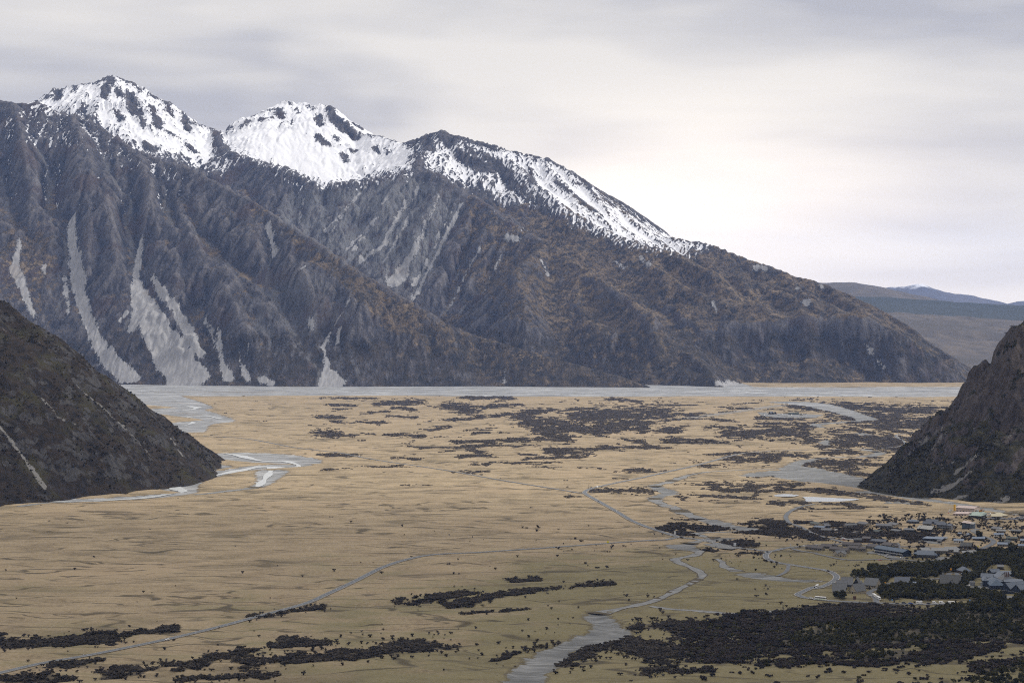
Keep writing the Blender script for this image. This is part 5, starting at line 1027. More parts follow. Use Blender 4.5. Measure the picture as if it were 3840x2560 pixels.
# --- long two storey lodge with balconies
def long_lodge():
    A, B, rz, L = frame_of(cD, (1572, 1088), (2088, 1172)); z = gh(A[0], A[1])
    root = empty('lodge', (A[0], A[1], z), rz, 'long two storey lodge with blue roof and rows of balconies', 'lodge')
    volume(root, 0, L, 0, 13, 0, 6.4, 2.4, 'gable', wallm('navy'), roofm('blue'), 0, oh=1.4)
    n = 20
    for st in range(2):
        for i in range(n):
            c = L * (i + .5) / n; w = L / n * .62
            wn = mesh_obj('window', *box_vf(c - w / 2, c + w / 2, -.06, .02, st * 3.1 + .5, st * 3.1 + 2.3), glass_m, root)
    for i in range(n + 1):
        c = L * i / n; mesh_obj('pillar', *box_vf(c - .12, c + .12, -1.5, -1.3, 0, 6.0), wallm('grey'), root)
    mesh_obj('balcony', *box_vf(0, L, -1.5, -.05, 2.95, 3.12), trim_m, root)
    mesh_obj('railing', *box_vf(0, L, -1.56, -1.52, 3.55, 4.0), MC('rail_white', (0.36, 0.37, 0.38), .6), root)
    for f in np.linspace(.04, .96, 9):
        FOOT.append((A[0] + (B - A)[0] * f - math.sin(rz) * 6, A[1] + (B - A)[1] * f + math.cos(rz) * 6, 10))
long_lodge()
Bd('lodge_hall', 'blue roofed lodge hall with gable porch joined to the two storey lodge', 'lodge', cB, [((0, 1040), (300, 1048), 18, 3.4, 4.0, 'gable', 'dark', 'steel', 8), ((300, 1045), (372, 1043), 14, 3.0, 3.0, 'hip', 'dark', 'steel', 2), ((-70, 1018), (-5, 1030), 9, 3.6, 1.6, 'gable', 'navy', 'blue', 2)])
# --- village behind: houses along the back road
Bd('house', 'dark blue house with shaded front at the head of the gravel turnaround', 'house', cB, [((158, 420), (375, 428), 11, 3.4, 2.4, 'gable', 'dark', 'slate', 6)])
Bd('house', 'small slate roofed house with white porch below the dark blue house', 'house', cB, [((98, 455), (245, 462), 10, 3.0, 2.2, 'gable', 'grey', 'slate', 4)])
Bd('house', 'low slate roofed wing between the dark blue house and the terraced flats', 'house', cB, [((325, 445), (505, 445), 9, 2.6, 2.0, 'gable', 'blue', 'slate', 4)])
Bd('terraced_flats', 'stepped grey two storey flats with sloping front buttresses', 'flats', cB, [((350, 512), (520, 518), 11, 5.6, 2.2, 'gable', 'grey', 'slate', 6, 2), ((522, 515), (615, 520), 11, 4.8, 2.0, 'gable', 'grey', 'slate', 3)])
Bd('sawtooth_flats', 'row of pale white roofed flats stepping down through the scrub', 'flats', cB, [((-10, 535), (22, 537), 10, 2.6, 3.0, 'shed', 'dark', 'pale', 1), ((34, 535), (100, 540), 10, 2.6, 3.2, 'shed', 'dark', 'pale', 2), ((104, 540), (180, 545), 10, 2.4, 3.2, 'shed', 'dark', 'pale', 2), ((184, 548), (258, 552), 10, 2.4, 3.2, 'shed', 'dark', 'pale', 2)])
Bd('flats', 'three storey blue grey block with pink roof on the open slope', 'flats', cB, [((820, 478), (900, 482), 11, 8.4, 1.2, 'shed', 'blue', 'pink', 3, 3), ((902, 484), (968, 487), 11, 8.0, 1.2, 'shed', 'blue', 'pink', 3, 3), ((970, 489), (1034, 492), 11, 7.4, 1.2, 'shed', 'blue', 'pale', 2, 2)])
Bd('house', 'beige long house with grey roof above the bend of the back road', 'house', cB, [((1350, 500), (1480, 512), 11, 3.0, 2.0, 'gable', 'beige', 'midgrey', 6), ((1482, 512), (1542, 514), 10, 3.0, 1.4, 'gable', 'beige', 'pale', 2)])
Bd('house', 'thin flat grey roofed house in the trees below the beige long house', 'house', cB, [((1455, 588), (1622, 592), 8, 2.8, .9, 'shed', 'stone', 'palegrey', 4)])
Bd('house', 'long low grey green roof at the upper edge of the village trees', 'house', cB, [((1715, 552), (1898, 558), 8, 2.6, .9, 'shed', 'dark', 'grey', 4)])
Bd('house', 'pale blue roofed house with white wall beside the winding back road', 'house', cB, [((1415, 645), (1590, 648), 10, 2.8, 1.4, 'gable', 'white', 'lightblue', 4)])
Bd('house', 'dark mossy roofed house among trees by the village edge', 'house', cB, [((1635, 692), (1838, 698), 10, 2.8, 1.6, 'gable', 'dark', 'green', 4)])
Bd('house', 'small mossy cottage with stone walls below the dark mossy house', 'house', cB, [((1595, 762), (1718, 766), 10, 2.8, 2.0, 'hip', 'stone', 'green', 3)])
Bd('house', 'pale blue flat roofed house in the dip beyond the road bend', 'house', cB, [((1470, 835), (1688, 842), 9, 2.8, 1.2, 'shed', 'stone', 'lightblue', 5)])
Bd('house', 'low pale blue roofed house at the village edge near the forest', 'house', cB, [((1852, 860), (1985, 866), 9, 2.8, 1.4, 'gable', 'stone', 'lightblue', 3)])
Bd('house', 'blue roofed house above the low house at the village edge', 'house', cB, [((1892, 755), (2010, 760), 9, 2.8, 1.6, 'gable', 'stone', 'lightblue', 3)])
Bd('house', 'blue roofed long house on the inside of the road bend', 'house', cB, [((1015, 722), (1238, 728), 9, 2.6, 1.2, 'shed', 'dark', 'lightblue', 5)])
Bd('house', 'white fronted house with bright metal roof behind the dark gabled house', 'house', cB, [((668, 762), (842, 768), 9, 2.8, 1.2, 'shed', 'white', 'lightblue', 4)])
Bd('house', 'dark gabled house with solar panels near the road sign', 'house', cB, [((788, 832), (985, 842), 12, 2.8, 3.4, 'gable', 'dark', 'charcoal', 5)])
Bd('school', 'modern flat roofed long building with a paved yard', 'school', cB, [((98, 720), (290, 735), 12, 3.4, 1.2, 'shed', 'dark', 'lightblue', 8), ((292, 738), (458, 748), 12, 3.8, 1.2, 'shed', 'dark', 'lightblue', 6)])
Bd('shed', 'small grey shed at the corner of the paved yard', 'shed', cB, [((368, 765), (432, 768), 6, 2.8, 1.2, 'gable', 'grey', 'grey', 1)])
Bd('house', 'pale green roofed house behind the modern flat roofed building', 'house', cB, [((315, 690), (540, 698), 9, 2.8, 1.2, 'shed', 'beige', 'palegrey', 5)])
Bd('hut', 'tiny blue roofed hut on the left of a dark tree in the scrub', 'hut', cB, [((748, 645), (800, 647), 7, 2.8, 1.2, 'gable', 'white', 'lightblue', 1)])
Bd('hut', 'tiny pale roofed hut on the right of a dark tree in the scrub', 'hut', cB, [((868, 658), (925, 662), 7, 2.8, 1.2, 'cross', 'white', 'lightblue', 1)])
Bd('long_flats', 'row of joined pale metal roofs stepping along the village road', 'flats', cB, [((95, 962), (250, 962), 12, 2.8, 2.0, 'shed', 'stone', 'palegrey', 4), ((255, 962), (378, 966), 12, 2.8, 2.2, 'shed', 'stone', 'palegrey', 4), ((384, 966), (560, 970), 12, 3.0, 2.2, 'shed', 'stone', 'palegrey', 5), ((566, 955), (780, 950), 12, 3.4, 2.0, 'shed', 'stone', 'palegrey', 5)])
Bd('hut', 'small square pale metal roof between the joined roofs and a bush', 'hut', cB, [((674, 972), (748, 974), 9, 2.6, 1.6, 'shed', 'stone', 'palegrey', 2)])
Bd('house', 'wide pale metal roofed house at the edge of the dark forest', 'house', cB, [((846, 1015), (1104, 1018), 13, 2.8, 2.0, 'shed', 'stone', 'palegrey', 6), ((990, 990), (1100, 990), 8, 3.0, 1.4, 'shed', 'stone', 'palegrey', 1)])
# --- depot under the hill
Bd('warehouse', 'long pink warehouse with notched metal roof beside the gravel river', 'warehouse', cB, [((708, 180), (1045, 200), 22, 6.2, 2.2, 'gable', 'pink', 'pink', 6)])
Bd('annex', 'white low annex at the end of the pink warehouse', 'shed', cB, [((1052, 193), (1115, 198), 10, 3.0, .8, 'arch', 'white', 'pale', 2)])
Bd('store_shed', 'pair of flat pink roofs on the bank below the warehouse', 'shed', cB, [((655, 262), (800, 270), 20, 3.0, 1.0, 'shed', 'pink', 'pink', 3), ((803, 270), (905, 276), 20, 3.4, 1.0, 'shed', 'pink', 'pink', 2)])
Bd('store_shed', 'mint green roofed shed with two angled wings in the depot', 'shed', cB, [((940, 285), (1165, 300), 18, 3.0, 1.0, 'shed', 'dark', 'mint', 3), ((1010, 265), (1210, 258), 14, 3.4, 1.0, 'shed', 'dark', 'mint', 3), ((1210, 252), (1275, 250), 8, 3.2, .8, 'shed', 'dark', 'mint', 1)])
Bd('store_shed', 'cream roofed sheds beside the boulder bank', 'shed', cB, [((1360, 292), (1475, 295), 18, 2.8, 1.6, 'shed', 'brown', 'cream', 2), ((1480, 292), (1560, 293), 12, 2.8, 1.4, 'shed', 'beige', 'cream', 2), ((1550, 286), (1660, 283), 22, 3.2, 2.2, 'shed', 'beige', 'cream', 2)])
# --- lodges in the trees
Bd('gabled_lodge', 'steep roofed lodge of clustered grey gables with two dormers', 'lodge', cA, [((405, 1200), (640, 1205), 14, 2.6, 7.0, 'gable', 'beige', 'grey', 6), ((475, 1130), (660, 1135), 12, 2.8, 6.0, 'gable', 'dark', 'midgrey', 4), ((570, 1085), (770, 1090), 13, 3.0, 6.5, 'gable', 'dark', 'midgrey', 4), ((700, 1195), (840, 1215), 14, 3.0, 6.5, 'cross', 'beige', 'grey', 3), ((840, 1165), (985, 1170), 14, 3.0, 6.5, 'cross', 'beige', 'midgrey', 3), ((780, 1080), (890, 1085), 12, 3.0, 6.0, 'cross', 'dark', 'midgrey', 3), ((968, 1090), (1195, 1110), 14, 3.0, 6.5, 'gable', 'beige', 'grey', 5)])
Bd('house', 'wide slate roofed house with three skylights deep in the trees', 'house', cA, [((1545, 1052), (1810, 1060), 16, 3.0, 4.4, 'gable', 'dark', 'slate', 6), ((1775, 1090), (1925, 1095), 10, 2.6, 1.4, 'shed', 'dark', 'lightblue', 2)])
Bd('house', 'lone blue grey roof showing above the forest edge by the field', 'house', cA, [((1332, 818), (1450, 822), 11, 3.4, 2.6, 'cross', 'white', 'lightblue', 3)])
Bd('hut', 'small white gabled hut in the trees beside the lone blue grey roof', 'hut', cA, [((1490, 820), (1550, 822), 7, 3.0, 1.6, 'cross', 'white', 'lightblue', 1)])
Bd('house', 'hip roofed blue house with side porch at the top of the drive', 'house', cC, [((838, 258), (990, 252), 15, 4.0, 4.4, 'hip', 'brown', 'steel', 4), ((805, 272), (868, 278), 8, 2.4, 1.2, 'shed', 'brown', 'steel', 1)])
Bd('stepped_chalet', 'chalet of three slate roofs stepping down the forested slope', 'house', cC, [((1290, 235), (1370, 250), 12, 3.2, 2.6, 'cross', 'dark', 'steel', 2), ((1400, 322), (1510, 330), 17, 3.4, 3.0, 'shed', 'dark', 'steel', 3), ((1530, 385), (1650, 372), 17, 3.4, 3.0, 'shed', 'dark', 'steel', 3)])
Bd('house', 'long flat slate roofed house above the stepped chalet', 'house', cC, [((1580, 305), (1805, 308), 12, 3.0, 1.8, 'shed', 'dark', 'steel', 5)])
Bd('hut', 'small pale grey roofed hut alone high in the forest', 'hut', cC, [((1480, 170), (1585, 172), 8, 3.0, 1.4, 'shed', 'brown', 'grey', 2)])
Bd('dark_lodge', 'large dark lodge with steep brown roofs and pointed dormers', 'lodge', cC, [((420, 480), (790, 490), 20, 4.0, 7.5, 'gable', 'dark', 'charcoal', 8), ((385, 440), (520, 445), 16, 4.0, 7.5, 'cross', 'dark', 'charcoal', 3), ((560, 500), (660, 505), 12, 3.6, 4.0, 'cross', 'dark', 'charcoal', 2), ((740, 492), (835, 492), 12, 3.4, 4.0, 'cross', 'dark', 'charcoal', 2)])
Bd('house', 'slate gable roofed house behind the hotel near the flagpole', 'house', cC, [((1170, 380), (1380, 388), 13, 3.4, 3.2, 'gable', 'dark', 'steel', 4)])
Bd('hotel_block', 'blue hotel block with low hip roof over the service yard', 'hotel', cC, [((1205, 490), (1300, 492), 20, 6.5, 2.6, 'hip', 'navy', 'steel', 3, 2), ((1300, 470), (1580, 470), 18, 4.5, 3.4, 'hip', 'dark', 'steel', 6)])
def flag_hotel():
    r = Bd('hotel', 'hotel pavilion with pyramid roof and glazed gable wings', 'hotel', cC, [((1345, 545), (1600, 548), 30, 4.0, 6.0, 'pyramid', 'navy', 'blue', 8), ((1530, 590), (1720, 620), 26, 4.0, 6.0, 'cross', 'navy', 'steel', 6), ((1722, 620), (1920, 655), 26, 4.0, 6.0, 'cross', 'navy', 'steel', 6), ((1925, 655), (2080, 680), 24, 4.0, 5.0, 'cross', 'navy', 'steel', 5), ((1600, 490), (1940, 500), 22, 5.0, 2.0, 'hip', 'dark', 'steel', 6)])
flag_hotel()
def chimney_hall():
    A, B, rz, L = frame_of(cC, (1560, 455), (1800, 455)); z = gh(A[0], A[1])
    root = empty('hotel_hall', (A[0], A[1], z), rz, 'hotel hall with pale hip roof and three tall chimneys', 'hotel')
    volume(root, 0, L, 0, 20, 0, 5.0, 6.5, 'pyramid', wallm('dark'), roofm('grey'), 6)
    for f in (.27, .40, .53): mesh_obj('chimney', *box_vf(L * f - .45, L * f + .45, 3.0, 3.9, 4.0, 13.5), MC('chimney_rust', (0.10, 0.055, 0.045), .8), root)
    FOOT.append(((A[0] + B[0]) / 2, (A[1] + B[1]) / 2 + 10, 24))
chimney_hall()
def container(label, a, b, dep, h, col, name='container'):
    A, B, rz, L = frame_of(cC if a[1] > 300 else cB, a, b); z = gh(A[0], A[1]); root = empty(name, (A[0], A[1], z), rz, label, 'container')
    m = MC('paint_' + label.split()[0], col, .6)
    V, F = [], []; n = 14
    for i in range(n + 1):
        for (y, zz) in ((0.0 if i % 2 else .12, .1), (0.0 if i % 2 else .12, h)): V.append((L * i / n, y, zz))
    F = [(2 * i, 2 * i + 2, 2 * i + 3, 2 * i + 1) for i in range(n)]
    mesh_obj('corrugated_side', V, F, m, root)
    mesh_obj('body', *box_vf(0, L, .14, dep, .1, h), m, root); mesh_obj('door', *box_vf(L + .01, L + .06, .2, dep - .2, .2, h - .15), m, root)
    FOOT.append(((A[0] + B[0]) / 2, (A[1] + B[1]) / 2 + dep / 2, L * .6))
container('grey storage container beside the parked cars in the hotel yard', (955, 478), (1055, 482), 5, 4.0, (0.16, 0.165, 0.175))
container('pale storage container against the blue hotel block', (1160, 480), (1212, 482), 5, 4.2, (0.27, 0.29, 0.29))
container('yellow plant container standing beside the pink warehouse', (667, 150), (698, 151), 4, 9.0, (0.60, 0.36, 0.03))
# --- airfield
cF = lambda p: crop(2860, 1500, 13.0667, p)
Bd('hangar', 'long dark green arched hangar at the far airfield', 'hangar', cF, [((1260, 712), (1770, 716), 18, 1.5, 5.0, 'arch', 'green' if False else 'dark', 'green', 0)])
Bd('terminal', 'dark slate roofed airfield terminal with steep overlapping gables', 'terminal', cF, [((275, 700), (420, 705), 16, 2.5, 5.5, 'cross', 'dark', 'slate', 3), ((430, 705), (560, 705), 16, 2.5, 4.5, 'cross', 'dark', 'slate', 3), ((565, 690), (690, 690), 14, 2.5, 4.0, 'cross', 'dark', 'charcoal', 2)])
Bd('shed', 'small cream gable shed at the end of the airfield', 'shed', cF, [((1840, 750), (1960, 752), 10, 3.0, 2.0, 'cross', 'beige', 'pale', 0)])
Bd('shed', 'long low white shed in the middle of the airfield yard', 'shed', cF, [((925, 790), (1240, 795), 6, 2.6, .6, 'shed', 'white', 'pale', 0)])
# ------------------------------------------------------------------ vehicles, people and street furniture
tyre_m = MC('tyre', (0.015, 0.015, 0.015), .9); rim_m = MC('wheel_rim', (0.25, 0.25, 0.26), .4)
lamp_red = MC('tail_lamp', (0.35, 0.02, 0.02), .4); lamp_white = MC('head_lamp', (0.7, 0.7, 0.68), .3)
CARC = {'white': (0.72, 0.72, 0.71), 'black': (0.012, 0.012, 0.014), 'blue': (0.02, 0.08, 0.36), 'navy': (0.012, 0.02, 0.055), 'red': (0.35, 0.015, 0.02), 'silver': (0.36, 0.37, 0.38), 'grey': (0.12, 0.13, 0.14), 'yellow': (0.60, 0.52, 0.02), 'orange': (0.62, 0.26, 0.02)}
def bm_mesh(name, build):
    bm = bmesh.new(); build(bm); me = bpy.data.meshes.new(name); bm.to_mesh(me); bm.free(); return me
def add_ext(bm, sec, w, taper=None):
    """side profile (x, z) extruded across the width; taper: list of half-width factors per point"""
    n = len(sec); a = [bm.verts.new((x, -w * (taper[i] if taper else 1), z)) for i, (x, z) in enumerate(sec)]; b = [bm.verts.new((x, w * (taper[i] if taper else 1), z)) for i, (x, z) in enumerate(sec)]
    bm.faces.new(a); bm.faces.new(b[::-1])
    for i in range(n): bm.faces.new((a[i], b[i], b[(i + 1) % n], a[(i + 1) % n]))
    bmesh.ops.recalc_face_normals(bm, faces=bm.faces)
KIND = {  # length, half width, body profile, glass profile, wheels x, wheel r
 'hatchback': (4.1, .86, [(-2.0, .35), (2.0, .35), (2.05, .75), (1.15, .95), (-1.95, 1.0), (-2.05, .6)], [(1.15, .93), (.45, 1.45), (-1.35, 1.48), (-1.95, .98)], (-1.25, 1.3), .32),
 'sedan': (4.6, .88, [(-2.3, .35), (2.3, .35), (2.3, .72), (1.2, .92), (-1.5, .98), (-2.25, .92), (-2.32, .6)], [(1.15, .9), (.4, 1.40), (-.9, 1.40), (-1.6, .96)], (-1.4, 1.42), .33),
 'suv': (4.7, .93, [(-2.3, .42), (2.3, .42), (2.35, .95), (1.25, 1.12), (-2.3, 1.15), (-2.35, .7)], [(1.2, 1.1), (.6, 1.72), (-2.0, 1.75), (-2.28, 1.13)], (-1.42, 1.45), .38),
 'van': (5.2, .98, [(-2.6, .38), (2.55, .38), (2.6, .95), (2.15, 1.15), (1.5, 1.98), (-2.5, 2.05), (-2.62, 1.9)], [(2.12, 1.2), (1.5, 1.82), (-2.3, 1.82), (-2.3, 1.3)], (-1.7, 1.75), .36),
 'pickup': (5.2, .93, [(-2.6, .5), (2.55, .5), (2.6, 1.0), (1.3, 1.15), (-2.6, 1.15)], [(1.3, 1.13), (.7, 1.75), (-.9, 1.75), (-1.05, 1.13)], (-1.6, 1.65), .4),
}
MESHES = {}
def wheel_meshes(r):
    k = ('wheel', r)
    if k not in MESHES:
        def tyre(bm): bmesh.ops.create_cone(bm, cap_ends=True, segments=12, radius1=r, radius2=r, depth=.22); bmesh.ops.rotate(bm, verts=bm.verts, cent=(0, 0, 0), matrix=__import__('mathutils').Matrix.Rotation(math.pi / 2, 3, 'X'))
        def rim(bm): bmesh.ops.create_cone(bm, cap_ends=True, segments=10, radius1=r * .6, radius2=r * .6, depth=.25); bmesh.ops.rotate(bm, verts=bm.verts, cent=(0, 0, 0), matrix=__import__('mathutils').Matrix.Rotation(math.pi / 2, 3, 'X'))
        t = bm_mesh('tyre', tyre); t.materials.append(tyre_m); q = bm_mesh('rim', rim); q.materials.append(rim_m); MESHES[k] = (t, q)
    return MESHES[k]
def child(name, me, root, loc=(0, 0, 0)):
    o = bpy.data.objects.new(name, me); COL.objects.link(o); o.parent = root; o.location = loc; return o
def part_box(name, root, x0, x1, y0, y1, z0, z1, mat): return mesh_obj(name, *box_vf(x0, x1, y0, y1, z0, z1), mat, root)
def place(conv, p, toward):
    (u, v), (u2, v2) = conv([p, toward]); A = on_plane(u, v, .5); B = on_plane(u2, v2, .5); return A, math.atan2(B[1] - A[1], B[0] - A[0])
ROADZ = {}
def surface_z(x, y):
    best, z = 9.0, gh(x, y)
    for i, (k, (pts, w)) in enumerate(road_w.items()):
        d = min(math.hypot(p[0] - x, p[1] - y) for p in pts[::2])
        if d < w + 6 and d < best: best, z = d, .41 + .012 * i
    U, V = to_px(np.array([x]), np.array([y]), np.array([0.0]))
    for i, P in enumerate(APRONS.values()):
        if in_poly(U, V, P)[0]: z = .63 + .006 * i
    return z
VEH = []
def wheels(root, xs, hw, r):
    t, q = wheel_meshes(r)
    for x in xs:
        for s in (-1, 1):
            w = child('wheel', t, root, (x, s * (hw - .08), r)); child('rim', q, w, (0, s * .01, 0))
def car(kind, colour, label, conv, p, toward, group=None):
    A, rz = place(conv, p, toward); L, hw, body, gl, wx, r = KIND[kind]
    root = empty({'hatchback': 'car', 'sedan': 'car', 'suv': 'car', 'van': 'van', 'pickup': 'pickup_truck'}[kind], (A[0], A[1], surface_z(A[0], A[1])), rz, label, {'van': 'van', 'pickup': 'pickup truck'}.get(kind, 'car'), group)
    VEH.append((A[0], A[1]))
    paint_ = MC('car_' + colour, CARC[colour], .3, .5)
    k = (kind, colour)
    if k not in MESHES:
        me = bm_mesh('body', lambda bm: (add_ext(bm, body, hw), bmesh.ops.bevel(bm, geom=list(bm.edges), offset=.06, segments=1, affect='EDGES'))); me.materials.append(paint_)
        g = bm_mesh('window', lambda bm: add_ext(bm, gl, hw * (1.005 if kind == 'van' else .90), None if kind == 'van' else [1, .86, .86, 1])); g.materials.append(glass_m)
        MESHES[k] = (me, g)
    me, g = MESHES[k]
    child('body', me, root); child('window', g, root)
    if kind != 'van':
        top = max(z for x, z in gl); xs = [x for x, z in gl if z > top - .1]
        part_box('roof', root, min(xs) + .02, max(xs) - .02, -hw * .79, hw * .79, top - .05, top + .04, paint_)
    wheels(root, wx, hw, r)
    f = max(x for x, z in body); b = min(x for x, z in body)
    for s in (-1, 1):
        part_box('headlight', root, f - .06, f + .03, s * hw * .62 - .16, s * hw * .62 + .16, .62, .76, lamp_white); part_box('tail_light', root, b - .03, b + .06, s * hw * .72 - .12, s * hw * .72 + .12, .72, .92, lamp_red)
    return root
def camper(label, conv, p, toward, L=6.6, H=3.0, over=True, group=None, colour='white'):
    A, rz = place(conv, p, toward); root = empty('campervan', (A[0], A[1], surface_z(A[0], A[1])), rz, label, 'campervan', group); VEH.append((A[0], A[1]))
    h = L / 2; paint_ = MC('car_' + colour, CARC[colour], .3, .5); k = ('camper', L, H, over)
    if k not in MESHES:
        nose = [(h - 1.9, .5), (h, .5), (h, 1.05), (h - .55, 1.25), (h - 1.25, 2.0), (h - 1.9, 2.05)]
        bx = [(-h, .5), (h - 1.95, .5), (h - 1.95, 2.05)] + ([(h - .75, 2.15), (h - .6, 2.5), (h - 1.0, H)] if over else [(h - 2.4, H)]) + [(-h + .15, H), (-h, H - .15)]
        a = bm_mesh('cab', lambda bm: add_ext(bm, nose, .98)); a.materials.append(paint_); c = bm_mesh('living_box', lambda bm: add_ext(bm, bx, 1.08)); c.materials.append(paint_); MESHES[k] = (a, c)
    a, c = MESHES[k]; child('cab', a, root); child('living_box', c, root)
    for s in (-1, 1):
        part_box('side_window', root, h - 1.75, h - .95, s * .985 - .01, s * .985 + .01, 1.25, 1.85, glass_m)
        part_box('side_window', root, -h + .8, -h + 1.9, s * 1.085 - .01, s * 1.085 + .01, 1.55, 2.15, glass_m); part_box('stripe', root, -h + .1, h - 2.1, s * 1.087 - .008, s * 1.087 + .008, 1.05, 1.2, MC('camper_stripe', (0.16, 0.20, 0.16), .5))
    mesh_obj('windscreen', [(h - .53, -.85, 1.28), (h - .53, .85, 1.28), (h - 1.2, .8, 1.97), (h - 1.2, -.8, 1.97)], [(0, 1, 2, 3)], glass_m, root)
    part_box('rear_window', root, -h - .015, -h + .01, -.6, .6, 1.6, 2.2, glass_m)
    wheels(root, (-h + 1.6, h - 1.0), 1.0, .36)
    return root
def bus(label, conv, p, toward):
    A, rz = place(conv, p, toward); root = empty('bus', (A[0], A[1], surface_z(A[0], A[1])), rz, label, 'bus'); VEH.append((A[0], A[1]))
    w = MC('car_white', CARC['white'], .3, .5)
    def b(bm): add_ext(bm, [(-6, .4), (6, .4), (6.05, 1.4), (5.8, 3.3), (5.6, 3.42), (-5.85, 3.42), (-6, 3.2)], 1.25); bmesh.ops.bevel(bm, geom=list(bm.edges), offset=.08, segments=2, affect='EDGES')
    me = bm_mesh('body', b); me.materials.append(w); child('body', me, root)
    for s in (-1, 1):
        for i in range(8): part_box('side_window', root, -5.3 + i * 1.36, -4.05 + i * 1.36, s * 1.258 - .012, s * 1.258 + .012, 1.75, 2.85, glass_m)
        part_box('stripe', root, -5.6, 5.5, s * 1.262 - .008, s * 1.262 + .008, .85, 1.15, MC('bus_stripe', (0.20, 0.42, 0.08), .5))
        part_box('mirror', root, 6.0, 6.25, s * 1.35 - .08, s * 1.35 + .08, 2.2, 2.7, glass_m)
    part_box('windscreen', root, 5.93, 6.045, -1.05, 1.05, 1.5, 2.9, glass_m); part_box('rear_window', root, -6.03, -5.97, -.9, .9, 2.0, 2.8, glass_m)
    wheels(root, (-4.2, -3.2, 4.2), 1.2, .5)
def digger(label, conv, p, toward):
    A, rz = place(conv, p, toward); root = empty('excavator', (A[0], A[1], surface_z(A[0], A[1])), rz, label, 'excavator'); VEH.append((A[0], A[1])); o = MC('car_orange', CARC['orange'], .5)
    for s in (-1, 1):
        me = bm_mesh('track', lambda bm: add_ext(bm, [(-2.2, .4), (-1.8, 0), (1.8, 0), (2.2, .4), (1.8, .8), (-1.8, .8)], .3)); me.materials.append(tyre_m); child('track', me, root, (0, s * 1.2, 0))
    me = bm_mesh('engine_housing', lambda bm: add_ext(bm, [(-2.2, .9), (1.2, .9), (1.2, 1.8), (-2.0, 2.2), (-2.2, 2.0)], 1.3)); me.materials.append(o); child('engine_housing', me, root)
    me = bm_mesh('cab', lambda bm: add_ext(bm, [(0, 1.8), (1.4, 1.8), (1.3, 3.1), (0, 3.2)], .55)); me.materials.append(glass_m); child('cab', me, root, (0, -.6, 0))
    me = bm_mesh('boom', lambda bm: add_ext(bm, [(1.0, 1.6), (1.5, 1.5), (3.2, 3.8), (5.2, 3.4), (5.2, 3.8), (3.2, 4.4)], .22)); me.materials.append(o); child('boom', me, root, (0, .3, 0))
    me = bm_mesh('bucket', lambda bm: add_ext(bm, [(5.0, 3.7), (5.4, 3.5), (5.2, 1.2), (4.3, .6), (4.0, 1.2), (4.8, 1.7)], .45)); me.materials.append(tyre_m); child('bucket', me, root, (0, .3, 0))
def plane(label, conv, p, toward):
    A, rz = place(conv, p, toward); root = empty('light_aircraft', (A[0], A[1], surface_z(A[0], A[1])), rz, label, 'aircraft'); w = MC('car_white', CARC['white'], .3, .5); rd = MC('car_red', CARC['red'], .3, .5)
    secs = [(5.5, .12, 1.6), (4.6, .55, 1.6), (2.5, .8, 1.7), (-1.0, .75, 1.75), (-4.5, .3, 2.0), (-6.0, .12, 2.1)]; V, F = [], []
    for x, r, z in secs:
        for k in range(8): V.append((x, r * math.cos(k * math.pi / 4), z + r * math.sin(k * math.pi / 4)))
    for i in range(len(secs) - 1):
        for k in range(8): F.append((i * 8 + k, i * 8 + (k + 1) % 8, i * 8 + 8 + (k + 1) % 8, i * 8 + 8 + k))
    F += [tuple(range(8)), tuple(range(47, 39, -1))]
    mesh_obj('fuselage', V, F, w, root)
    mesh_obj('wing', *box_vf(.6, 2.2, -8, 8, 2.5, 2.68), w, root); mesh_obj('tailplane', *box_vf(-5.9, -4.9, -2.6, 2.6, 2.1, 2.2), w, root)
    me = bm_mesh('tail_fin', lambda bm: add_ext(bm, [(-6.0, 2.1), (-4.4, 2.1), (-5.4, 4.4), (-6.3, 4.4)], .07)); me.materials.append(rd); child('tail_fin', me, root)
    me = bm_mesh('propeller', lambda bm: add_ext(bm, [(5.5, .5), (5.58, .5), (5.58, 2.7), (5.5, 2.7)], .09)); me.materials.append(tyre_m); child('propeller', me, root)
    for x, y in ((4.2, 0), (.8, 1.2), (.8, -1.2)): part_box('landing_gear', root, x - .08, x + .08, y - .08, y + .08, 0, 1.2, rim_m); child('wheel', wheel_meshes(.33)[0], root, (x, y, .33))

# parked along the village road below the trees
camper('largest white motorhome with overhanging cab parked along the village road', cC, (632, 800), (900, 800), 7.4, 3.2)
camper('white camper with low nose parked next to the largest motorhome', cC, (455, 800), (700, 800), 6.0, 2.9, False)
camper('small white camper with dark windows parked between the black car and a camper', cC, (325, 799), (600, 799), 4.9, 2.7, False)
car('hatchback', 'black', 'black car parked between a camper and the small white camper', cC, (205, 798), (500, 798))
camper('white motorhome with overcab parked next to the bright blue car', cC, (44, 799), (300, 799), 6.8, 3.1)
car('sedan', 'blue', 'bright blue car parked along the village road', cA, (1837, 1382), (2000, 1386))
car('suv', 'navy', 'dark navy car parked behind the bright blue car', cA, (1715, 1380), (1900, 1384))
car('sedan', 'black', 'black car parked last in the row on the village road', cA, (1596, 1380), (1800, 1386))
for i, (x, y) in enumerate([(1160, 1248), (1186, 1262), (1212, 1278), (1238, 1293), (1262, 1308)]):
    camper('white campervan parked nose to tail along the hotel drive', cA, (x, y), (x + 60, y + 50), 5.6, 2.8, True, 'white campervans in a row on the hotel drive')
car('hatchback', 'white', 'white car parked at the end of the campervan row', cA, (1118, 1248), (1200, 1262))
bus('white tour bus with green stripe on the village road', cA, (182, 1312), (400, 1331))
car('suv', 'white', 'white car following the tour bus at the hairpin', c2, (2280, 1303), (2352, 1309))
camper('white motorhome driving down the bend towards the hairpin', cA, (118, 1085), (0, 1130), 6.6, 3.1)
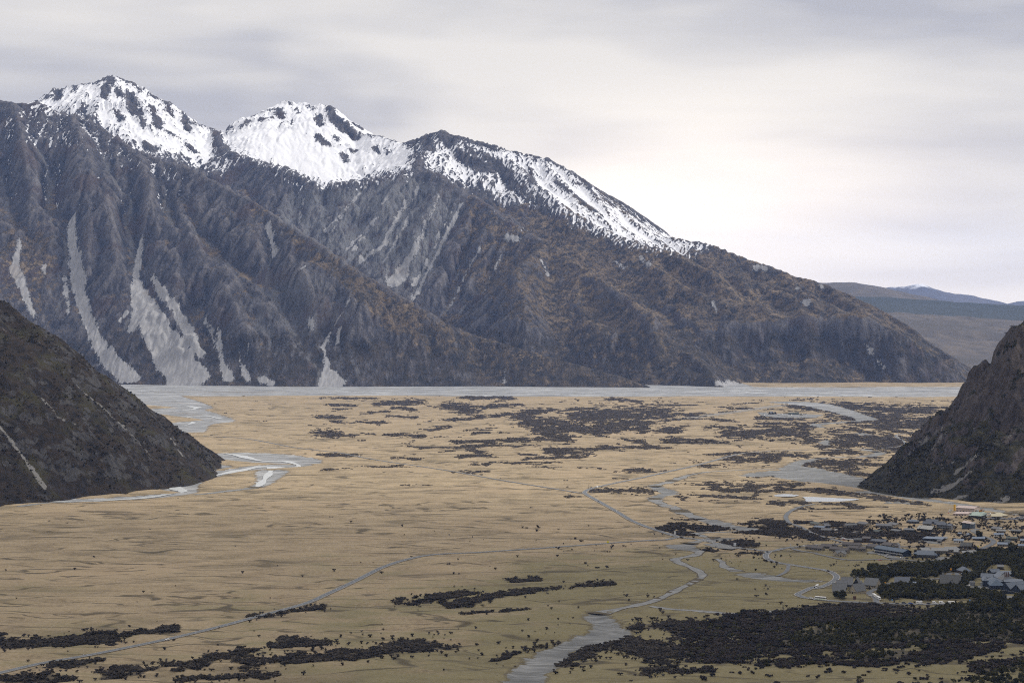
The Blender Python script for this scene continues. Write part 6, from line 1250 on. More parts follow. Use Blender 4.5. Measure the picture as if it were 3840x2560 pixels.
car('suv', 'black', 'black car driving round the top of the bend', cA, (318, 792), (230, 768))
car('sedan', 'red', 'red car driving past the lodge car park', cA, (1268, 584), (1100, 586))
car('suv', 'white', 'white car parked alone before the lodge lawn', cA, (1272, 494), (1330, 486))
car('sedan', 'white', 'white car in front of the parked pair by the two storey lodge', cA, (1388, 520), (1450, 512))
car('suv', 'white', 'white car behind the parked pair by the two storey lodge', cA, (1412, 497), (1470, 488))
car('van', 'white', 'white minivan parked at the end of the two storey lodge', cA, (1685, 550), (1760, 548))
car('hatchback', 'black', 'small black car beside the white minivan at the lodge', cA, (1768, 556), (1830, 552))
car('sedan', 'white', 'white car driving just past the road bridge', c2, (868, 503), (760, 480))
car('sedan', 'white', 'white car driving between the bridge and the village junction', c2, (1475, 608), (1300, 590))
car('suv', 'black', 'black car waiting at the village junction', c2, (1660, 640), (1690, 655))
car('suv', 'white', 'white car driving down from the village junction', c2, (1682, 740), (1650, 700))
car('van', 'black', 'black van entering the road fork before the bridge', c2, (440, 437), (600, 455))
car('hatchback', 'white', 'white car at the start of the motel road', c2, (2182, 561), (2300, 552))
car('sedan', 'grey', 'grey car driving on the back road by the upper car park', cD, (710, 850), (900, 875))
car('suv', 'white', 'white car at the back of the upper car park beside the hall', cD, (990, 832), (1060, 835))
car('hatchback', 'red', 'red car in the upper car park beside the hall', cD, (1008, 847), (1080, 850))
car('sedan', 'white', 'white car in the middle of the upper car park beside the hall', cD, (1130, 848), (1200, 852))
car('suv', 'white', 'white car at the hall end of the upper car park', cD, (1260, 856), (1330, 860))
car('van', 'white', 'white van parked beside the grey roofed long house', cD, (865, 676), (940, 680))
car('van', 'white', 'white van behind the end of the two storey lodge', cD, (1635, 975), (1700, 978))
cM = lambda p: crop(0, 2050, 1.8375, p)
car('suv', 'white', 'white car driving on the long main road across the flat', cM, (1155, 641), (1000, 668))
car('sedan', 'silver', 'silver car following the white car on the main road', cM, (1502, 554), (1400, 580))
camper('white camper rounding the sharp corner of the valley road', cE, (240, 653), (190, 667), 6.2, 3.0)
car('sedan', 'black', 'dark car below the sharp corner of the valley road', cE, (250, 744), (300, 772))
car('sedan', 'white', 'white car halfway between the sharp corner and the fork', cE, (366, 806), (420, 838))
car('van', 'grey', 'grey van on the valley road near the dark thickets', cE, (1150, 440), (1050, 462))
car('suv', 'white', 'white car on the valley road following the grey van', cE, (1290, 422), (1250, 426))
car('van', 'white', 'leading white van on the narrow old valley road', cG, (285, 533), (200, 516))
car('sedan', 'white', 'white car behind the van on the narrow old valley road', cG, (370, 548), (300, 537))
car('van', 'white', 'white minibus parked in the hotel yard', cC, (1040, 538), (1110, 542))
car('sedan', 'yellow', 'yellow car parked in the hotel yard', cC, (1190, 535), (1260, 540))
car('sedan', 'black', 'black car parked behind the yellow car', cC, (1225, 528), (1290, 532))
for x, y in ((922, 490), (940, 482), (958, 474), (976, 468)): car('hatchback', 'white' if x != 976 else 'black', 'white car parked in the angled row by the grey container' if x != 976 else 'black car at the container end of the angled row', cC, (x, y), (x + 20, y + 40), 'white cars in the angled row by the container' if x != 976 else None)
car('sedan', 'white', 'white car parked on the grass edge of the hotel yard', cC, (1085, 556), (1150, 560))
car('suv', 'white', 'white car parked by the drive beside the dark lodge', cC, (228, 368), (300, 366))
car('suv', 'silver', 'silver car parked by the drive beside the dark lodge', cC, (296, 386), (360, 384))
car('sedan', 'black', 'black car parked at the loop of the upper drive', cC, (715, 300), (760, 310))
car('sedan', 'silver', 'silver car parked at the loop of the upper drive', cC, (748, 322), (790, 332))
car('pickup', 'white', 'white truck parked in front of the yellow plant container', cB, (590, 178), (650, 176))
car('van', 'white', 'white van parked among machinery beside the yellow container', cB, (612, 155), (660, 153))
digger('orange excavator at the far end of the pink warehouse', cB, (1136, 186), (1200, 184))
digger('orange excavator parked behind another at the warehouse end', cB, (1166, 190), (1230, 195))
car('van', 'white', 'white van on the depot track above the cream sheds', cB, (1322, 218), (1380, 222))
car('suv', 'white', 'white car parked against the mint green shed', cB, (1213, 284), (1260, 288))
car('pickup', 'white', 'white pickup on the gravel track beside the river', crop and (lambda p: crop(3400, 1860, 9.8, p)), (228, 165), (320, 190))
car('sedan', 'white', 'white car on the slope by the slate roofed house', cB, (678, 424), (720, 426))
car('sedan', 'white', 'white car at the upper right end of the village lane', cB, (1672, 498), (1730, 505))
plane('small white aircraft with red tail on the airfield', cF, (385, 745), (300, 720))
plane('white aircraft beside the long low airfield shed', cF, (770, 735), (880, 735))
for i, (x, y) in enumerate([(70, 750), (180, 775), (235, 778), (150, 620), (1415, 720), (1600, 700), (1400, 745), (1740, 840), (1900, 850), (935, 690), (35, 670)]):
    car('van' if i % 3 == 0 else 'suv', ['white', 'white', 'silver'][i % 3] if i != 10 else 'black', 'parked vehicle on the gravel of the distant airfield', cF, (x, y), (x + 60, y + 4), 'vehicles parked at the airfield')

# signs, posts, bridge
def post_sign(label, conv, p, h, w, sh, col, name='road_sign', cat='sign', group=None):
    (u, v), = conv([p]); A = on_plane(u, v); root = empty(name, (A[0], A[1], gh(A[0], A[1])), math.atan2(A[0], -A[1]) * 0, label, cat, group)
    part_box('post', root, -.07, .07, -.07, .07, -.5, h, rim_m); part_box('sign_board', root, -w / 2, w / 2, -.11, -.075, h - sh, h, MC('sign_%s' % name + str(col), col, .5)); return root
post_sign('yellow diamond sign by the bend of the back road', cB, (1118, 850), 3.2, 1.6, 1.6, (0.62, 0.55, 0.03))
post_sign('orange sign at the loop of the upper drive', cC, (618, 226), 5.0, 1.8, 2.2, (0.60, 0.27, 0.02))
post_sign('orange sign furthest up the hotel drive', cA, (1370, 1048), 3.6, 1.6, 1.8, (0.60, 0.27, 0.02))
post_sign('yellow sign beside the hotel drive near the gabled lodge', cA, (1243, 1092), 3.0, 1.4, 1.6, (0.62, 0.42, 0.03))
post_sign('yellow sign standing alone on the main road verge', cE, (310, 1016), 3.4, 2.4, 2.4, (0.62, 0.55, 0.03))
post_sign('tall white board at the fork of the main road', c2, (345, 418), 7.0, 2.2, 4.5, (0.55, 0.56, 0.56))
post_sign('white framed notice board beside the road past the bridge', c2, (1198, 566), 5.0, 3.2, 3.6, (0.50, 0.52, 0.54))
post_sign('blue sign at the corner of the hotel drive', cA, (1497, 1366), 4.0, 1.2, 2.2, (0.10, 0.25, 0.50))
post_sign('blue sign at the end of the village road by the trees', cC, (965, 792), 4.2, 1.2, 2.2, (0.10, 0.25, 0.50))
post_sign('white and red sign in front of the hotel', cC, (1408, 600), 5.0, 1.6, 2.6, (0.62, 0.55, 0.52))
post_sign('red stake on the grassy bank below the warehouse', cB, (570, 238), 3.0, .9, 1.6, (0.62, 0.10, 0.04))
post_sign('brown sign at the tour bus end of the village road', cA, (806, 1352), 6.0, 3.2, 3.6, (0.09, 0.05, 0.04))
post_sign('small white sign at the road start of the motels', cD, (22, 975), 3.0, 1.6, 1.6, (0.55, 0.56, 0.56))
flag = post_sign('tall flagpole beside the blue hotel block', cC, (1203, 402), 12.0, .3, .3, (0.5, 0.5, 0.5), 'flagpole', 'flagpole')
for pts, conv in (([(100, 460), (188, 468), (233, 472)], c2), ([(1103, 575), (1268, 585), (1615, 625)], c2), ([(1722, 790), (2032, 838)], c2), ([(575, 752), (606, 758), (1214, 636), (1245, 626), (1722, 495), (2162, 378)], cM), ([(240, 775), (352, 830), (205, 985), (338, 1015)], cA)):
    for p in pts: post_sign('slim white marker post on the road verge', conv, p, 2.2, .5, 1.2, (0.6, 0.6, 0.6), 'marker_post', 'post', 'white marker posts along the roads')
for p in ((1028, 1378), (770, 275)): post_sign('thin grey lamp post beside the village road', cA, p, 8.0, .9, .25, (0.12, 0.12, 0.12), 'lamp_post', 'lamp', 'grey lamp posts in the village')
def bridge():
    A = on_plane(*c2([(690, 474)])[0]); B = on_plane(*c2([(830, 494)])[0]); rz = math.atan2(B[1] - A[1], B[0] - A[0]); L = float(np.hypot(*(B - A)[:2]))
    root = empty('road_bridge', (A[0], A[1], 0), rz, 'short road bridge with pale rails over the gravel stream', 'bridge'); c = MC('concrete', (0.30, 0.30, 0.28), .9)
    part_box('deck', root, 0, L, -4.6, 4.6, -.3, .28, c)
    for s in (-1, 1):
        part_box('guard_rail', root, 0, L, s * 4.4 - .08, s * 4.4 + .08, .9, 1.35, trim_m)
        for i in range(6): part_box('rail_post', root, L * i / 5 - .08, L * i / 5 + .08, s * 4.4 - .07, s * 4.4 + .07, .28, .9, c)
        part_box('pier', root, L * (.5 + s * .4) - .5, L * (.5 + s * .4) + .5, -4.2, 4.2, -3.5, -.3, c)
bridge()
def person(label, conv, p, rz, top, low):
    (u, v), = conv([p]); A = on_plane(u, v); z = surface_z(A[0], A[1])
    me = bpy.data.meshes.new('body')
    P = [(0, 0, .95), (0, 0, 1.2), (0, 0, 1.45), (0, 0, 1.56), (0, .02, 1.68), (0, .02, 1.76), (-.1, 0, .9), (-.12, .12, .5), (-.12, .06, .06), (-.12, .2, .04), (.1, 0, .9), (.12, -.08, .5), (.12, -.18, .06), (.12, -.05, .04), (-.2, 0, 1.42), (-.27, -.06, 1.12), (-.25, .08, .86), (.2, 0, 1.42), (.27, .06, 1.12), (.25, .16, .88)]
    E = [(0, 1), (1, 2), (2, 3), (3, 4), (4, 5), (0, 6), (6, 7), (7, 8), (8, 9), (0, 10), (10, 11), (11, 12), (12, 13), (2, 14), (14, 15), (15, 16), (2, 17), (17, 18), (18, 19)]
    me.from_pydata(P, E, []); R = [.15, .15, .16, .06, .10, .085, .10, .075, .05, .045, .10, .075, .05, .045, .07, .05, .04, .07, .05, .04]
    o = bpy.data.objects.new('person', me); COL.objects.link(o); o.location = (A[0], A[1], z); o.rotation_euler = (0, 0, rz); o['label'] = label; o['category'] = 'person'
    sk = o.modifiers.new('skin', 'SKIN'); me.skin_vertices[0].data[0].use_root = True
    for i, r in enumerate(R): me.skin_vertices[0].data[i].radius = (r, r * .8)
    o.modifiers.new('sub', 'SUBSURF').render_levels = 1
    t = NT('clothing'); sp = t.N.new('ShaderNodeSeparateXYZ'); tc = t.N.new('ShaderNodeTexCoord'); t.L.new(tc.outputs['Object'], sp.inputs[0])
    t.color(t.mix(t.ss(1.53, 1.55, sp.outputs[2]), t.mix(t.ss(.9, .92, sp.outputs[2]), low, top), (0.30, 0.18, 0.13))); me.materials.append(t.m)
person('walker in dark clothes on the hotel terrace yard', cC, (1747, 715), .3, (0.03, 0.03, 0.04), (0.02, 0.02, 0.025))
person('person in dark clothes walking on the bend of the village road', c2, (1858, 803), .8, (0.03, 0.03, 0.03), (0.02, 0.02, 0.02))
person('person in dark clothes standing at the village junction verge', c2, (1772, 642), 2.0, (0.03, 0.02, 0.03), (0.02, 0.02, 0.03))
person('second person in dark clothes standing beside another at the junction verge', c2, (1800, 642), 1.2, (0.02, 0.03, 0.05), (0.02, 0.02, 0.02))

# gravel heaps and the boulder bank of the depot
def heap(label, conv, p, r, h, seed):
    (u, v), = conv([p]); A = on_plane(u, v); rng = random.Random(seed); V, F = [(0, 0, h)], []
    for ring, (f, hh) in enumerate(((.35, .72), (.7, .32), (1.0, -.1))):
        for k in range(14): a = k * math.tau / 14; q = f * r * (1 + .15 * (rng.random() - .5)); V.append((q * math.cos(a), q * math.sin(a) * .8, h * hh * (1 + .2 * (rng.random() - .5))))
    for k in range(14): F.append((0, 1 + k, 1 + (k + 1) % 14))
    for ring in range(2):
        for k in range(14): a = 1 + ring * 14; F.append((a + k, a + 14 + k, a + 14 + (k + 1) % 14, a + (k + 1) % 14))
    o = mesh_obj('gravel_heap', V, F, yard.m); o.location = (A[0], A[1], gh(A[0], A[1])); o['label'] = label; o['category'] = 'gravel heap'; o['group'] = 'gravel heaps by the river'
for i, p in enumerate([(1815, 185), (1985, 178), (2155, 184)]): heap('grey conical gravel heap on the flat beside the gravel river', cD, p, 8, 3.2, i)
def boulders():
    rng = random.Random(5); V, F = [], []
    ico = bmesh.new(); bmesh.ops.create_icosphere(ico, subdivisions=1, radius=1.0); iv = [v.co.copy() for v in ico.verts]; jf = [[v.index for v in f.verts] for f in ico.faces]; ico.free()
    for k in range(420):
        f = rng.random(); u, v = cB([(1205 + 780 * f, 332 - 14 * f - 30 * rng.random())])[0]; A = on_plane(u, v); r = .7 + 1.1 * rng.random(); j = len(V); hz = (332 - 14 * f)
        up = 2.6 * rng.random()
        for c in iv: q = c * r * (1 + .3 * (rng.random() - .5)); V.append((A[0] + q.x * 1.3, A[1] + q.y, gh(A[0], A[1]) + q.z * .8 + up * .5))
        F += [[a + j for a in fc] for fc in jf]
    t = NT('boulder_rock'); t.color(t.ramp(t.noise(2.5, 3), [(0.35, (0.05, 0.05, 0.055)), (0.65, (0.24, 0.24, 0.25))]))
    o = mesh_obj('boulder_bank', V, F, t.m); o['kind'] = 'stuff'; o['label'] = 'bank of piled grey boulders below the cream sheds'; o['category'] = 'boulders'
boulders()
# ------------------------------------------------------------------ vegetation
def ico_data():
    b = bmesh.new(); bmesh.ops.create_icosphere(b, subdivisions=1, radius=1.0)
    v = np.array([tuple(x.co) for x in b.verts]); f = np.array([[x.index for x in q.verts] for q in b.faces]); b.free(); return v, f
IV, IF = ico_data()
def plant_mesh(name, seed, blobs, leaves, leaf, mat, trunk=None, trunk_mat=None, jag=.28):
    """blobs: (x, y, z, rx, rz); leaves: number of small leaf-clump faces standing off the blobs"""
    rng = np.random.RandomState(seed); V, F = [], []
    for (x, y, z, rx, rz) in blobs:
        k = sum(len(a) for a in V); d = IV * (1 + jag * (rng.rand(len(IV), 1) - .5) * 2); V.append(d * np.array([rx, rx, rz]) + np.array([x, y, z])); F += [tuple(int(i) + k for i in f) for f in IF]
    base = sum(len(a) for a in V); L = []
    for i in range(leaves):
        b = blobs[rng.randint(len(blobs))]; d = rng.normal(size=3); d[2] = d[2] * .8 + .25; d /= np.linalg.norm(d)
        c = np.array(b[:3]) + d * np.array([b[3], b[3], b[4]]) * (.85 + .45 * rng.rand()); e1 = rng.normal(size=3); e1 /= np.linalg.norm(e1); e2 = np.cross(e1, d + rng.normal(size=3) * .6); e2 /= np.linalg.norm(e2) + 1e-6
        s = leaf * (.6 + .8 * rng.rand()); L += [c - e1 * s, c + e2 * s * .7, c + e1 * s, c - e2 * s * .7]; j = base + i * 4; F.append((j, j + 1, j + 2, j + 3))
    if L: V.append(np.array(L))
    V = np.concatenate(V); me = bpy.data.meshes.new(name); me.from_pydata([tuple(map(float, v)) for v in V], [], F); me.materials.append(mat); me.update(); return me
def trunk_mesh(h, r, mat, n=6, limbs=3, seed=0):
    rng = random.Random(seed); V, F = [], []
    def tube(p, q, r0, r1):
        p, q = Vector(p), Vector(q); d = (q - p).normalized(); a = d.orthogonal().normalized(); b = d.cross(a); j = len(V)
        for c, rr in ((p, r0), (q, r1)):
            for k in range(n): V.append(tuple(c + (a * math.cos(k * math.tau / n) + b * math.sin(k * math.tau / n)) * rr))
        for k in range(n): F.append((j + k, j + (k + 1) % n, j + n + (k + 1) % n, j + n + k))
    tube((0, 0, -.3), (0, 0, h), r, r * .5)
    for i in range(limbs): a = i * math.tau / limbs + rng.random(); tube((0, 0, h * (.45 + .15 * i)), (math.cos(a) * h * .45, math.sin(a) * h * .45, h * (.85 + .1 * i)), r * .5, r * .2)
    me = bpy.data.meshes.new('trunk'); me.from_pydata(V, [], F); me.materials.append(mat); return me
def leaf_mat(name, lo, hi, size=1.4):
    t = NT(name); oi = t.N.new('ShaderNodeObjectInfo'); n = t.noise(size, 3, .6); f = t.math('ADD', t.math('MULTIPLY', n, .6), t.math('MULTIPLY', oi.outputs['Random'], .5))
    t.color(t.ramp(f, [(0.25, lo), (0.85, hi)])); t.b.inputs['Roughness'].default_value = .85; return t.m
M_thorn = leaf_mat('thorn_shrub', (0.013, 0.011, 0.009), (0.066, 0.055, 0.043)); M_brown = leaf_mat('brown_scrub', (0.010, 0.008, 0.006), (0.044, 0.034, 0.028))
M_ever = leaf_mat('evergreen_leaf', (0.008, 0.009, 0.003), (0.050, 0.046, 0.014))
M_hill = leaf_mat('hill_scrub', (0.007, 0.006, 0.003), (0.040, 0.032, 0.012)); M_bark = simple_mat('bark', (0.05, 0.042, 0.035), .95)
def thorn(seed):
    r = random.Random(seed); return [(r.uniform(-.6, .6), r.uniform(-.6, .6), r.uniform(.55, .95), r.uniform(.3, .48), r.uniform(.22, .34)) for _ in range(5)] + [(0, 0, .35, .28, .4)]
THORN = [plant_mesh('thorn_shrub', s, thorn(s), 46, .20, M_thorn) for s in range(4)]
BROWN = [plant_mesh('brown_scrub', 20 + s, [(random.Random(s * 9 + k).uniform(-.65, .65), random.Random(s * 7 + k).uniform(-.65, .65), random.Random(s * 5 + k).uniform(.4, .85), .45, .38) for k in range(7)], 60, .18, M_brown) for s in range(3)]
def wide(seed):
    r = random.Random(seed); return [(r.uniform(-1.7, 1.7), r.uniform(-1.2, 1.2), r.uniform(.3, .8), r.uniform(.3, .62), r.uniform(.22, .42)) for _ in range(13)]
WIDE = [plant_mesh('thorn_shrub', 30 + s, wide(30 + s), 90, .22, M_thorn) for s in range(3)]; WIDEB = [plant_mesh('brown_scrub', 36 + s, wide(36 + s), 90, .22, M_brown) for s in range(3)]
def clump(seed):
    r = random.Random(seed); return [(r.uniform(-1, 1), r.uniform(-1, 1), r.uniform(.16, .30), r.uniform(.22, .40), r.uniform(.14, .24)) for _ in range(9)]
M_clump = leaf_mat('far_thorn', (0.028, 0.025, 0.023), (0.092, 0.078, 0.066), 4.0)
CLUMP = [plant_mesh('thorn_clump', 40 + s, clump(60 + s), 16, .14, M_clump) for s in range(3)]
def crown(seed, tall=1.0):
    r = random.Random(seed); out = [(0, 0, .62 * tall, .36, .36 * tall)]
    for k in range(9):
        a = r.random() * math.tau; h = r.uniform(.34, .92); q = .38 * (1.15 - abs(h - .5) * 1.3); out.append((q * math.cos(a) * r.uniform(.5, 1.1), q * math.sin(a) * r.uniform(.5, 1.1), h * tall, r.uniform(.17, .27), r.uniform(.14, .22) * tall))
    return out
CROWN = [plant_mesh('crown', 80 + s, crown(80 + s, 1.0 + .15 * (s % 3)), 150, .085, M_ever, jag=.32) for s in range(5)]
CROWN_LOW = plant_mesh('crown', 91, [(a * 1.5, b * 1.5, c * 1.1, d * 1.6, e * 1.3) for a, b, c, d, e in crown(91)], 120, .12, M_ever, jag=.32)
CROWN_LOW2 = plant_mesh('crown', 92, [(a * 1.8, b * 1.8, c * .9, d * 1.5, e * 1.2) for a, b, c, d, e in crown(92)], 120, .14, M_ever, jag=.36)
cone_bl = [(0, 0, .2 + .11 * k, .36 - .042 * k, .13) for k in range(8)]
CONE = plant_mesh('crown', 99, cone_bl, 160, .075, M_ever, jag=.35)
TRUNK = trunk_mesh(.5, .045, M_bark)

rng = np.random.RandomState(11)
foot = np.array(FOOT); veh = np.array(VEH)
def clearance(x, y, road_min, stream_min=0.5):
    rd = np.full(x.shape, 60.0)
    for k, (pts, w) in road_w.items(): seg_dist_sparse(x, y, pts, [w] * len(pts), 20.0, rd)
    sd = np.full(x.shape, 60.0)
    for pts in stream_w: seg_dist_sparse(x, y, pts, [p[2] for p in pts], 20.0, sd)
    U, V = to_px(x, y, 0 * x); ok = (rd > road_min) & (sd > stream_min)
    for P in APRONS.values(): ok &= ~in_poly(U, V, P)
    for P in PONDS:
        if P: ok &= ~in_poly(U, V, P)
    for fx, fy, fr in foot: ok &= (x - fx) ** 2 + (y - fy) ** 2 > (fr + 1.0) ** 2
    for vx, vy in veh: ok &= ~((np.abs(x - vx) < 5) & (y > vy - 14) & (y < vy + 4))
    d1 = range_ok(x, y); return ok & d1
def hill_z(x, y):
    a = bilinear(LZ, (x - LMETA[0]) / LMETA[2], (y - LMETA[1]) / LMETA[2]); b = bilinear(HZ, (x - HMETA[0]) / HMETA[2], (y - HMETA[1]) / HMETA[2])
    a = np.where((x > LX.min()) & (x < LX.max()) & (y > LY.min()) & (y < LY.max()), a, -99); b = np.where((x > HX.min()) & (x < HX.max()) & (y > HY.min()) & (y < HY.max()), b, -99)
    return np.maximum(a, b)
def range_ok(x, y): return hill_z(x, y) < 0.5
def scatter(y0, y1, dens):
    n = int((y1 - y0) * (y0 + y1) / 2 * .56 * dens); y = np.sqrt(rng.rand(n) * (y1 ** 2 - y0 ** 2) + y0 ** 2); x = (rng.rand(n) - .5) * .56 * y; return x, y
def belt_mask(x, y):
    U, V = to_px(x, y, 0 * x); g = np.zeros(x.shape, bool)
    for P in GREEN: g |= in_poly(U + 14 * fbm(x / 25, y / 60, 3, 501), V + 5 * fbm(x / 25, y / 60, 3, 503), P)
    for u, v, ru, rv in CLEAR: g &= ((U - u) / ru) ** 2 + ((V - v) / rv) ** 2 > 1
    return g
# evergreen trees
tx, ty = scatter(1480, 2420, .075)
g = belt_mask(tx, ty); tx, ty = tx[g], ty[g]
low_belt = ty < 1920
keep = np.where(low_belt, rng.rand(len(tx)) < .5 + .9 * fbm(tx / 60, ty / 120, 3, 511), True); tx, ty = tx[keep], ty[keep]
k = clearance(tx, ty, 3.5); tx, ty = tx[k], ty[k]
ts = (3.6 + 3.2 * rng.rand(len(tx)) ** 1.5) * np.where(ty < 1920, .72, 1.0); ts = ts * (1 + .25 * fbm(tx / 50, ty / 90, 3, 521))
trot = rng.rand(len(tx)) * 6.28; tv = rng.randint(0, 5, len(tx))
def top_n(x, y, s, n): return np.argsort(-(s / y))[:n]
inview = np.abs(tx / ty) < .262
order = [i for i in np.argsort(-(ts / ty)) if inview[i] and ty[i] > 1545][:296]
sel = np.zeros(len(tx), bool); sel[order] = True
def tree(x, y, s, v, rz, label, group, mesh=None, name='evergreen_tree'):
    root = empty(name, (x, y, gh(x, y)), rz, label, 'tree', group)
    c = child('crown', mesh or CROWN[v], root); c.scale = (s, s, s); t = child('trunk', TRUNK, root); t.scale = (s, s, s)
LMK = [(3205, 2205, 'beside the clustered grey gables of the steep lodge'), (3372, 2185, 'around the slate roofed house with three skylights'), (3560, 2175, 'around the large dark lodge with pointed dormers'), (3312, 2140, 'at the forest edge near the lone blue grey roof'), (3630, 2146, 'near the hip roofed blue house'), (3745, 2150, 'near the chalet of three stepped roofs'), (3790, 2215, 'in front of the glazed hotel wings'), (3340, 2240, 'behind the row of parked motorhomes'), (3520, 2245, 'between the motorhomes and the hotel yard'), (3680, 2085, 'on the forest crest below the village houses'), (3800, 2100, 'on the forest crest near the rounded tall tree'), (3050, 2400, 'at the open end of the lower evergreen belt'), (3350, 2380, 'in the middle of the lower evergreen belt'), (3650, 2340, 'at the upper side of the lower belt under the hotel'), (3720, 2400, 'deep in the lower evergreen belt'), (3750, 2530, 'on the grassy slope in front of the scrub'), (3350, 2470, 'among the brown scrub below the evergreen belt')]
U0, V0 = to_px(tx, ty, 0 * tx)
for i in order:
    j = min(range(len(LMK)), key=lambda k: ((U0[i] - LMK[k][0]) / 1.6) ** 2 + (V0[i] - LMK[k][1]) ** 2)
    size = 'tall' if ts[i] > 5.6 else 'medium' if ts[i] > 4.3 else 'low'
    tree(tx[i], ty[i], ts[i], int(tv[i]), float(trot[i]), '%s dark evergreen tree %s' % (size, LMK[j][2]), '%s evergreens %s' % (size, LMK[j][2]))
for (u, v, s, lab) in [(3592, 2120, 12.5, 'tall dark conifer standing alone at the forest corner by the field'), (3748, 2090, 11, 'pointed dark conifer above the forest edge'), (3798, 2085, 12, 'rounded tall tree above the forest edge near the village'), (3672, 2022, 9, 'dark tree between two tiny huts in the scrub')]:
    p = on_plane(u, v); tree(p[0], p[1], s, 1, .4, lab, None, CONE if 'conifer' in lab else CROWN[2], 'conifer' if 'conifer' in lab else 'evergreen_tree')

# thorn shrubs on the flat
pts = []
for (y0, y1, dens, sc, kind) in ((1470, 2750, .115, (0.8, 2.5), 'near'), (2750, 4400, .070, (1.5, 3.6), 'mid'), (4400, 7000, .026, (2.4, 6.0), 'far')):
    x, y = scatter(y0, y1, dens); d, halo = thicket(x, y, True); single = .0006 + (.075 if kind == 'near' else .03) * halo + .03 * smooth(.08, .3, fbm(x / 120, y / 160, 3, 531)) * smooth(-200, 400, x) * (y < 2700) + .012 * (y < 1850) * smooth(0, .3, fbm(x / 80, y / 120, 3, 533)) + .012 * (y < 1850) * smooth(0, 300, x)
    kp = (rng.rand(len(x)) < np.where(d > .25, d * (1.0 if kind == 'near' else .75), single * (1.0 if kind == 'near' else .5))); x, y, d = x[kp], y[kp], d[kp]
    kp = clearance(x, y, 2.2, 1.0) & ~belt_mask(x, y); x, y, d = x[kp], y[kp], d[kp]
    s = sc[0] + (sc[1] - sc[0]) * rng.rand(len(x)) ** 1.4; pts.append((x, y, s, kind, d))
# village garden shrubs
vx, vy = scatter(2280, 2950, .035); U, V = to_px(vx, vy, 0 * vx); m = (U > 3250) & (V > 1935) & (V < 2110) & (rng.rand(len(vx)) < .35 + 1.2 * fbm(vx / 40, vy / 70, 3, 541)); vx, vy = vx[m], vy[m]; m = clearance(vx, vy, 2.5); vx, vy = vx[m], vy[m]

def gn_scatter(name, x, y, s, rz, meshes, label, cat, idx=None, zs=None):
    coll = bpy.data.collections.new(name + '_kinds')
    for i, me in enumerate(meshes): coll.objects.link(bpy.data.objects.new('%s_kind_%d' % (name, i), me))
    z = ground_h(x, y) if zs is None else zs
    me = bpy.data.meshes.new(name); me.vertices.add(len(x)); me.vertices.foreach_set('co', np.stack([x, y, z], -1).astype(np.float32).reshape(-1))
    a = me.attributes.new('size', 'FLOAT', 'POINT'); a.data.foreach_set('value', s.astype(np.float32)); a = me.attributes.new('turn', 'FLOAT', 'POINT'); a.data.foreach_set('value', rz.astype(np.float32))
    a = me.attributes.new('pick', 'INT', 'POINT'); a.data.foreach_set('value', (idx if idx is not None else rng.randint(0, len(meshes), len(x))).astype(np.int32))
    ob = bpy.data.objects.new(name, me); COL.objects.link(ob); ob['kind'] = 'stuff'; ob['label'] = label; ob['category'] = cat
    ng = bpy.data.node_groups.new(name, 'GeometryNodeTree'); ng.interface.new_socket('Geometry', in_out='INPUT', socket_type='NodeSocketGeometry'); ng.interface.new_socket('Geometry', in_out='OUTPUT', socket_type='NodeSocketGeometry')
    N, L = ng.nodes, ng.links; gi = N.new('NodeGroupInput'); go = N.new('NodeGroupOutput'); iop = N.new('GeometryNodeInstanceOnPoints'); ci = N.new('GeometryNodeCollectionInfo')
    ci.inputs['Collection'].default_value = coll; ci.inputs['Separate Children'].default_value = True; ci.inputs['Reset Children'].default_value = True; iop.inputs['Pick Instance'].default_value = True
    def named(n, t): q = N.new('GeometryNodeInputNamedAttribute'); q.data_type = t; q.inputs['Name'].default_value = n; return q.outputs['Attribute']
    cx = N.new('ShaderNodeCombineXYZ'); L.new(named('turn', 'FLOAT'), cx.inputs[2]); e2r = N.new('FunctionNodeEulerToRotation'); L.new(cx.outputs[0], e2r.inputs[0])
    L.new(gi.outputs[0], iop.inputs['Points']); L.new(ci.outputs[0], iop.inputs['Instance']); L.new(named('pick', 'INT'), iop.inputs['Instance Index']); L.new(e2r.outputs[0], iop.inputs['Rotation']); L.new(named('size', 'FLOAT'), iop.inputs['Scale']); L.new(iop.outputs[0], go.inputs[0])
    md = ob.modifiers.new('scatter', 'NODES'); md.node_group = ng
    return ob
r_ = ~sel
gn_scatter('forest', tx[r_], ty[r_], ts[r_], trot[r_], CROWN, 'dark evergreen forest around the hotel and below the village', 'forest', tv[r_])
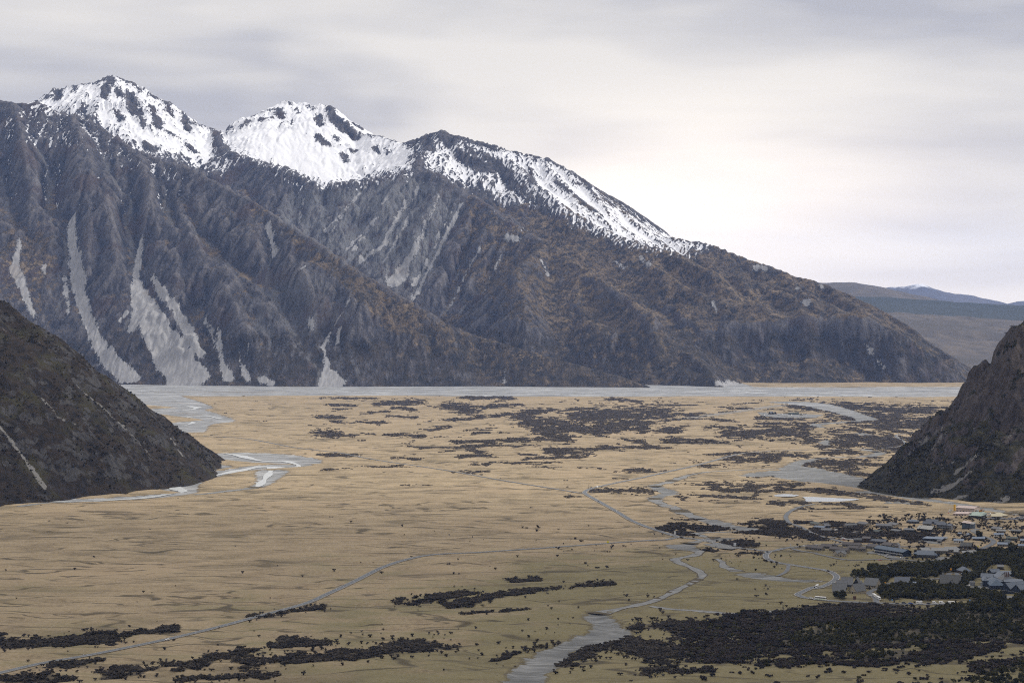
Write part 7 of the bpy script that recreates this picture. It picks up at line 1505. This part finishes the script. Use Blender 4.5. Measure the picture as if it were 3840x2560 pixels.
# individual shrubs: the 300 that show largest
x, y, s, kind, d = pts[0]
brownbelt = (to_px(x, y, 0 * x)[0] > 2560) & (y < 1930)
vis = (np.abs(x / y) < .258) & (y > 1570)
big = [i for i in np.argsort(-(s / y) * np.where(d < .25, 1.6, 1.0)) if vis[i]][:300]; ss = np.zeros(len(x), bool); ss[big] = True
SLM = [(2100, 2480, 'on the bank of the wide gravel stream'), (600, 2420, 'on the verge of the main road'), (1600, 2250, 'in the line of thickets across the middle flat'), (150, 2420, 'in the thicket where the main road leaves the valley'), (1150, 2470, 'in the long thicket line below the main road'), (2600, 2440, 'in the brown scrub belt beside the stream'), (3000, 2440, 'in the brown scrub belt under the evergreens'), (3500, 2470, 'in the brown scrub belt near the grassy slope'), (2750, 2250, 'on the green meadow inside the road hairpin'), (2500, 2200, 'beside the narrow winding stream'), (1800, 2400, 'on the open flat left of the gravel stream'), (2700, 2540, 'on the grass in front of the scrub belt'), (3300, 2540, 'on the grass slope at the foot of the scrub'), (600, 2540, 'scattered below the main road on dry grass'), (1500, 2500, 'scattered on dry grass near the pale wet hollow')]
US, VS = to_px(x, y, 0 * x)
for i in big:
    j = min(range(len(SLM)), key=lambda k: ((US[i] - SLM[k][0]) / 3.0) ** 2 + (VS[i] - SLM[k][1]) ** 2)
    me = (BROWN if brownbelt[i] else THORN)[i % 3]; size = 'large' if s[i] > 1.9 else 'small'
    o = bpy.data.objects.new('thorn_shrub', me); COL.objects.link(o); o.location = (x[i], y[i], gh(x[i], y[i]) - .1); o.scale = (s[i],) * 3; o.rotation_euler = (0, 0, float(rng.rand() * 6.28)); o['category'] = 'shrub'
    o['label'] = '%s %s shrub %s' % (size, 'purple brown leafless' if brownbelt[i] else 'dark thorny', SLM[j][2]); o['group'] = '%s %s shrubs %s' % (size, 'brown' if brownbelt[i] else 'thorny', SLM[j][2])
n_ = ~ss
m = n_ & brownbelt; gn_scatter('brown_scrub', x[m], y[m], s[m] * 1.15, rng.rand(m.sum()) * 6.28, BROWN[:2] + WIDEB + [CROWN_LOW, CROWN_LOW2], 'purple brown leafless scrub below the village road', 'scrub')
m = n_ & ~brownbelt; dense = d > .5; gn_scatter('thorn_thicket', x[m], y[m], s[m], rng.rand(m.sum()) * 6.28, THORN + WIDE, 'dark thorn thickets on the near flat and round the village', 'scrub', np.where(dense[m], rng.randint(2, 7, m.sum()), rng.randint(0, 4, m.sum())))
gn_scatter('garden_shrubs', vx, vy, 1.4 + 2.2 * rng.rand(len(vx)) ** 2, rng.rand(len(vx)) * 6.28, THORN + CROWN[:2], 'dark bushes growing between the village houses', 'bushes')
for q, nm, lab in ((1, 'thicket', 'dark shrub thickets on the middle of the flat'), (2, 'far_thicket', 'dark shrub thickets on the far flat before the river bed')):
    x, y, s, kind, d = pts[q]; gn_scatter(nm, x, y, s, rng.rand(len(x)) * 6.28, CLUMP, lab, 'scrub')
# low trees and bushes on the two near hillsides
HSCRUB = [plant_mesh('hill_scrub', 140 + k, clump(160 + k)[:6] if k < 2 else crown(160 + k)[:7], 40, .12, M_hill) for k in range(4)]
def hill_scrub(name, X, Y, Z, meta, n, lab, smin, smax, seed, slope_max):
    r = np.random.RandomState(seed); x = X.min() + r.rand(n) * (X.max() - X.min()); y = Y.min() + r.rand(n) * (Y.max() - Y.min())
    f = lambda a, b: bilinear(Z, (a - meta[0]) / meta[2], (b - meta[1]) / meta[2]); z = f(x, y)
    gx = (f(x + 6, y) - f(x - 6, y)) / 12; gy = (f(x, y + 6) - f(x, y - 6)) / 12
    m = (z > 1.0) & (np.hypot(gx, gy) < slope_max) & (r.rand(n) < smooth(-.25, .35, fbm(x / 70, y / 70, 4, seed))) & (gy > -.2)
    x, y, z = x[m], y[m], z[m]; gn_scatter(name, x, y, smin + (smax - smin) * r.rand(len(x)) ** 2, r.rand(len(x)) * 6.28, HSCRUB, lab, 'scrub', zs=z - .2)
hill_scrub('left_hill_scrub', LX, LY, LZ, LMETA, 60000, 'low dark scrub covering the left hillside', 1.4, 4.2, 601, 1.5)
hill_scrub('right_hill_scrub', HX, HY, HZ, HMETA, 150000, 'low dark scrub covering the rocky right hillside', 1.2, 3.6, 611, 1.35)
# ------------------------------------------------------------------ the air: a thin even haze over the whole valley
def build_haze():
    me = bpy.data.meshes.new('haze'); bm = bmesh.new()
    bmesh.ops.create_cube(bm, size=1.0); bm.to_mesh(me); bm.free()
    ob = bpy.data.objects.new('haze', me); COL.objects.link(ob)
    x0, x1, y0, y1, z0, z1 = -26500, 26500, -6000, 38500, -60, 1760
    ob.location = ((x0 + x1) / 2, (y0 + y1) / 2, (z0 + z1) / 2); ob.scale = (x1 - x0, y1 - y0, z1 - z0)
    ob['kind'] = 'stuff'; ob['label'] = 'thin blue haze filling the whole valley'; ob['category'] = 'haze'
    m = bpy.data.materials.new('haze'); m.use_nodes = True; nt = m.node_tree; nt.nodes.clear()
    o = nt.nodes.new('ShaderNodeOutputMaterial'); v = nt.nodes.new('ShaderNodeVolumePrincipled')
    v.inputs['Color'].default_value = (0.32, 0.50, 1.0, 1); v.inputs['Density'].default_value = 0.0000180; v.inputs['Anisotropy'].default_value = 0.1
    nt.links.new(v.outputs[0], o.inputs['Volume']); me.materials.append(m)
build_haze()

# cloud added out of view, high to the right, to shade the near flat
def shade_cloud():
    rng = np.random.RandomState(77); V, F = [], []
    for k in range(150):
        a = rng.rand() * 6.283; q = math.sqrt(rng.rand()); cx = 3600 + 1500 * q * math.cos(a); cy = 2500 + 1020 * q * math.sin(a)
        r = 150 + 210 * rng.rand(); v = IV * (1 + .25 * (rng.rand(len(IV), 1) - .5)) * np.array([r * 1.3, r * 1.1, r * .45]) + np.array([cx, cy, 2680 + 60 * rng.rand()])
        j = len(V); V += [tuple(map(float, p)) for p in v]; F += [tuple(int(i) + j for i in f) for f in IF]
    t = NT('cloud'); t.color((0.8, 0.8, 0.82, 1)); t.b.inputs['Roughness'].default_value = 1.0
    o = mesh_obj('cloud', V, F, t.m); o['kind'] = 'stuff'; o['label'] = 'unseen cloud added to shade the near valley'; o['category'] = 'cloud'
shade_cloud()
